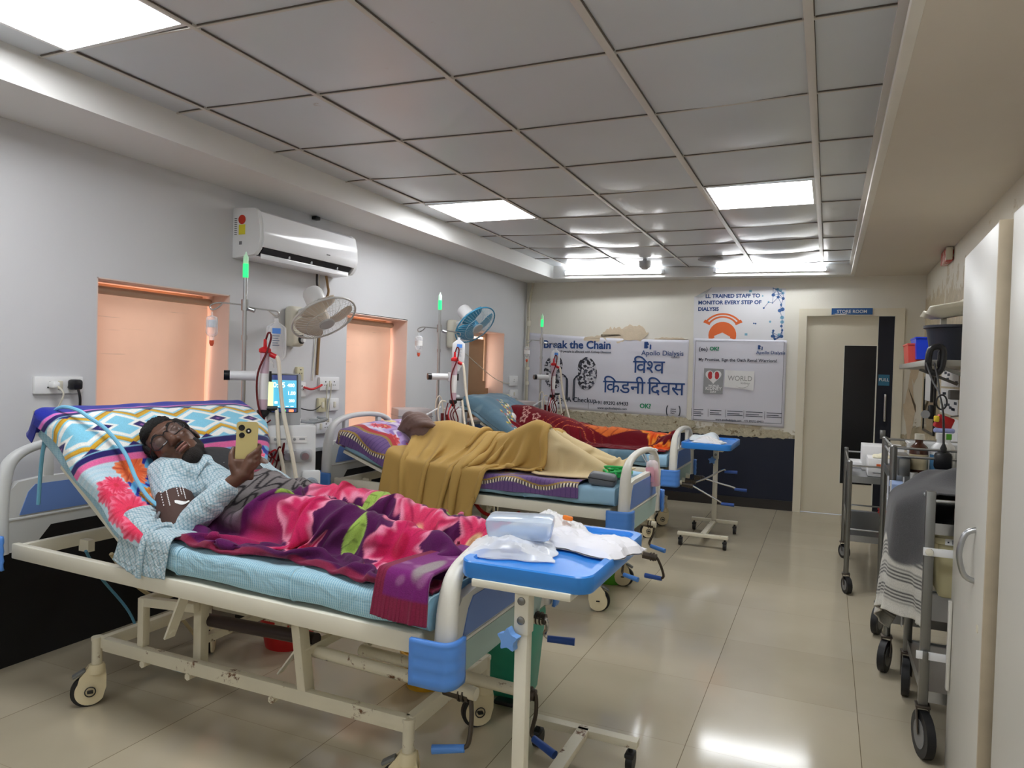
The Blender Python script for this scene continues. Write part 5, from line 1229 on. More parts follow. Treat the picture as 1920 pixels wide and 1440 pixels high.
def trolley(x0,x1,y0,y1,shelves,ztop,lab,round_posts,wr,wa,rails=()):
    t=thing('steel_trolley',lab,'trolley',((x0+x1)/2,(y0+y1)/2,0),'steel trolleys')
    for k,(x,y) in enumerate(((x0,y0),(x1,y0),(x0,y1),(x1,y1))):
        f=B()
        if round_posts: f.cyl((x,y,wr*2+.02),(x,y,ztop),.016,seg=14); f.ell((x,y,ztop),(.016,.016,.008),rings=6)
        else: f.bx(x-.016,x+.016,y-.016,y+.016,wr*2+.02,ztop,.002)
        f.obj('post',m_steel_d,t); swheel(x,y,t,wr,.03,wa[k])
    for (z,lip) in shelves:
        f=B(); f.bx(x0,x1,y0,y1,z,z+.004)
        f.bx(x0,x1,y0-.002,y0+.002,z-.03,z+.012); f.bx(x0,x1,y1-.002,y1+.002,z-.03,z+.012); f.bx(x0-.002,x0+.002,y0,y1,z-.03,z+.012); f.bx(x1-.002,x1+.002,y0,y1,z-.03,z+.012); f.obj('shelf',m_steel,t)
    f=B()
    for z in rails:
        for (a,b_) in (((x0,y0),(x1,y0)),((x0,y1),(x1,y1)),((x0,y0),(x0,y1)),((x1,y0),(x1,y1))): f.cyl((*a,z),(*b_,z),.006,seg=8)
    if rails: f.obj('guard_rail',m_steel,t)
    return t
# far trolley by the door
trolley(.15,.70,5.15,6.15,[(.755,1),(.37,1)],.86,'steel trolley with round posts farthest along the right wall by the door',True,.055,(-1.2,-1.2,-1.0,-1.0),(.835,.42))
# middle trolley
trolley(.30,.78,3.87,4.42,[(.93,1),(.26,1)],1.08,'middle steel trolley with dark rails under the hanging cord',True,.075,(-1.9,-1.6,-1.9,-1.6),(1.075,1.035))
# near trolley
trolley(.365,.80,3.06,3.63,[(.86,1),(.23,1)],.99,'nearest steel trolley with square posts beside the almirah',False,.085,(-1.35,1.5,-1.7,-1.7),(.955,))
def dbox(name,lab,x0,x1,y0,y1,z0,z1,mat,cat='box',group=None,r=.004,tilt=0):
    t=thing(name,lab,cat,((x0+x1)/2,(y0+y1)/2,z0),group)
    R_=Euler((0,0,tilt)).to_matrix(); B().box(((x0+x1)/2,(y0+y1)/2,(z0+z1)/2),(x1-x0,y1-y0,z1-z0),r,R=R_).obj('box',mat,t); return t
# on the far trolley
t=dbox('glove_box','white glove box with paper spilling out on the far trolley',.26,.45,5.25,5.5,.76,.88,m_paper); 
f=B(); crumple(f,(.34,5.33,.88),(.10,.12,.035),31,amp=.02); f.obj('paper',P('cream paper',S(232,226,200),.8),t)
f=B(); f.bx(.31,.335,5.247,5.25,.825,.845); f.obj('orange_mark',m_orange,t)
f=B(); f.bx(.37,.44,5.247,5.25,.80,.803); f.bx(.29,.44,5.247,5.25,.785,.787); f.obj('printed_line',m_inkd,t)
dbox('white_carton','white carton behind the glove box on the far trolley',.24,.50,5.6,5.9,.76,.93,m_paper)
t=dbox('tissue_stack','flat stack of white tissues at the left end of the far trolley',.16,.28,5.7,5.95,.76,.80,m_paper,'tissues')
t=basin((.42,5.62,.375),.05,.065,.12,m_red,'small red bin on the lower shelf of the far trolley','red_bin','bin',20)
t=thing('dark_bottle','dark bottle with a white cap standing in the small red bin','bottle',(.415,5.6,.385)); M=Matrix.Translation((.415,5.6,.385))
B().lathe([(0,0),(.03,0),(.03,.15),(.014,.18),(.014,.19),(0,.19)],M,16).obj('bottle',m_black_pl,t); B().lathe([(0,.19),(.016,.19),(.016,.225),(0,.225)],M,14).obj('cap',m_white,t)
def tray(name,lab,x0,x1,y0,y1,z0,z1,mat,th=.008,rim=.012,flare=.03):
    t=thing(name,lab,'bin',((x0+x1)/2,(y0+y1)/2,z0)); f=B(); cx,cy=(x0+x1)/2,(y0+y1)/2
    def ring(k,z): return [(cx+(a-cx)*k,cy+(b_-cy)*k,z) for a,b_ in ((x0,y0),(x1,y0),(x1,y1),(x0,y1))]
    R_=[ring(1-flare*3,z0),ring(1,z1-.01),ring(1.04,z1-.01),ring(1.04,z1),ring(.96,z1),ring(.92-flare*3,z0+th)]
    vs=[v for r in R_ for v in r]; fs=[[i*4+j,i*4+(j+1)%4,(i+1)*4+(j+1)%4,(i+1)*4+j] for i in range(5) for j in range(4)]+[[3,2,1,0],[20,21,22,23]]
    f.add(vs,fs); f.obj('body',mat,t); return t
# on the middle trolley
def bottle(x,y,z,r,h,body,capm,lab,label=None,name='bottle'):
    t=thing(name,lab,'bottle',(x,y,z)); M=Matrix.Translation((x,y,z))
    B().lathe([(0,0),(r,0),(r,h*.62),(r*.9,h*.68),(r*.42,h*.78),(r*.42,h*.86),(0,h*.86)],M,20).obj('body',body,t)
    B().lathe([(0,h*.86),(r*.5,h*.86),(r*.5,h),(0,h)],M,16).obj('cap',capm,t)
    if label: B().lathe([(r*1.01,h*.12),(r*1.01,h*.5)],M,20,cap=False).obj('label',label,t)
    return t
bottle(.425,4.06,.936,.042,.20,P('brown glass',S(74,42,30),.2),m_offwhite,'brown bottle with a cream cap on the middle trolley',P('cream label',S(220,206,170),.6))
bottle(.515,4.04,.936,.044,.21,m_white,m_white,'white bottle with a blue label on the middle trolley',P('blue label',S(90,150,200),.6))
bottle(.56,4.16,.936,.034,.20,m_white,m_green,'white bottle with a green cap behind the blue-labelled one')
tray('white_tub','pale grey plastic tub at the back of the middle trolley',.40,.66,4.24,4.40,.936,1.075,m_white)
for k,(z,lab) in enumerate(((.84,'blue and white supply box, top one of the stack on the middle trolley end'),(.75,'blue and white supply box, second of the stack on the middle trolley end'),(.66,'blue and white supply box, third of the stack on the middle trolley end'),(.57,'blue and white supply box, lowest of the stack on the middle trolley end'))):
    t=dbox('supply_box',lab,.285,.34,3.70,3.85,z-.30+.30,z+.082,P('blue white carton',S(150,172,214),.6),'box','supply boxes stacked at the middle trolley')
    f=B(); f.bx(.29,.33,3.697,3.70,z+.01,z+.04); f.obj('white_flap',m_paper,t)
    f=B(); f.bx(.281,.285,3.74,3.80,z+.02,z+.06); f.obj('dark_print',m_inkd,t)
t=thing('box_rack','white wire-fronted rack holding the stacked supply boxes','rack',(.31,3.78,.276)); f=B()
for (x,y) in ((.28,3.695),(.345,3.695),(.28,3.855),(.345,3.855)): f.bx(x-.003,x+.003,y-.003,y+.003,.276,.94)
for z in (.565,.655,.745,.835): f.bx(.277,.348,3.692,3.858,z-.004,z)
f.obj('frame',m_white,t)
t=thing('steel_box','dull steel instrument box at the end of the middle trolley','box',(.36,3.95,.936)); B().bx(.325,.375,3.9,4.12,.936,1.03,.004).obj('box',m_steel_d,t); B().bx(.322,.378,3.897,4.123,1.022,1.034,.003).obj('lid',m_steel,t)
# black pouch and cord hanging from the shelf
t=thing('black_pouch','black pouch hanging on its cord over the middle trolley rail','pouch',(.50,3.83,.99)); f=B(); f.box((.50,3.83,1.03),(.075,.045,.085),.018); f.obj('pouch',m_black_pl,t)
f=B(); f.lathe([(.012,0),(.014,.02),(.006,.04)],Matrix.Translation((.50,3.83,1.07)),12); f.obj('strain_relief',m_black,t)
f=B(); f.tube([(.50,3.83,1.10),(.502,3.9,1.25),(.505,4.1,1.35)],.005,6,sm=4); f.tube([(.505,4.1,1.35),(.525,4.3,1.40),(.54,4.6,1.50)],.005,6,sm=4); f.tube([(.505,4.1,1.35),(.50,4.3,1.40),(.50,4.6,1.50)],.005,6,sm=4)
f.tube([Vector((.50+.022*math.cos(a),3.95,1.30+.035*math.sin(a))) for a in np.linspace(0,2*PI,17)[:-1]],.004,6,closed=True); f.obj('cord',m_black,t)
t=thing('grab_loop','black loop handle hooked on the wall shelf with the hanging cord','handle',(.53,4.62,1.5)); f=B(); f.tube([(.515,4.62,1.465),(.515,4.62,1.55),(.53,4.62,1.585),(.57,4.62,1.59),(.585,4.62,1.555),(.575,4.62,1.47),(.55,4.62,1.445)],.018,10,closed=True,sm=4); f.obj('loop',m_black_pl,t)
f=B(); f.box((.572,4.63,1.52),(.03,.03,.10),.012); f.obj('grip',m_black,t)
# wall shelf with bins
t=thing('wall_shelf','grey wall shelf carrying bins on the right wall','shelf',(.7,5.0,1.50)); f=B(); f.bx(.50,.845,4.66,6.25,1.485,1.52,.004); f.obj('board',P('grey shelf board',S(156,154,146),.5,dirt=S(110,104,96),dthr=.6),t)
f=B(); 
for y in (4.8,5.9): f.bar((.84,y,1.38),(.60,y,1.483),.02,.02)
f.obj('bracket',m_steel_d,t)
tray('red_bin','red plastic bin under the blue one on the wall shelf',.495,.70,5.60,5.92,1.521,1.655,P('orange red bin',S(226,84,70),.4))
tray('blue_bin','bright blue plastic bin nested on the red bin on the wall shelf',.535,.735,5.52,5.85,1.545,1.695,P('bright blue bin',S(36,70,220),.35))
t=thing('black_tub','black round tub on the wall shelf nearer the almirah','tub',(.68,4.95,1.521)); M=Matrix.Translation((.68,4.95,1.521))
B().lathe([(0,0),(.12,0),(.15,.19),(.165,.195),(.165,.21),(.145,.21),(.115,.01),(0,.01)],M,28).obj('body',P('blue black tub',S(30,34,46),.4),t)
t=thing('white_tray','white moulded plastic tray resting on top of the black tub','tray',(.68,4.9,1.73)); f=B()
n=14;G=np.zeros((n,n,3))
for i in range(n):
    for j in range(n):
        u=2*i/(n-1)-1;v=2*j/(n-1)-1; r_=max(abs(u),abs(v)); G[i,j]=(.69+u*.17,4.93+v*.24,1.80+.05*max(0,r_-.6)/.4+.03*u+.008*math.sin(5*v))
o=f.grid(G).obj('tray',m_offwhite,t); s_=o.modifiers.new('t','SOLIDIFY'); s_.thickness=.01
f=B(); f.ell((.72,4.8,1.83),(.06,.07,.05)); f.obj('white_lump',m_offwhite,t)
f=B(); f.bx(.60,.63,4.9,4.95,1.731,1.80); f.bx(.74,.77,4.9,4.95,1.731,1.80); f.obj('foot',m_offwhite,t)
# papers on the right wall
def paper(y0,y1,z0,z1,lab,mat,cat='notice',marks=0,seed=0,tint=None):
    t=thing('wall_notice',lab,cat,(XR,(y0+y1)/2,z0),'notices on the right wall'); B().bx(XR-.004,XR,y0,y1,z0,z1).obj('sheet',mat,t)
    r=random.Random(seed); f=B()
    for k in range(marks): a=y0+(y1-y0)*r.random()*.8; z=z0+(z1-z0)*(.1+.8*r.random()); f.bx(XR-.005,XR-.004,a,a+(y1-y0)*.14,z,z+.02)
    if marks: f.obj('printed_block',tint or m_inkd,t)
    return t
paper(5.9,6.75,1.36,1.50,'white notice with dark blocks under the wall shelf',m_paper,marks=5,seed=2)
paper(5.9,6.75,1.15,1.345,'white notice with small dark blocks, below the upper notice on the right wall',m_paper,marks=9,seed=4)
paper(5.85,6.75,.84,1.13,'plain white sheet lowest on the right wall',m_paper,marks=1,seed=6)
t=thing('red_packet','red and yellow packet hanging on the right wall among the notices','packet',(.72,5.45,1.03)); f=B(); f.box((.70,5.4,1.13),(.10,.06,.09),.012,R=Euler((0,.35,.1)).to_matrix()); f.obj('packet',P('red packet',S(176,36,40),.35,var=.5,scale=18),t)
f=B(); f.box((.655,5.37,1.155),(.03,.04,.04),.008); f.obj('yellow_patch',P('yellow patch',S(226,196,50),.4),t); f=B(); f.box((.70,5.37,1.08),(.12,.03,.03),.01); f.obj('spotted_edge',P('blue white spots',S(150,160,210),.5,var=.5,scale=30),t)
f=B(); f.bar((.74,5.42,1.17),(.85,5.42,1.19),.01,.01); f.obj('hook',m_steel_d,t)
t=thing('grey_gauge','small grey gauge pinned on the right wall','gauge',(.82,5.7,1.30)); f=B(); f.box((.80,5.65,1.31),(.09,.10,.065),.01); f.obj('case',P('grey gauge case',S(110,108,106),.5),t)
# mirror on the right wall near the corner
t=thing('wall_mirror','small steel-framed mirror on the right wall near the back corner','mirror',(XR,7.45,1.0)); B().bx(XR-.012,XR-.002,7.05,7.75,.95,1.42).obj('glass',P('mirror glass',S(180,182,176),.06,1,var=.01),t)
f=B()
for (a,b_,c_,d_) in ((7.03,7.77,.93,.95),(7.03,7.77,1.42,1.44),(7.03,7.05,.95,1.42),(7.75,7.77,.95,1.42)): f.bx(XR-.018,XR-.002,a,b_,c_,d_)
f.obj('frame',m_black_pl,t)
t=thing('white_towel','white towel sheet hanging above the mirror on the right wall','towel',(XR,7.4,1.3)); f=B(); f.bx(XR-.03,XR-.018,7.05,7.55,1.22,1.47,.005); f.obj('towel',m_paper,t)
t=thing('wall_tap','black hanging wand with a grey disc on the right wall by the mirror','wand',(.80,6.9,1.1)); f=B(); f.cyl((.80,6.9,1.22),(.80,6.9,1.52),.012); f.box((.80,6.9,1.14),(.05,.05,.12),.015); f.obj('wand',m_black_pl,t); f=B(); f.cyl((.755,6.86,1.12),(.765,6.9,1.12),.035); f.obj('disc',m_steel_d,t); f=B(); f.bx(.80,.85,6.89,6.91,1.5,1.52); f.obj('hook',m_black_pl,t)
# cream crate and grey blanket on the near trolley
t=thing('cream_crate','deep cream plastic crate hanging in the nearest trolley','crate',(.58,3.36,.55)); f=B(); f.box((.59,3.34,.715),(.40,.50,.27),.02,taper=.92); f.obj('body',m_cream,t)
f=B(); f.bx(.382,.80,3.085,3.60,.79,.815,.006); f.obj('rim',m_cream,t)
f=B(); f.bx(.42,.49,3.084,3.0865,.825-.035,.825-.012); f.obj('label',m_paper,t)
f=B(); text(f,'▪ ▦',.02,frame((.425,3.0835,.795),(1,0,0),(0,0,1))); f.obj('printed_code',m_inkd,t) if f.n else None
t=thing('crossbar','cream clamp bar strapped across the nearest trolley posts','bar',(.58,3.04,.77)); f=B(); f.bx(.345,.83,3.036,3.044,.752,.782,.002); f.obj('bar',m_white,t)
f=B(); f.lathe([(0,.012),(.012,.01),(.014,0)],frame((.365,3.036,.767),(1,0,0),(0,0,1)),14); f.obj('knob',m_offwhite,t)
t=thing('crossbar','cream lower clamp bar across the nearest trolley posts','bar',(.58,3.04,.38)); f=B(); f.bx(.335,.83,3.036,3.044,.365,.395,.002); f.obj('bar',m_white,t); B().box((.365,3.034,.378),(.018,.012,.04),.003).obj('clip',m_steel_d,t)
dbox('carton','brown carton with a pink printed band under the grey blanket',.46,.66,3.09,3.2,.865,.915,P('brown carton',S(150,124,104),.7),'box')
o=[x for x in bpy.data.objects if x.get('label','').startswith('brown carton')][0]
f=B(); f.bx(.50,.64,3.087,3.09,.872,.905); f.obj('pink_band',P('pink band',S(226,130,140),.6),o); f=B(); text(f,'MICRO',.026,frame((.505,3.0865,.878),(1,0,0),(0,0,1)),bold=.001); f.obj('lettering',m_paper,o)
# white hanging gloves strips beside the near trolley
for k,(p0,p1,p2) in enumerate((((.335,3.25,.62),(.345,3.22,.55),(.36,3.18,.45)),((.345,3.3,.69),(.36,3.28,.63),(.365,3.25,.56)))):
    o=B().tube([p0,p1,p2],.012,8,sm=4).obj('white_strap',m_paper); tag(o,['long white strap hanging inside the nearest trolley','short white strap hanging higher inside the nearest trolley'][k],'strap')
# steel almirah in the foreground
m_alm=P('pale grey almirah enamel',S(206,204,196),.4,var=.03,scale=2)
m_alm_e=P('worn almirah edge',S(186,172,148),.6,var=.2,scale=14,dirt=S(140,108,80),dthr=.66,dscale=12)
t=thing('steel_almirah','tall pale steel almirah with one door ajar at the right edge','almirah',(.65,2.3,0))
XA=.445
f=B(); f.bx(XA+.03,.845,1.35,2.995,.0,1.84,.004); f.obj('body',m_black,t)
f=B(); f.bx(XA+.012,.847,2.97,3.0,0,1.85,.003); f.bx(XA+.012,.847,1.33,1.36,0,1.85,.003); f.bx(XA+.012,.847,1.33,3.0,1.84,1.86,.003); f.obj('carcass',m_alm,t)
f=B(); a=Vector((XA,2.998,0)); e=Vector((XA-.018,2.33,0)); d=(e-a).normalized(); nn=Vector((-d.y,d.x,0))
f.box(((a+e)/2)+Vector((0,0,.925)),((e-a).length,.022,1.84),.003,R=Matrix((d,nn,Vector((0,0,1)))).transposed()); f.obj('door',m_alm,t)
f=B(); f.box(e+Vector((.004,0,.925))-d*.001,(.012,.034,1.842),.002,R=Matrix((d,nn,Vector((0,0,1)))).transposed()); f.obj('door_edge',m_alm_e,t)
f=B(); hb=a+d*.48
f.tube([hb+Vector((.0,0,.96)),hb+Vector((-.035,0,.945)),hb+Vector((-.05,0,.90)),hb+Vector((-.05,0,.86)),hb+Vector((-.035,0,.815)),hb+Vector((0,0,.80))],.0085,10,sm=4); f.obj('handle',m_steel,t)
f=B(); f.bar(a+d*.05+Vector((-.018,0,.30)),a+d*.05+Vector((-.018,0,.62)),.022,.012,.004); f.obj('latch_rail',m_alm,t)
f=B(); f.bx(XA-.012,XA+.012,1.40,2.26,.01,1.85,.003); f.obj('door',m_alm,t)
f=B(); f.cyl(hb+d*.1+Vector((-.013,0,.69)),hb+d*.1+Vector((-.004,0,.69)),.012); f.obj('lock',m_rusty,t)
# ================================================================ CLOTH
def mat_top(HG,XF,zh,zf,ba,blen,th=TH):
    L=matt_profile(HG,XF,zh,ba,blen,th); xs=np.array([p.x for p in L])[::-1]; zs=np.array([p.y+(zf-zh)*max(0,(p.x-HG)/(XF-HG)) for p in L])[::-1]
    return xs,zs
class HF:
    "height field over the bed: mattress, body, frame"
    def __init__(s,x0,x1,y0,y1,d=.01):
        s.x0,s.y0,s.d=x0,y0,d; s.X=np.arange(x0,x1,d); s.Y=np.arange(y0,y1,d); s.Z=np.zeros((len(s.X),len(s.Y)))
        s.XX,s.YY=np.meshgrid(s.X,s.Y,indexing='ij')
    def slab(s,xs,zs,ya,yb,extra=0):
        z=np.interp(s.X,xs,zs)[:,None]+extra; m=(s.XX>=xs.min())&(s.XX<=xs.max())&(s.YY>=ya)&(s.YY<=yb)
        s.Z=np.where(m,np.maximum(s.Z,z),s.Z)
    def box(s,xa,xb,ya,yb,z): m=(s.XX>=xa)&(s.XX<=xb)&(s.YY>=ya)&(s.YY<=yb); s.Z=np.where(m,np.maximum(s.Z,z),s.Z)
    def cap(s,p,q,r0,r1,n=24):
        for i in range(n+1):
            t=i/n; c=[p[k]+(q[k]-p[k])*t for k in range(3)]; r=r0+(r1-r0)*t
            d2=(s.XX-c[0])**2+(s.YY-c[1])**2; z=c[2]+np.sqrt(np.maximum(r*r-d2,0)); s.Z=np.where(d2<r*r,np.maximum(s.Z,z),s.Z)
    def blur(s,n=2):
        for _ in range(n):
            Z=s.Z; P_=np.pad(Z,1,mode='edge'); s.Z=(P_[:-2,1:-1]+P_[2:,1:-1]+P_[1:-1,:-2]+P_[1:-1,2:]+2*Z)/6
        s.gx,s.gy=np.gradient(s.Z,s.d)
        return s
    def at(s,x,y,A=None):
        A=s.Z if A is None else A
        u=np.clip((x-s.x0)/s.d,0,len(s.X)-1.001); v=np.clip((y-s.y0)/s.d,0,len(s.Y)-1.001); i=u.astype(int); j=v.astype(int); a=u-i; b=v-j
        return A[i,j]*(1-a)*(1-b)+A[i+1,j]*a*(1-b)+A[i,j+1]*(1-a)*b+A[i+1,j+1]*a*b
def drape(G,su,sv,hf,steps=90,iters=10,fric=.75,pin=None,off=.006,seed=0,noise=.004,grav=.0022,bend=.08,damp=.96):
    "relax a cloth grid over the height field; su, sv = slack (rest length / starting length)"
    rs=np.random.RandomState(seed); P_=G.copy(); P_+=rs.normal(0,noise,P_.shape); V=np.zeros_like(P_)
    n,m=P_.shape[:2]
    def L(a,b): return np.linalg.norm(a-b,axis=-1,keepdims=True)
    r1=L(G[1:],G[:-1])*su; r2=L(G[:,1:],G[:,:-1])*sv
    # keep material lengths even along the cloth
    r1=np.repeat(r1.mean(axis=0,keepdims=True),n-1,0)*.5+r1*.5; r2=np.repeat(r2.mean(axis=1,keepdims=True),m-1,1)*.5+r2*.5
    rd=np.sqrt(r1[:,1:]**2+r2[1:]**2)
    def sat(A,B_,r,k):
        d=B_-A; l=np.linalg.norm(d,axis=-1,keepdims=True)+1e-9; c=d*((l-r)/l*.5*k); A+=c; B_-=c
    for st in range(steps):
        prev=P_.copy(); V*=damp; V[...,2]-=grav; P_+=V
        for it in range(iters):
            for o in (0,1):
                a=P_[o:n-1:2]; b=P_[o+1:n:2]; k=min(len(a),len(b)); sat(a[:k],b[:k],r1[o::2][:k],.95)
                a=P_[:,o:m-1:2]; b=P_[:,o+1:m:2]; k=min(a.shape[1],b.shape[1]); sat(a[:,:k],b[:,:k],r2[:,o::2][:,:k],.95)
            sat(P_[:-1,:-1],P_[1:,1:],rd,.35); sat(P_[1:,:-1],P_[:-1,1:],rd,.35)
            # bending: keep second neighbours from folding onto each other
            for (A,B_,r) in ((P_[:-2],P_[2:],r1[:-1]+r1[1:]),(P_[:,:-2],P_[:,2:],r2[:,:-1]+r2[:,1:])):
                d=B_-A; l=np.linalg.norm(d,axis=-1,keepdims=True)+1e-9; c=d*(np.minimum(l-r*.9,0)/l*.5*bend); A+=c; B_-=c
            if pin is not None: P_[pin[0]]+= (pin[1]-P_[pin[0]])*pin[2]
            h=hf.at(P_[...,0],P_[...,1])+off; pen=h-P_[...,2]; k=pen>0
            if k.any():
                gx=hf.at(P_[...,0],P_[...,1],hf.gx); gy=hf.at(P_[...,0],P_[...,1],hf.gy); nn=np.stack([-gx,-gy,np.ones_like(gx)],-1); nn/=np.linalg.norm(nn,axis=-1,keepdims=True)
                dsp=np.where(k,np.minimum(pen*nn[...,2],.03),0)[...,None]*nn; P_+=dsp
        h=hf.at(P_[...,0],P_[...,1])+off*1.6; on=(P_[...,2]<h)[...,None]
        D=P_-prev; D[...,:2]=np.where(on,D[...,:2]*(1-fric),D[...,:2]); P_=prev+D
        V=np.clip(P_-prev,-.02,.02)
    return P_
def cub(A,k,axis):
    "cubic refinement along one axis"
    A=np.moveaxis(A,axis,0); n=A.shape[0]; t=np.linspace(0,n-1,(n-1)*k+1); i=np.minimum(t.astype(int),n-2); f=(t-i).reshape(-1,*([1]*(A.ndim-1)))
    p0=A[np.maximum(i-1,0)];p1=A[i];p2=A[i+1];p3=A[np.minimum(i+2,n-1)]
    R=.5*(2*p1+(p2-p0)*f+(2*p0-5*p1+4*p2-p3)*f*f+(3*p1-p0-3*p2+p3)*f**3)
    return np.moveaxis(R,0,axis)
def cloth_obj(name,G,col,mat,parent,th=.006,k=3,hemc=None):
    """G coarse grid, col(u,v,F) -> rgb array per fine point"""
    for _ in range(2):
        H=G.copy(); H[1:-1,1:-1]=.6*G[1:-1,1:-1]+.1*(G[2:,1:-1]+G[:-2,1:-1]+G[1:-1,2:]+G[1:-1,:-2]); G=H
    F=cub(cub(G,k,0),k,1) if k>1 else G
    n,m=F.shape[:2]; b=B(); b.grid(F); o=b.obj(name,mat,parent,ang=180)
    if col is not None:
        u,v=np.meshgrid(np.linspace(0,1,n),np.linspace(0,1,m),indexing='ij'); C=col(u,v,F)
        a=o.data.color_attributes.new('print','FLOAT_COLOR','POINT'); rgba=np.ones((n*m,4),np.float32); rgba[:,:3]=C.reshape(-1,3); a.data.foreach_set('color',rgba.ravel())
    s=o.modifiers.new('t','SOLIDIFY'); s.thickness=th; s.offset=1 if th>0 else -1
    s.thickness=abs(th); s.offset=-1
    return o
# ---- pattern helpers (numpy, linear colours)
def mixc(C,col,w): return C+(npS(col)-C)*np.clip(w,0,1)[...,None]
def sm(x,a,b): t=np.clip((x-a)/(b-a),0,1); return t*t*(3-2*t)
def nz(s,t,f,seed):
    r=np.random.RandomState(seed); o=0
    for k in range(6): a=r.uniform(0,2*PI); q=f*r.uniform(.6,1.6); o=o+np.sin(s*q*math.cos(a)+t*q*math.sin(a)+r.uniform(0,6))
    return o/6
def flower(C,s,t,c,R,cols,pet=5,rot=0,jag=.25,streak=12):
    x=s-c[0];y=t-c[1]; r=np.hypot(x,y)/R; th=np.arctan2(y,x)+rot
    edge=(1-jag)+jag*np.cos(pet*th)+.06*np.sin(streak*th+3*r); q=r/np.maximum(edge,.2)
    ins=1-sm(q,.94,1.02)
    D=mixc(C,cols[0],ins)
    D=mixc(D,cols[1],ins*sm(q+.10*np.sin(streak*th),.62,.98)*.9)
    pv=np.abs(np.sin(pet*th/2)); D=mixc(D,cols[2],ins*(1-sm(pv,.04,.25))*sm(q,.15,.4)*.7)
    D=mixc(D,cols[3],ins*(1-sm(r,.16,.24)))
    return D
def leaf(C,s,t,c,L,Wd,rot,col,vein):
    x=(s-c[0])*math.cos(rot)+(t-c[1])*math.sin(rot); y=-(s-c[0])*math.sin(rot)+(t-c[1])*math.cos(rot)
    q=(x/L)**2+(y/(Wd*np.maximum(.15,1-(np.abs(x)/L)**1.5)))**2; ins=1-sm(q,.9,1.05)
    C=mixc(C,col,ins); return mixc(C,vein,ins*(1-sm(np.abs(np.sin(x/L*9+np.abs(y)/Wd*2)),.1,.3))*.7)
# ---- bed 1
xs1,zs1=mat_top(HG1,XF1,zh1,zf1,math.radians(37),.72)
hf=HF(-3.0,-.9,1.5,3.1)
hf.slab(np.append(xs1,-.9),np.append(zs1,zs1[-1]),1.5,3.1)
mz=lambda x: float(np.interp(x,xs1,zs1))
hf.cap((-2.12,2.22,mz(-2.12)+.06),(-2.0,2.22,.80),.15,.13)
for s in (-1,1):
    hf.cap((-2.05,2.22+s*.10,.80),(-1.62,2.22+s*.13,.825),.095,.07); hf.cap((-1.62,2.22+s*.13,.825),(-1.24,2.22+s*.12,.775),.07,.05); hf.cap((-1.24,2.22+s*.12,.775),(-1.17,2.22+s*.14,.80),.05,.045)
hf.cap((-2.08,2.48,.80),(-1.86,2.36,.82),.06,.05)
hf.blur(3)
nu,nv=84,60
U,V_=np.meshgrid(np.linspace(0,1,nu),np.linspace(0,1,nv),indexing='ij')
xh=-2.235+.15*np.sin(PI*np.clip(V_,0,1))**.8+.01*V_; x=xh+(-1.055-xh)*U
y0_=np.interp(U,[0,.08,.3,.5,.72,.80,1],[1.85,1.845,1.84,1.85,1.845,1.84,1.835]); y=y0_+(2.74-y0_)*V_
y=y+.02*np.sin(11*U+2)*(1-V_)
G=np.stack([x,y,hf.at(x,y)+.03+.02*np.sin(9*U*3)*np.sin(7*V_*2)],-1)
G[...,2]=np.maximum(G[...,2],.62)
edge=np.zeros((nu,nv),bool); edge[0]=True; edge[-1]=True; edge[:,0]=True
tgt=G.copy(); tgt[...,2]=hf.at(x,y)+.012; 
idx=np.where(edge)
def pinit(): return (idx,tgt[idx],.5)
G1=drape(G,1.24,1.20,hf,steps=80,iters=9,pin=pinit(),seed=4,noise=.012,bend=.25,off=.016)
m_fleece=VC('printed fleece',.95,.12,.35,260)
PUR=(78,20,74);PINK=(196,36,92);LPK=(232,150,178);GRN=(152,182,84);GRY=(118,112,112);BLK=(30,26,30);MAR=(128,34,66)
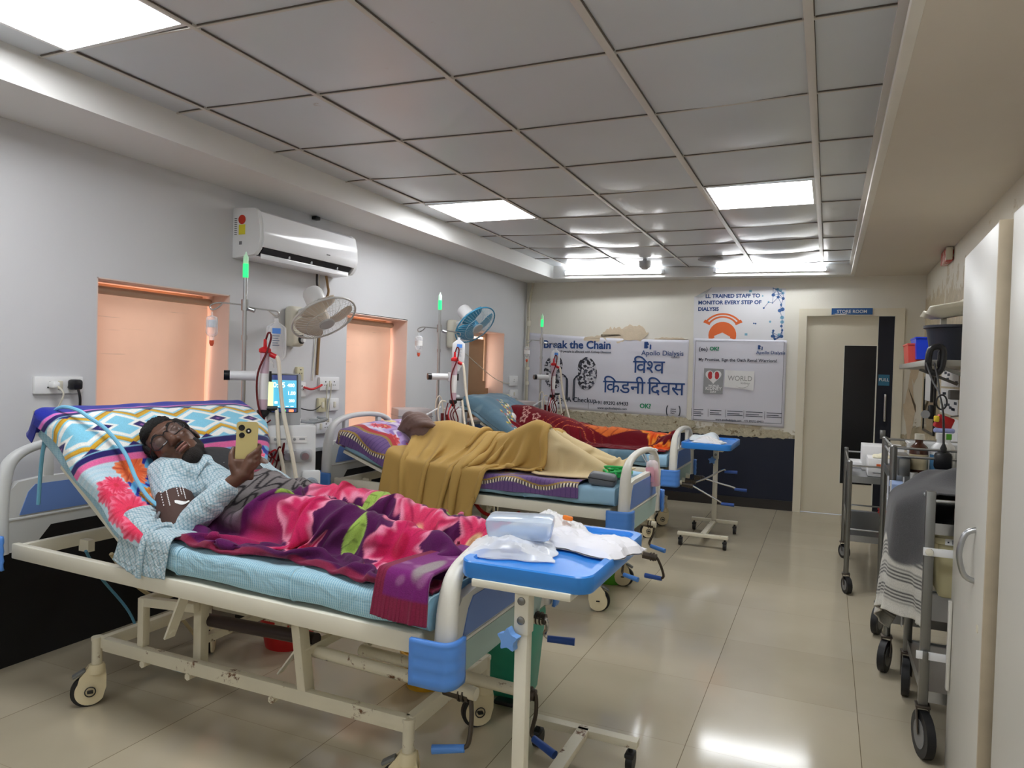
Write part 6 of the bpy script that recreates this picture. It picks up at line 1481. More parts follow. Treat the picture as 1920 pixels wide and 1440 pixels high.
def col1(u,v,F):
    s=u*1.62; t=v*1.12; C=np.ones(u.shape+(3,))*npS(PUR)
    s=s+.012*nz(s,t,18,1); t=t+.012*nz(s,t,16,2)
    C=mixc(C,(96,26,92),sm(nz(s,t,9,3),.0,.5)*.6)
    C=mixc(C,(186,34,84),sm(nz(s*.8,t,5.5,11)+1.3*(v-.44)-.4*(u>.8),-.03,.12))
    fl=[((.48,.66),.24,.2),((.82,.78),.25,1.0),((.60,.26),.17,2.1),((1.10,.52),.22,.6),((1.02,.98),.20,1.7),((1.30,.86),.20,2.4),((.30,.92),.20,.9),((.78,.13),.09,.0),((1.22,.26),.17,2.9),((1.45,.58),.15,.4),((.62,1.05),.16,.4)]
    for k,(c,R,ro) in enumerate(fl):
        C=flower(C,s,t,c,R,[PINK if k%3 else (214,60,104),LPK,(150,20,66),(232,196,150) if k%2 else (180,24,70)],5+k%2,ro,.22,17)
    for (c,L,W,ro) in (((.26,.40),.11,.04,.6),((.56,.46),.12,.05,2.2),((.90,.36),.12,.045,.2),((1.18,.70),.11,.05,2.6),((.74,.60),.10,.035,1.0),((1.36,.40),.10,.04,.3),((.98,.22),.10,.04,1.9)):
        C=leaf(C,s,t,c,L,W,ro,GRN,(90,112,50))
    # grey border with black lines along the head hem, and patches of it toward the foot
    b1=(1-sm(u,.15,.158)); zz=np.abs(((t*11+.35*np.sin(s*60))%1)-.5); st=1-sm(np.minimum(zz,np.abs(((t*5.5+s*16)%1)-.5)),.06,.12)
    far=sm(v,.16,.26)
    C=mixc(C,GRY,b1*far); C=mixc(C,BLK,b1*far*st)
    g2=sm(nz(s,t,7,21),.42,.5)*(s>.9)*(v<.45); C=mixc(C,(150,146,146),g2); C=mixc(C,BLK,g2*(1-sm(np.abs(((s*14+t*9)%1)-.5),.08,.16)))
    hem=np.maximum(1-sm(v,.018,.024),np.maximum(sm(u,.972,.98),(1-sm(u,.008,.012)))); C=mixc(C,MAR,hem)
    return C
t=thing('blanket','plum fleece blanket with pink roses over the legs of the man with the phone','blanket',(-1.7,2.2,.75))
cloth_obj('fleece',G1,col1,m_fleece,t,.010,4)
# blanket corner folded over the foot end
def ribbonfold(): pass
hfF=HF(-1.6,-.9,1.4,2.6)
hfF.slab(np.append(xs1,-.9),np.append(zs1,zs1[-1]),1.79,2.6,.06); hfF.box(-1.6,-.9,1.77,2.6,.60); hfF.blur(1)
nu2,nv2=26,34
U2,V2=np.meshgrid(np.linspace(0,1,nu2),np.linspace(0,1,nv2),indexing='ij')
x=-1.25+.205*U2+.11*V2*(1-U2); y=1.705+.46*V2
Gf=np.stack([x,y,hfF.at(x,np.maximum(y,1.83))+.05+.03*np.sin(V2*PI)*np.sin(U2*PI)],-1)
Gf=drape(Gf,1.03,1.0,hfF,steps=70,iters=8,seed=2,noise=.004,bend=.3,fric=.8,off=.018)
def colf(u,v,F):
    C=np.ones(u.shape+(3,))*npS((118,34,110)); n_=nz(u*.3,v*.5,60,5); C=mixc(C,(160,110,150),sm(n_,.25,.6)*.6)
    hem=np.maximum(1-sm(u,.16,.18),1-sm(v,.13,.15)); C=mixc(C,MAR,hem); C=mixc(C,(90,20,44),hem*(1-sm(np.abs(((u*14)%1)-.5),.05,.12))*.5)
    q=np.hypot(u-.75,v-.42); C=mixc(C,(150,146,140),(1-sm(q,.12,.2))*.8)
    return C
cloth_obj('folded_corner',Gf,colf,m_fleece,t,.010,3)
# patterned sheet over the raised back of bed 1, with a pillow inside its top
def back_sheet(HG,XF,zh,ba,s0,s1,ya,yb_,ns,nt,bulge,wr,drop=.07,wrap=.10,seed=0,th=TH,ext=None,dropy=.04):
    "grid [i along the back from seat to top, j across], lying on the mattress"
    rs=np.random.RandomState(seed); ph=rs.uniform(0,6,10); u=np.array([-math.cos(ba),math.sin(ba)]); nb=np.array([math.sin(ba),math.cos(ba)])
    G=np.zeros((ns,nt,3)); tot=s1-s0+wrap
    L=matt_profile(HG,XF,zh,ba,s1,th+.006); 
    px_=np.array([p.x for p in L]);pz_=np.array([p.y for p in L]); cl=np.concatenate([[0],np.cumsum(np.hypot(np.diff(px_),np.diff(pz_)))]); Lmax=cl[-1]; base=Lmax-s1  # arc length where the back starts
    for i in range(ns):
        s=s0+tot*i/(ns-1)
        if s<=s1:
            a=base+s; p=np.array([np.interp(a,cl,px_),np.interp(a,cl,pz_)]); k=np.clip((s+.06)/.14,0,1); n_=np.array([0,1])*(1-k)+nb*k; n_/=np.linalg.norm(n_)
        else:
            q=(s-s1); p=np.array([px_[-1],pz_[-1]])+u*min(q,.03)-nb*max(0,q-.03); n_=nb*max(0,1-q/.04)+u*min(1,q/.04); n_/=np.linalg.norm(n_)
        for j in range(nt):
            v=j/(nt-1); W=yb_-ya+2*drop; w_=-drop+W*v
            if w_<0: y=ya-min(-w_,.012)-.004; dn=max(0,-w_)
            elif w_>yb_-ya: y=yb_+min(w_-(yb_-ya),.012)+.004; dn=max(0,w_-(yb_-ya))
            else: y=ya+w_; dn=0
            f=max(0,min(1,w_/(yb_-ya)))
            e=bulge(s,f)+wr*(math.sin(17*s+5*f+ph[0])+.7*math.sin(31*s-13*f+ph[1])+.6*math.sin(9*s+29*f+ph[2])+.5*math.sin(43*f+ph[3]+6*s))
            if dn>0: e=e*.5
            off=e-dn; o=n_*off if dn==0 else n_*(-dn)+n_*e
            yy=y+(ext(s,f) if ext else 0)
            G[i,j]=(p[0]+o[0],yy+(.01*math.sin(20*s+ph[4]) if dn>0 else 0)*(1 if w_>0 else -1),p[1]+o[1])
    return G
ba1=math.radians(37)
def bul1(s,f): # pillow in the upper half, fading at the sides
    e=math.exp(-((s-.56)/.16)**4)*.075*(1-abs(2*f-1)**4*.6); e+= -.03*math.exp(-((s-.50)/.10)**2-((f-.42)/.13)**2)
    return e+.006
def ext1(s,f): return (f**2)*.20*max(0,min(1,(s-.30)/.25))
Gs=back_sheet(HG1,XF1,zh1,ba1,.02,.74,1.812,2.648,64,80,bul1,.0022,.055,.16,3,ext=ext1)
def cols1(u,v,F):
    s=.02+.88*u; t=v*.95; C=np.ones(u.shape+(3,))*npS((176,208,224))
    s=s+.006*nz(s,t,14,4)
    RB=(28,40,150);NV=(36,26,96);LB=(128,196,222);MU=(206,160,40);WH=(232,232,228);PK=(226,104,160)
    C=mixc(C,(196,214,226),sm(np.abs(((np.hypot(s-.05,t-.05)*48)%1)-.5),.1,.3)*.8)
    zone=sm(t,.11+.10*s,.125+.10*s)*(1-sm(t,.44+.1*s,.46+.1*s)); wv=((s*15+t*5+.42*np.sin(t*58))%1)
    C=mixc(C,(96,176,226),zone); C=mixc(C,RB,zone*(1-sm(np.abs(wv-.5),.2,.26)))
    zone2=sm(t,.62,.64); C=mixc(C,(110,180,226),zone2); C=mixc(C,RB,zone2*(1-sm(np.abs(((s*15-t*5+.42*np.sin(t*58))%1)-.5),.18,.24)))
    OR=[(226,98,50),(240,140,90),(190,60,40),(240,150,60)];PKF=[(226,56,92),(240,120,150),(196,34,66),(210,44,70)];YE=[(216,164,44),(240,200,90),(180,120,30),(220,110,80)];BR=[(190,112,34),(226,170,60),(160,90,24),(240,150,120)]
    for c,R,cs,ja in (((.365,.20),.075,OR,.10),((.27,.075),.07,PKF,.10),((.175,.085),.085,PKF,.08),((.075,.085),.085,PKF,.08),((.06,.18),.07,YE,.1),((.185,.225),.062,BR,.06),((.225,.205),.05,BR,.06),((.36,.42),.055,YE,.1),((.30,.80),.10,PKF,.1),((.12,.74),.10,OR,.1),((.30,.10),.05,PKF,.1)):
        C=flower(C,s,t,c,R,cs,6,.3,ja,19)
    def band(a,b_,col):
        nonlocal C
        C=mixc(C,col,sm(s,a-.002,a+.002)*(1-sm(s,b_-.002,b_+.002)))
    band(.405,.428,PK); band(.428,.452,NV); band(.452,.67,LB)
    q=6.2; tri=np.abs(((t*q)%1)-.5)*2-.5; inb=sm(s,.453,.457)*(1-sm(s,.665,.669))
    def zig(o_,col,wd,sg): 
        nonlocal C
        C=mixc(C,col,(1-sm(np.abs(s-o_-sg*.045*tri),wd-.002,wd+.002))*inb)
    zig(.462,WH,.014,1); zig(.665,WH,.014,-1); zig(.52,WH,.009,1); zig(.604,WH,.009,-1)
    zig(.494,MU,.011,1); zig(.632,MU,.011,-1); zig(.487,(150,108,30),.0018,1); zig(.638,(150,108,30),.0018,-1)
    dd=np.abs(((t*q+.5)%1)-.5)/q*11+np.abs(s-.562)*22; C=mixc(C,WH,1-sm(dd,.66,.72)); C=mixc(C,NV,1-sm(dd,.42,.48)); C=mixc(C,(150,90,150),1-sm(dd,.10,.16))
    for o_ in (.455,.668):
        dd=np.abs(((t*q+.0)%1)-.5)/q*13+np.abs(s-o_)*20; C=mixc(C,NV,(1-sm(dd,.34,.4))*inb)
    band(.67,.69,NV); band(.69,.703,(214,110,190)); band(.703,1.2,RB)
    return C
m_print=VC('printed cotton',.85,.2,.2,300)
t=thing('patterned_sheet','bright sheet with zigzags and flowers over the raised back of the nearest bed','bed sheet',(-2.6,2.23,.9))
cloth_obj('sheet',Gs,cols1,m_print,t,.004,5)
# blue cuff tube over the pillow
o=B().tube([(-2.90,1.86,.80),(-2.88,1.86,1.0),(-2.82,1.85,1.15),(-2.75,1.845,1.20),(-2.66,1.85,1.195),(-2.612,1.862,1.17),(-2.546,1.892,1.12),(-2.476,1.919,1.03),(-2.406,1.913,.94),(-2.34,1.915,.875),(-2.275,1.93,.832)],.0075,8,sm=8).obj('cuff_tube',P('sky blue tube',S(120,190,224),.35)); tag(o,'sky blue air tube running over the pillow to the arm cuff','tube')
# ---- bed 2
xs2,zs2=mat_top(HG2,XF2,zh2,zh2-.008,math.radians(19.5),.60)
ba2=math.radians(19.5)
def bul2(s,f): return .085*math.exp(-((s-.43)/.19)**4)*(1-abs(2*f-1)**3*.75)+.006
t=thing('purple_sheet','lilac printed sheet over the middle bed with a dark wavy border','bed sheet',(-2.2,4.3,.7))
Gp=back_sheet(HG2,XF2,zh2,ba2,-1.08,.60,3.885,4.715,96,56,bul2,.002,.085,.12,11)
def colp(u,v,F):
    s=u*1.9; t=v*1.0; C=np.ones(u.shape+(3,))*npS((176,152,204))
    s2=s+.01*nz(s,t,14,4)
    cell=np.abs(np.sin(s*26)*np.sin(t*26)); C=mixc(C,(140,108,176),sm(cell,.35,.5))
    C=mixc(C,(214,204,224),(1-sm(np.abs(nz(s,t,30,5)),.03,.12)))
    r=random.Random(3)
    for k in range(40):
        c=(1.9*r.random(),.2+.75*r.random()); typ=k%4
        cs=[[(206,190,96),(226,214,150),(150,130,60),(70,60,60)],[(214,70,96),(236,190,200),(170,40,70),(90,50,60)],[(120,90,170),(160,140,200),(90,60,140),(60,40,100)],[(196,60,70),(230,120,120),(150,30,40),(240,200,120)]][typ]
        C=flower(C,s2,t,c,.045+.03*r.random(),cs,9,r.random()*6,.12,11)
    # wavy border near the edge side
    e=t-.15-.02*np.sin(s*22)
    C=mixc(C,(178,48,60),(1-sm(np.abs(e-.045),.018,.024))*sm(s,.9,1.0)); C=mixc(C,(150,120,60),1-sm(np.abs(e-.014),.010,.014))
    low=1-sm(e,-.002,.004); C=mixc(C,(110,84,136),low); C=mixc(C,(70,50,110),low*(1-sm(np.abs(((s*34)%1)-.5),.04,.1))*.6)
    e2=t-.055-.018*np.sin(s*15+1); dots=(1-sm(np.abs(e2),.008,.011)); C=mixc(C,(40,30,50),dots); C=mixc(C,(240,232,210),dots*(1-sm(np.abs(((s*52)%1)-.5),.2,.28)))
    C=mixc(C,(170,140,60),1-sm(np.abs(e2-.016),.003,.006))
    return C
cloth_obj('sheet',Gp,colp,m_print,t,.004,4)
hf=HF(-3.1,-.9,3.3,5.2)
hf.box(-3.0,XF2-.05,3.815,4.74,.63); hf.slab(xs2,zs2+.03,3.84,4.73)
mz2=lambda x: float(np.interp(x,xs2,zs2))
hf.cap((-2.50,4.32,.86),(-2.36,4.30,.87),.14,.15); hf.cap((-2.34,4.28,.86),(-1.98,4.30,.82),.155,.13); hf.cap((-2.0,4.28,.82),(-1.72,4.2,.84),.14,.13)
hf.cap((-1.92,4.22,.84),(-1.66,4.18,.985),.10,.085); hf.cap((-1.66,4.18,.985),(-1.20,4.15,.775),.075,.055)
hf.cap((-1.9,4.36,.82),(-1.62,4.42,.93),.10,.075); hf.cap((-1.62,4.42,.93),(-1.16,4.40,.78),.07,.05); hf.cap((-1.16,4.40,.78),(-1.12,4.42,.83),.05,.035)
hf.blur(3)
nu,nv=74,76
U,V_=np.meshgrid(np.linspace(0,1,nu),np.linspace(0,1,nv),indexing='ij')
x=-2.70+.02*V_+(1.13-.02*V_)*U + .16*(1-V_)*np.maximum(0,.6-U)
ya=np.interp(U,[0,.22,.40,.55,.75,1],[3.64,3.50,3.66,3.84,3.97,4.03]); y=ya+(4.66-ya)*V_
G=np.stack([x,y,np.maximum(hf.at(x,y),.70)+.04+.03*np.sin(24*U+9*V_)*(1-V_)],-1)
pm=np.zeros((nu,nv),bool); pm[:,-1]=True; pm[-1]=True; idx=np.where(pm); tg=G.copy(); tg[...,2]=hf.at(x,y)+.015
G2=drape(G,1.26,1.12,hf,steps=130,iters=9,pin=(idx,tg[idx],.3),seed=8,noise=.01,bend=.25,fric=.6,off=.020)
m_tan=P('tan fleece',S(184,150,84),.92,var=.07,scale=4,bump=.12,bscale=240,sheen=.08)
m_beige=P('cream beige blanket',S(206,186,144),.92,var=.05,scale=4,bump=.12,bscale=240,sheen=.08)
t=thing('tan_blanket','mustard tan blanket covering the sleeper on the middle bed and hanging off the edge','blanket',(-2.2,4.2,.8)); cloth_obj('blanket',G2,None,m_tan,t,.008,2)
nu,nv=40,40
U,V_=np.meshgrid(np.linspace(0,1,nu),np.linspace(0,1,nv),indexing='ij')
x=-1.615+.49*U; y=3.995+.10*U+(4.56-3.995-.10*U)*V_
G=np.stack([x,y,hf.at(x,y)+.05],-1); pm=np.zeros((nu,nv),bool); pm[0]=True; pm[-1]=True; idx=np.where(pm); tg=G.copy(); tg[...,2]=hf.at(x,y)+.010
G3=drape(G,1.10,1.22,hf,steps=80,iters=8,pin=(idx,tg[idx],.3),seed=5,noise=.012,bend=.25,fric=.7,off=.008)
t=thing('cream_blanket','pale cream blanket over the raised shins of the sleeper on the middle bed','blanket',(-1.35,4.25,.8)); cloth_obj('blanket',G3,None,m_beige,t,.007,2)
# ---- bed 3
xs3,zs3=mat_top(HG3,XF3,zh3,zh3-.004,math.radians(30),.80)
def bul3(s,f): return .07*math.exp(-((s-.60)/.2)**4)*(1-abs(2*f-1)**4*.5)+.006
t=thing('blue_sheet','slate blue sheet with yellow flower clusters on the farthest bed','bed sheet',(-2.2,6.3,.7))
Gb=back_sheet(HG3,XF3,zh3,math.radians(30),-.98,.80,5.87,6.71,80,44,bul3,.003,.075,.10,17)
def colb(u,v,F):
    s=u*1.9;t=v*1.0; C=np.ones(u.shape+(3,))*npS((92,122,140)); C=mixc(C,(124,152,166),sm(nz(s,t,40,3),.1,.5)*.7)
    r=random.Random(9)
    for k in range(9):
        c=(.1+1.75*r.random() if k>2 else (1.45,.95,.6)[k], .12+.7*r.random() if k>2 else (.30,.10,.2)[k])
        for q in range(22):
            a=r.random()*6.28; rr=.10*r.random(); cc=(c[0]+rr*math.cos(a)*1.3,c[1]+rr*math.sin(a)); col=[(226,200,70),(236,226,200),(190,70,70),(90,120,60),(240,220,120)][q%5]
            C=mixc(C,col,1-sm(np.hypot(s-cc[0],t-cc[1]),.010,.016))
    return C
cloth_obj('sheet',Gb,colb,m_print,t,.004,4)
hf=HF(-3.2,-.9,5.4,7.2); hf.box(-3.0,XF3-.05,5.86,6.72,.60); hf.slab(np.append(xs3,-.9),np.append(zs3,zs3[-1])+.014,5.4,7.2)
hf.cap((-2.74,6.3,.94),(-2.60,6.3,.93),.11,.12); hf.cap((-2.55,6.3,.86),(-2.2,6.3,.80),.17,.15); hf.cap((-2.2,6.3,.79),(-1.75,6.3,.77),.14,.10); hf.cap((-1.75,6.3,.785),(-1.30,6.3,.775),.11,.09); hf.cap((-1.3,6.22,.76),(-1.24,6.2,.82),.06,.05); hf.cap((-1.3,6.4,.76),(-1.24,6.42,.84),.06,.05)
hf.blur(3)
nu,nv=70,44
U,V_=np.meshgrid(np.linspace(0,1,nu),np.linspace(0,1,nv),indexing='ij')
x=-2.84+1.62*U; y=5.95+.05*np.sin(6*U)+(6.66-5.95)*V_
G=np.stack([x,y,hf.at(x,y)+.04],-1); pm=np.zeros((nu,nv),bool); pm[0]=True; pm[-1]=True; pm[:,0]=True; idx=np.where(pm); tg=G.copy(); tg[...,2]=hf.at(x,y)+.015
G4=drape(G,1.05,1.08,hf,steps=70,iters=8,pin=(idx,tg[idx],.3),seed=3,noise=.012,bend=.22,off=.012)
def colr(u,v,F):
    s=u*1.8;t=v*.95; C=np.ones(u.shape+(3,))*npS((104,16,28)); C=mixc(C,(132,24,34),sm(nz(s,t,8,2),0,.5)*.5)
    lines=np.abs(np.sin(30*nz(s,t,6,4)+s*6)); m_=sm(nz(s,t,7,8),.05,.3); C=mixc(C,(226,120,70),(1-sm(lines,.06,.14))*m_*(u<.95))
    r=random.Random(2)
    for k in range(26):
        c=(.02+.55*r.random(),.9*r.random()); q=np.hypot(s-c[0],t-c[1]); C=mixc(C,(216,170,160),(1-sm(np.abs(q-.03-.008*np.sin(5*np.arctan2(t-c[1],s-c[0]))),.003,.007)))
    for c,R in (((1.72,.20),.14),((1.62,.52),.16),((1.74,.78),.13),((1.36,.62),.11)):
        C=flower(C,s,t,c,R,[(226,88,30),(240,160,60),(170,40,20),(120,20,20)],5,.5,.2,15)
    C=leaf(C,s,t,(1.15,.45),.30,.07,.12,(214,110,50),(130,40,30)); C=leaf(C,s,t,(1.50,.72),.16,.06,.2,(150,140,60),(90,80,30))
    return C
t=thing('red_blanket','deep red blanket with orange flowers over the person on the farthest bed','blanket',(-2.0,6.3,.8)); cloth_obj('blanket',G4,colr,m_fleece,t,.008,3)

# ---- grey blanket heaped on the near trolley
hf=HF(.05,1.0,2.8,3.95); hf.box(.352,.83,3.045,3.66,.965)
hf.cap((.50,3.40,.95),(.74,3.38,.96),.09,.09); hf.cap((.42,3.55,.93),(.74,3.52,.94),.08,.08); hf.cap((.325,3.28,.84),(.325,3.55,.85),.085,.085); hf.blur(2)
nu,nv=44,40
U,V_=np.meshgrid(np.linspace(0,1,nu),np.linspace(0,1,nv),indexing='ij')
x=.10+.70*U; y=3.17+.10*U*0+(3.68-3.17)*V_-.10*(1-U)*(1-V_)
G=np.stack([x,y,np.maximum(hf.at(x,y),.97)+.05],-1); pm=np.zeros((nu,nv),bool); pm[-1]=True; idx=np.where(pm); tg=G.copy(); tg[...,2]=hf.at(x,y)+.02
G5=drape(G,1.14,1.20,hf,steps=110,iters=8,pin=(idx,tg[idx],.4),seed=6,noise=.014,bend=.25,fric=.7,off=.012)
def colg(u,v,F):
    C=np.ones(u.shape+(3,))*npS((84,84,86)); C=mixc(C,(112,112,114),sm(nz(u,v,16,3),0,.5)*.6)
    e=1-sm(u+.05*np.sin(9*v),.27,.29); C=mixc(C,(196,194,186),e); C=mixc(C,(60,60,62),e*(1-sm(np.abs(((u*70)%1)-.5),.12,.2))); C=mixc(C,(206,204,196),1-sm(u,.04,.05))
    return C
t=thing('grey_blanket','dark grey blanket with a pale striped end heaped over the nearest trolley','blanket',(.55,3.4,.97)); cloth_obj('blanket',G5,colg,m_fleece,t,.007,3)
# ================================================================ PEOPLE
def shirt_mat():
    m,nt,b=nodes('blue checked shirting');N=nt.nodes.new;L=nt.links.new
    b.inputs['Roughness'].default_value=.85;b.inputs['Sheen Weight'].default_value=.2
    tc=N('ShaderNodeTexCoord');mp=N('ShaderNodeMapping');mp.inputs['Rotation'].default_value=(.2,.64,.45);L(tc.outputs['Object'],mp.inputs[0]);sp=N('ShaderNodeSeparateXYZ');L(mp.outputs[0],sp.inputs[0])
    acc=None
    for ax,p,wd in ((0,.0105,.28),(1,.0105,.28),(2,.0105,.28)):
        d=N('ShaderNodeMath');d.operation='DIVIDE';L(sp.outputs[ax],d.inputs[0]);d.inputs[1].default_value=p
        f=N('ShaderNodeMath');f.operation='FRACT';L(d.outputs[0],f.inputs[0]);k=N('ShaderNodeMath');k.operation='LESS_THAN';L(f.outputs[0],k.inputs[0]);k.inputs[1].default_value=wd
        if acc is None: acc=k.outputs[0]
        else:
            q=N('ShaderNodeMath');q.operation='ADD';L(acc,q.inputs[0]);L(k.outputs[0],q.inputs[1]);acc=q.outputs[0]
    rp=N('ShaderNodeValToRGB');e=rp.color_ramp.elements;e[0].position=0;e[0].color=S(196,208,214);e[1].position=1;e[1].color=S(112,146,164);x=e.new(.33);x.color=S(158,186,198)
    dv=N('ShaderNodeMath');dv.operation='DIVIDE';L(acc,dv.inputs[0]);dv.inputs[1].default_value=3;L(dv.outputs[0],rp.inputs[0]);L(rp.outputs[0],b.inputs['Base Color'])
    no=N('ShaderNodeTexNoise');no.inputs['Scale'].default_value=22;no.inputs['Detail'].default_value=3;no.inputs['Distortion'].default_value=1.5;L(tc.outputs['Object'],no.inputs['Vector'])
    bp=N('ShaderNodeBump');bp.inputs['Strength'].default_value=.55;bp.inputs['Distance'].default_value=.02;L(no.outputs['Fac'],bp.inputs['Height']);L(bp.outputs[0],b.inputs['Normal'])
    return m
m_shirt=shirt_mat()
m_tee=P('charcoal t-shirt',S(44,44,46),.9,bump=.3,bscale=30)
m_brown=P('dark brown cuff fabric',S(74,52,46),.75,bump=.1)
# --- the man with the phone
HC=Vector((-2.435,2.12,1.04)); up_=Vector((-.80,-.22,.56)).normalized(); fw=Vector((.84,-.54,.14)); fw=(fw-up_*fw.dot(up_)).normalized(); sd_=up_.cross(fw)   # sd_: his left
HM=Matrix((sd_,fw,up_)).transposed().to_4x4(); HM.translation=HC
K=1.18
def h(x,y,z): return HM@Vector((x*K,y*K,z*K))
HR=HM.to_3x3()
ZB=lambda x: mz(x)
sh_n=Vector((-2.395,2.045,.945)); sh_f=Vector((-2.27,2.40,.93)); neck=h(0,-.02,-.155)
chest=Vector((-2.28,2.23,.905)); belly=Vector((-2.13,2.23,.86)); pelv=Vector((-2.04,2.22,.81))
elb=Vector((-2.185,1.935,.762)); wri=Vector((-2.02,2.015,.950))
PC=Vector((-2.0,2.06,1.092)); pw=Vector((.66,.75,.06)).normalized(); pn=Vector((.74,-.66,.08)); pn=(pn-pw*pn.dot(pw)).normalized(); ph_=pn.cross(pw)
if ph_.z<0: ph_=-ph_
tilt=Matrix.Rotation(-.10,3,pn); pw=tilt@pw; ph_=tilt@ph_
def hp_(w_,h_,n_): return PC+pw*w_+ph_*h_+pn*n_
b=B()
# head
def E(x,y,z,rx,ry,rz,rot=None): b.ell(h(x,y,z),(rx*K,ry*K,rz*K),HR if rot is None else HR@rot,seg=28,rings=18)
E(0,-.012,.035,.074,.092,.082); E(0,.025,-.005,.066,.072,.082); E(0,.040,-.055,.052,.052,.055); E(0,.056,-.082,.032,.032,.028)   # skull, face, jaw, chin
E(0,.080,.040,.052,.016,.016)                                   # brow
for s in (-1,1):
    E(s*.034,.066,-.014,.022,.022,.018); E(s*.032,.083,.018,.0155,.011,.011)       # cheekbone, closed lid
    E(s*.075,-.005,.0,.010,.020,.032); E(s*.080,-.014,.006,.006,.012,.022)  # ear
b.cyl(h(0,.092,.026),h(0,.112,-.018),.0085*K,.015*K,14); E(0,.108,-.020,.017,.014,.012)
for s in (-1,1): E(s*.013,.100,-.024,.009,.010,.008)
E(0,.093,-.050,.026,.012,.0065); E(0,.092,-.062,.023,.012,.0075)  # lips
capsule(b,h(0,-.02,-.06),neck,.053,.056)
# trunk and limbs
def Eb(c,r,R=None): b.ell(c,r,R,seg=24,rings=14)
sp_=(pelv-neck).normalized(); sR=frame((0,0,0),sp_,(0,1,0)).to_3x3()
Eb(chest,(.19,.165,.095),sR); Eb(belly,(.17,.15,.088),sR); Eb(pelv,(.14,.16,.085),sR)
capsule(b,neck,sh_n,.055,.060); capsule(b,neck,sh_f,.055,.060)
capsule(b,sh_n,elb,.052,.042); capsule(b,elb,wri,.041,.027)
elf=Vector((-2.09,2.47,.80)); wrf=Vector((-1.88,2.36,.815)); capsule(b,sh_f,elf,.050,.040); capsule(b,elf,wrf,.038,.026); b.ell(wrf+Vector((.06,-.03,0)),(.06,.035,.018))
for s in (-1,1):
    hip=pelv+Vector((.02,s*.095,-.005)); kn=Vector((-1.62,2.22+s*.13,.815)); an=Vector((-1.24,2.22+s*.12,.765))
    capsule(b,hip,kn,.080,.058); capsule(b,kn,an,.055,.036); capsule(b,an,Vector((-1.18,2.22+s*.14,.795)),.036,.030)
# hand: palm, thumb, four curled fingers round the phone
PH=(-.020,-.085)
b.box(hp_(-.006,-.098,.016),(.074,.080,.020),.009,R=Matrix((pw,ph_,pn)).transposed(),seg=3)
capsule(b,wri,hp_(-.006,-.115,.018),.027,.026); capsule(b,hp_(-.006,-.115,.018),hp_(.012,-.075,.024),.024,.019)
FR=[]
for k in range(4):
    dz=-.0200*k; ln=[1.0,1.06,1.0,.82][k]
    pts=[hp_(.008,-.050+dz,.026),hp_(.034*ln**.5,-.028+dz,.028),hp_(.0485,-.012+dz*.96,.010),hp_(.047,-.006+dz*.95,-.011),hp_(.047-.020*ln,-.004+dz*.94,-.0165)]
    FR.append(pts); rr=[.0094,.0086,.0080,.0074,.0064]
    for i in range(4): capsule(b,pts[i],pts[i+1],rr[i]*(1 if k<3 else .9),rr[i+1]*(1 if k<3 else .9),12)
    capsule(b,hp_(-.012,-.10+dz*.6,.022),pts[0],.0105,.0098,12)
tp=[hp_(-.030,-.118,.016),hp_(-.049,-.078,.012),hp_(-.0515,-.044,.002),hp_(-.044,-.020,-.012)]
for i,(ra,rb) in enumerate(((.018,.0145),(.0135,.0115),(.0115,.009))): capsule(b,tp[i],tp[i+1],ra,rb,12)
man=thing('person','man lying back in a checked shirt and glasses looking at a phone','person',(-2.1,2.22,.80))
sk=remesh(b,.0040,2); sk.obj('body',m_skin,man,ang=180)
# nails
f=B()
for p in FR: pass
# lips, hair, beard
f=B()
def He(f,x,y,z,rx,ry,rz): f.ell(h(x,y,z),(rx*K,ry*K,rz*K),HR,seg=24,rings=14)
He(f,0,-.034,.044,.0785,.090,.084); He(f,0,.012,.088,.060,.056,.042); He(f,-.025,.045,.090,.03,.025,.022)
for s in (-1,1): He(f,s*.064,.008,.040,.016,.034,.040); He(f,s*.070,.004,.0,.008,.014,.028)
rm=remesh(f,.006,1); rh=np.random.RandomState(5); rm.v=[tuple(Vector(v)+Vector(rh.uniform(-.0028,.0028,3))) for v in rm.v]; rm.obj('hair',m_hair,man,ang=180)
f=B()
He(f,0,.060,-.088,.036,.036,.034); He(f,0,.045,-.078,.056,.040,.030)
for s in (-1,1): He(f,s*.046,.030,-.055,.018,.034,.030)
He(f,0,.097,-.0405,.022,.009,.0045)
rm=remesh(f,.0055,1); rm.obj('beard',P('dark stubble beard',S(34,28,26),.85,var=.3,scale=140,bump=.7,bscale=260),man,ang=180)
f=B(); He(f,0,.1005,-.0505,.022,.008,.0045); He(f,0,.0995,-.0615,.020,.0085,.0055); f.obj('lips',P('dull pink lips',S(128,84,76),.45,bump=.1),man)
f=B()
for s in (-1,1): f.tube([h(s*.012,.090,.036),h(s*.03,.092,.044),h(s*.052,.078,.038)],.0042,6,sm=3)
f.obj('eyebrow',m_hair,man)
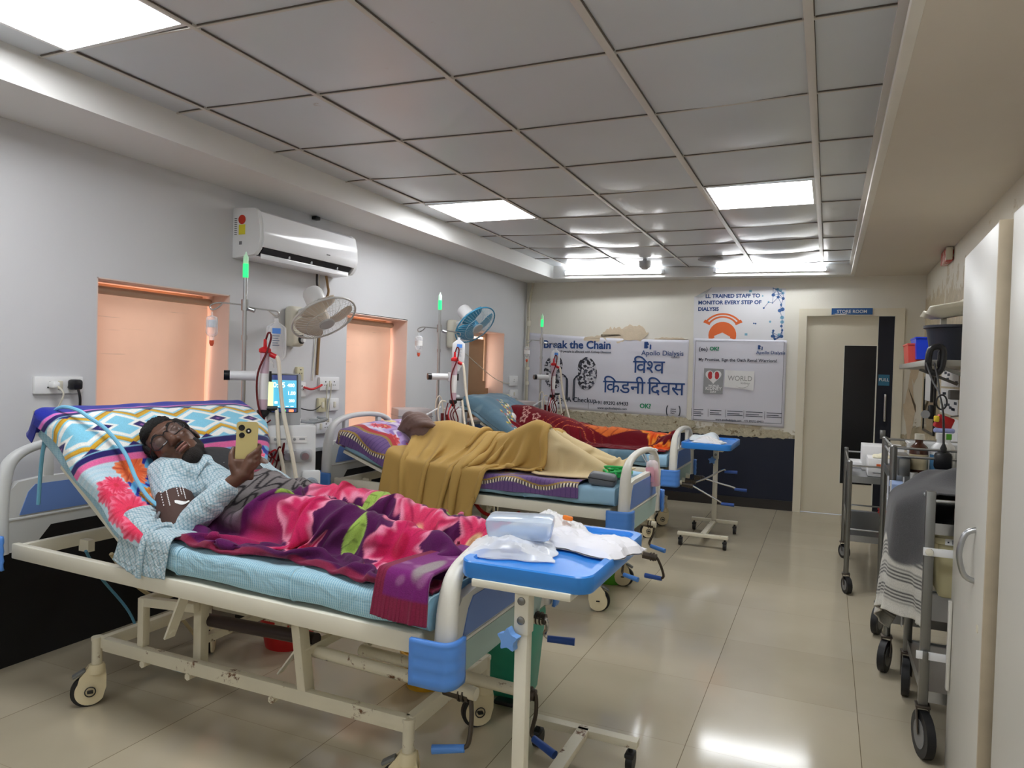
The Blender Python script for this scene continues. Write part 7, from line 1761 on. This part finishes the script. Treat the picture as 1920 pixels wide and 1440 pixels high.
# glasses
f=B()
for s in (-1,1):
    f.tube([h(s*(.034+.027*math.copysign(abs(math.cos(a))**.8,math.cos(a))),.108-.010*abs(math.cos(a))*(1 if math.cos(a)*s>0 or True else 0)-(.014*max(0,math.cos(a)*1)),.012+.022*math.sin(a)) if True else None for a in np.linspace(0,2*PI,25)[:-1]],.0024,6,closed=True)
    f.tube([h(s*.060,.088,.020),h(s*.074,.06,.022),h(s*.080,.0,.020),h(s*.080,-.02,.006)],.0023,6,sm=3)
f.tube([h(-.009,.108,.018),h(0,.113,.021),h(.009,.108,.018)],.0023,6,sm=3)
gl=f.obj('glasses',m_black_pl,man)
f=B()
for s in (-1,1): f.add([h(s*.034+.025*math.cos(a),.106-(.012*abs(math.cos(a))),.012+.020*math.sin(a)) for a in np.linspace(0,2*PI,25)[:-1]],[list(range(24))])
f.obj('lens',clear('spectacle lens',(.5,.52,.55,1),.02,.03),gl)
# t-shirt
f=B(); f.ell(chest+Vector((.012,.01,.016)),(.19,.150,.098),sR,seg=24,rings=14); f.ell(belly+Vector((.0,.0,.012)),(.17,.150,.090),sR,seg=24,rings=14); capsule(f,h(0,-.02,-.135),chest+Vector((-.05,0,.02)),.060,.09)
remesh(f,.008,2).obj('t_shirt',m_tee,man,ang=180)
# shirt: open over the t-shirt, sleeves, collar
f=B()
f.ell(chest+Vector((-.015,-.090,.006)),(.180,.092,.100),sR,seg=24,rings=14); f.ell(belly+Vector((.0,-.09,.0)),(.16,.088,.094),sR,seg=24,rings=14)
f.ell(chest+Vector((.0,.125,.0)),(.17,.075,.085),sR,seg=20,rings=12)
capsule(f,sh_n+Vector((.06,.04,.0)),sh_n,.070,.072); capsule(f,sh_n,sh_n.lerp(elb,.50),.071,.066); capsule(f,sh_n.lerp(elb,.45),elb,.056,.056); capsule(f,elb,elb.lerp(wri,.5),.060,.054); capsule(f,elb.lerp(wri,.5),elb.lerp(wri,.86),.054,.043)
for q in (.2,.42,.62): f.ell(elb.lerp(wri,q)+Vector((.0,-.01,-.006)),(.058,.05,.05),seg=14,rings=8)
capsule(f,sh_f,elf,.060,.050); capsule(f,elf,wrf,.048,.040)
sh=remesh(f,.008,2); r_=np.random.RandomState(2)
sh.v=[(v[0]+.0035*math.sin(60*v[2]+30*v[1]),v[1]+.0035*math.sin(55*v[0]+40*v[2]),v[2]+.003*math.sin(70*v[0]-30*v[1])) for v in sh.v]
shirt=sh.obj('shirt',m_shirt,man,ang=180)
f=B(); d_=(wri-elb).normalized(); f.cyl(elb.lerp(wri,.70),elb.lerp(wri,.90),.049,.041,20); f.obj('sleeve_cuff',m_shirt,shirt)
f=B(); n_=8; G=np.zeros((n_,4,3)); base=h(0,-.01,-.13)
for i in range(n_):
    a=-1.9+2.2*i/(n_-1)
    for j in range(4):
        q=j/3; p=h(.074*math.sin(a)*(1+.25*q), -.01+.074*math.cos(a)*(1+.3*q), -.118-.035*q+.010*math.sin(a*2)); G[i,j]=p
f.grid(G); o=f.obj('collar',m_shirt,shirt); s_=o.modifiers.new('t','SOLIDIFY'); s_.thickness=.004
for q in (.2,.45): f=B(); f.cyl(chest+Vector((.02+.16*q,-.06,.088-.05*q)),chest+Vector((.024+.16*q,-.064,.098-.05*q)),.005); f.obj('shirt_button',m_white,shirt)
hfs=HF(-2.8,-1.9,1.4,2.4); hfs.slab(xs1,zs1,1.795,2.4,.02); hfs.box(-2.8,-1.9,1.785,2.4,.60); hfs.blur(1)
U,V_=np.meshgrid(np.linspace(0,1,30),np.linspace(0,1,34),indexing='ij')
x=-2.345+.22*U-.02*V_; y=1.975-.19*V_; G=np.stack([x,y,hfs.at(x,np.maximum(y,1.83))+.05+.03*np.sin(9*U+6*V_)],-1)
Gt=drape(G,1.22,1.06,hfs,steps=80,iters=8,seed=9,noise=.012,bend=.25,fric=.75,off=.007)
cloth_obj('shirt_tail',Gt,None,m_shirt,shirt,.003,2)
# cuff on the near arm
t=thing('pressure_cuff','dark brown blood pressure cuff round the upper arm of the man with the phone','cuff',sh_n.lerp(elb,.6))
a_,e_=sh_n.lerp(elb,.40),sh_n.lerp(elb,1.0); f=B(); ax=(e_-a_).normalized()
f.sweep([a_.lerp(e_,q/8) for q in range(9)],[(math.cos(2*PI*i/28),math.sin(2*PI*i/28)) for i in range(28)],scales=[.064,.069,.071,.072,.072,.071,.069,.066,.060]); f.obj('sleeve',m_brown,t)
toc=(Vector((0,0,1.4))-a_).normalized(); nn=(toc-ax*toc.dot(ax)).normalized(); yy=nn.cross(ax)
def onc(s,phi,lift=.0735): return a_+ax*s+ (nn*math.cos(phi)+yy*math.sin(phi))*lift
f=B()
for (phi,s0,s1,n) in ((-.55,.02,.10,6),(-.25,.03,.11,9),(.25,.02,.08,5),(.42,.02,.07,5),(.56,.02,.09,8)):
    for k in range(n):
        s=s0+(s1-s0)*k/n; p=onc(s,phi); f.box(p,(.006,.0035,.0008),R=Matrix((ax,yy*math.cos(phi)-nn*math.sin(phi),nn*math.cos(phi)+yy*math.sin(phi))).transposed())
for k in range(12):
    u_=k/11; p=onc(.095+.012*math.sin(3*u_),.05+.62*u_); f.box(p,(.012+.006*math.sin(5*u_),.007,.0009),R=Matrix((ax,yy,nn)).transposed())
f.obj('printed_mark',m_paper,t)
f=B(); f.tube([onc(.10,-.9),onc(.12,-1.1,.085),onc(.06,-1.35,.10),Vector((-2.275,1.93,.83))],.0055,8,sm=4); f.obj('grey_lead',P('grey tube',S(120,126,130),.4),t)
f=B(); f.cyl((-2.285,1.93,.83),(-2.255,1.928,.822),.011); f.obj('connector',m_white,t)
# phone
t=thing('phone','pale gold smartphone held up in the hand of the man in bed','phone',PC); M=Matrix((pw,ph_,pn)).transposed().to_4x4(); M.translation=PC
f=B(); f.prism(rrect(.0775,.163,.012,5),-.004,.0045,M); f.obj('shell',P('pale gold phone back',S(206,192,134),.25,.3,var=.02),t)
f=B(); f.prism(rrect(.073,.158,.010,5),-.0055,-.004,M); f.obj('screen',EM('phone screen',S(90,110,140),.5),t)
for (x_,y_,r) in ((-.021,.058,.0115),(-.019,.030,.0105),(.004,.047,.0100)):
    f=B(); f.lathe([(0,.0065),(r*.5,.0066),(r*.55,.0075),(r*.9,.0078),(r,.0070),(r,.0040)],M@Matrix.Translation((x_,y_,0)),18); f.obj('camera_ring' if x_>0 else 'camera_lens',m_black_pl,t)
f=B(); f.lathe([(0,.008),(.0035,.008),(.0035,.0075)],M@Matrix.Translation((.004,.047,0)),10); f.obj('flash',m_paper,t)
# folded paper and towel scraps on his chest
# --- sleeper in the middle bed
p2=thing('person','sleeper curled on the middle bed with a brown hood over the head','person',(-2.3,4.3,.8))
b=B(); b.ell((-2.60,4.28,.965),(.105,.085,.10),seg=20,rings=12); capsule(b,(-2.52,4.3,.92),(-2.42,4.3,.90),.055,.06)
b.ell((-2.30,4.29,.86),(.22,.15,.135),seg=24,rings=12); b.ell((-1.98,4.29,.83),(.18,.15,.12),seg=24,rings=12)
capsule(b,(-2.42,4.18,.88),(-2.2,4.08,.79),.05,.04); capsule(b,(-2.2,4.08,.79),(-2.35,4.02,.79),.038,.03)
for p_,q_,r_,a0,a1,a2 in (((-1.92,4.22,.84),(-1.66,4.18,.975),(-1.20,4.15,.77),.085,.065,.045),((-1.9,4.36,.82),(-1.62,4.42,.92),(-1.16,4.40,.78),.085,.06,.042)):
    capsule(b,p_,q_,a0,a1); capsule(b,q_,r_,a1*.95,a2); capsule(b,r_,Vector(r_)+Vector((.02,.01,.01)),a2*.8,.025)
remesh(b,.012,3).obj('body',m_skin,p2,ang=180)
f=B(); f.ell((-2.605,4.275,.975),(.125,.105,.112),seg=24,rings=14); f.ell((-2.655,4.26,1.035),(.06,.05,.055),seg=18,rings=10); f.ell((-2.53,4.25,.925),(.10,.10,.085),seg=18,rings=10)
for k in range(5): f.tube([(-2.70+.045*k,4.17,.93+.02*k),(-2.62+.04*k,4.19,1.05-.01*k),(-2.55+.03*k,4.28,1.06-.02*k)],.018,8,sm=4)
hd=remesh(f,.009,3); hd.obj('hood',P('brown wool hood',S(112,90,84),.9,var=.1,bump=.3,bscale=60,sheen=.3),p2,ang=180)
# --- person in the far bed
p3=thing('person','person on the farthest bed wholly under the red blanket','person',(-2.2,6.3,.8))
b=B(); b.ell((-2.70,6.3,.925),(.11,.085,.09),seg=20,rings=12); capsule(b,(-2.62,6.3,.9),(-2.5,6.3,.86),.05,.06); b.ell((-2.35,6.3,.82),(.24,.17,.12),seg=24,rings=12); b.ell((-2.05,6.3,.79),(.18,.12,.09),seg=20,rings=12)
for s in (-1,1): capsule(b,(-2.0,6.3+s*.05,.755),(-1.65,6.3+s*.03,.742),.052,.034); capsule(b,(-1.65,6.3+s*.03,.742),(-1.34,6.3+s*.03,.738),.034,.026); capsule(b,(-1.34,6.3+s*.04,.745),(-1.28,6.3+s*.05,.775),.026,.022)
remesh(b,.014,3).obj('body',m_skin,p3,ang=180)
f=B(); f.ell((-2.79,6.22,.97),(.07,.07,.055),seg=18,rings=10); f.ell((-2.73,6.16,.945),(.06,.05,.05),seg=18,rings=10); remesh(f,.01,2).obj('white_cap',m_paper,p3,ang=180)
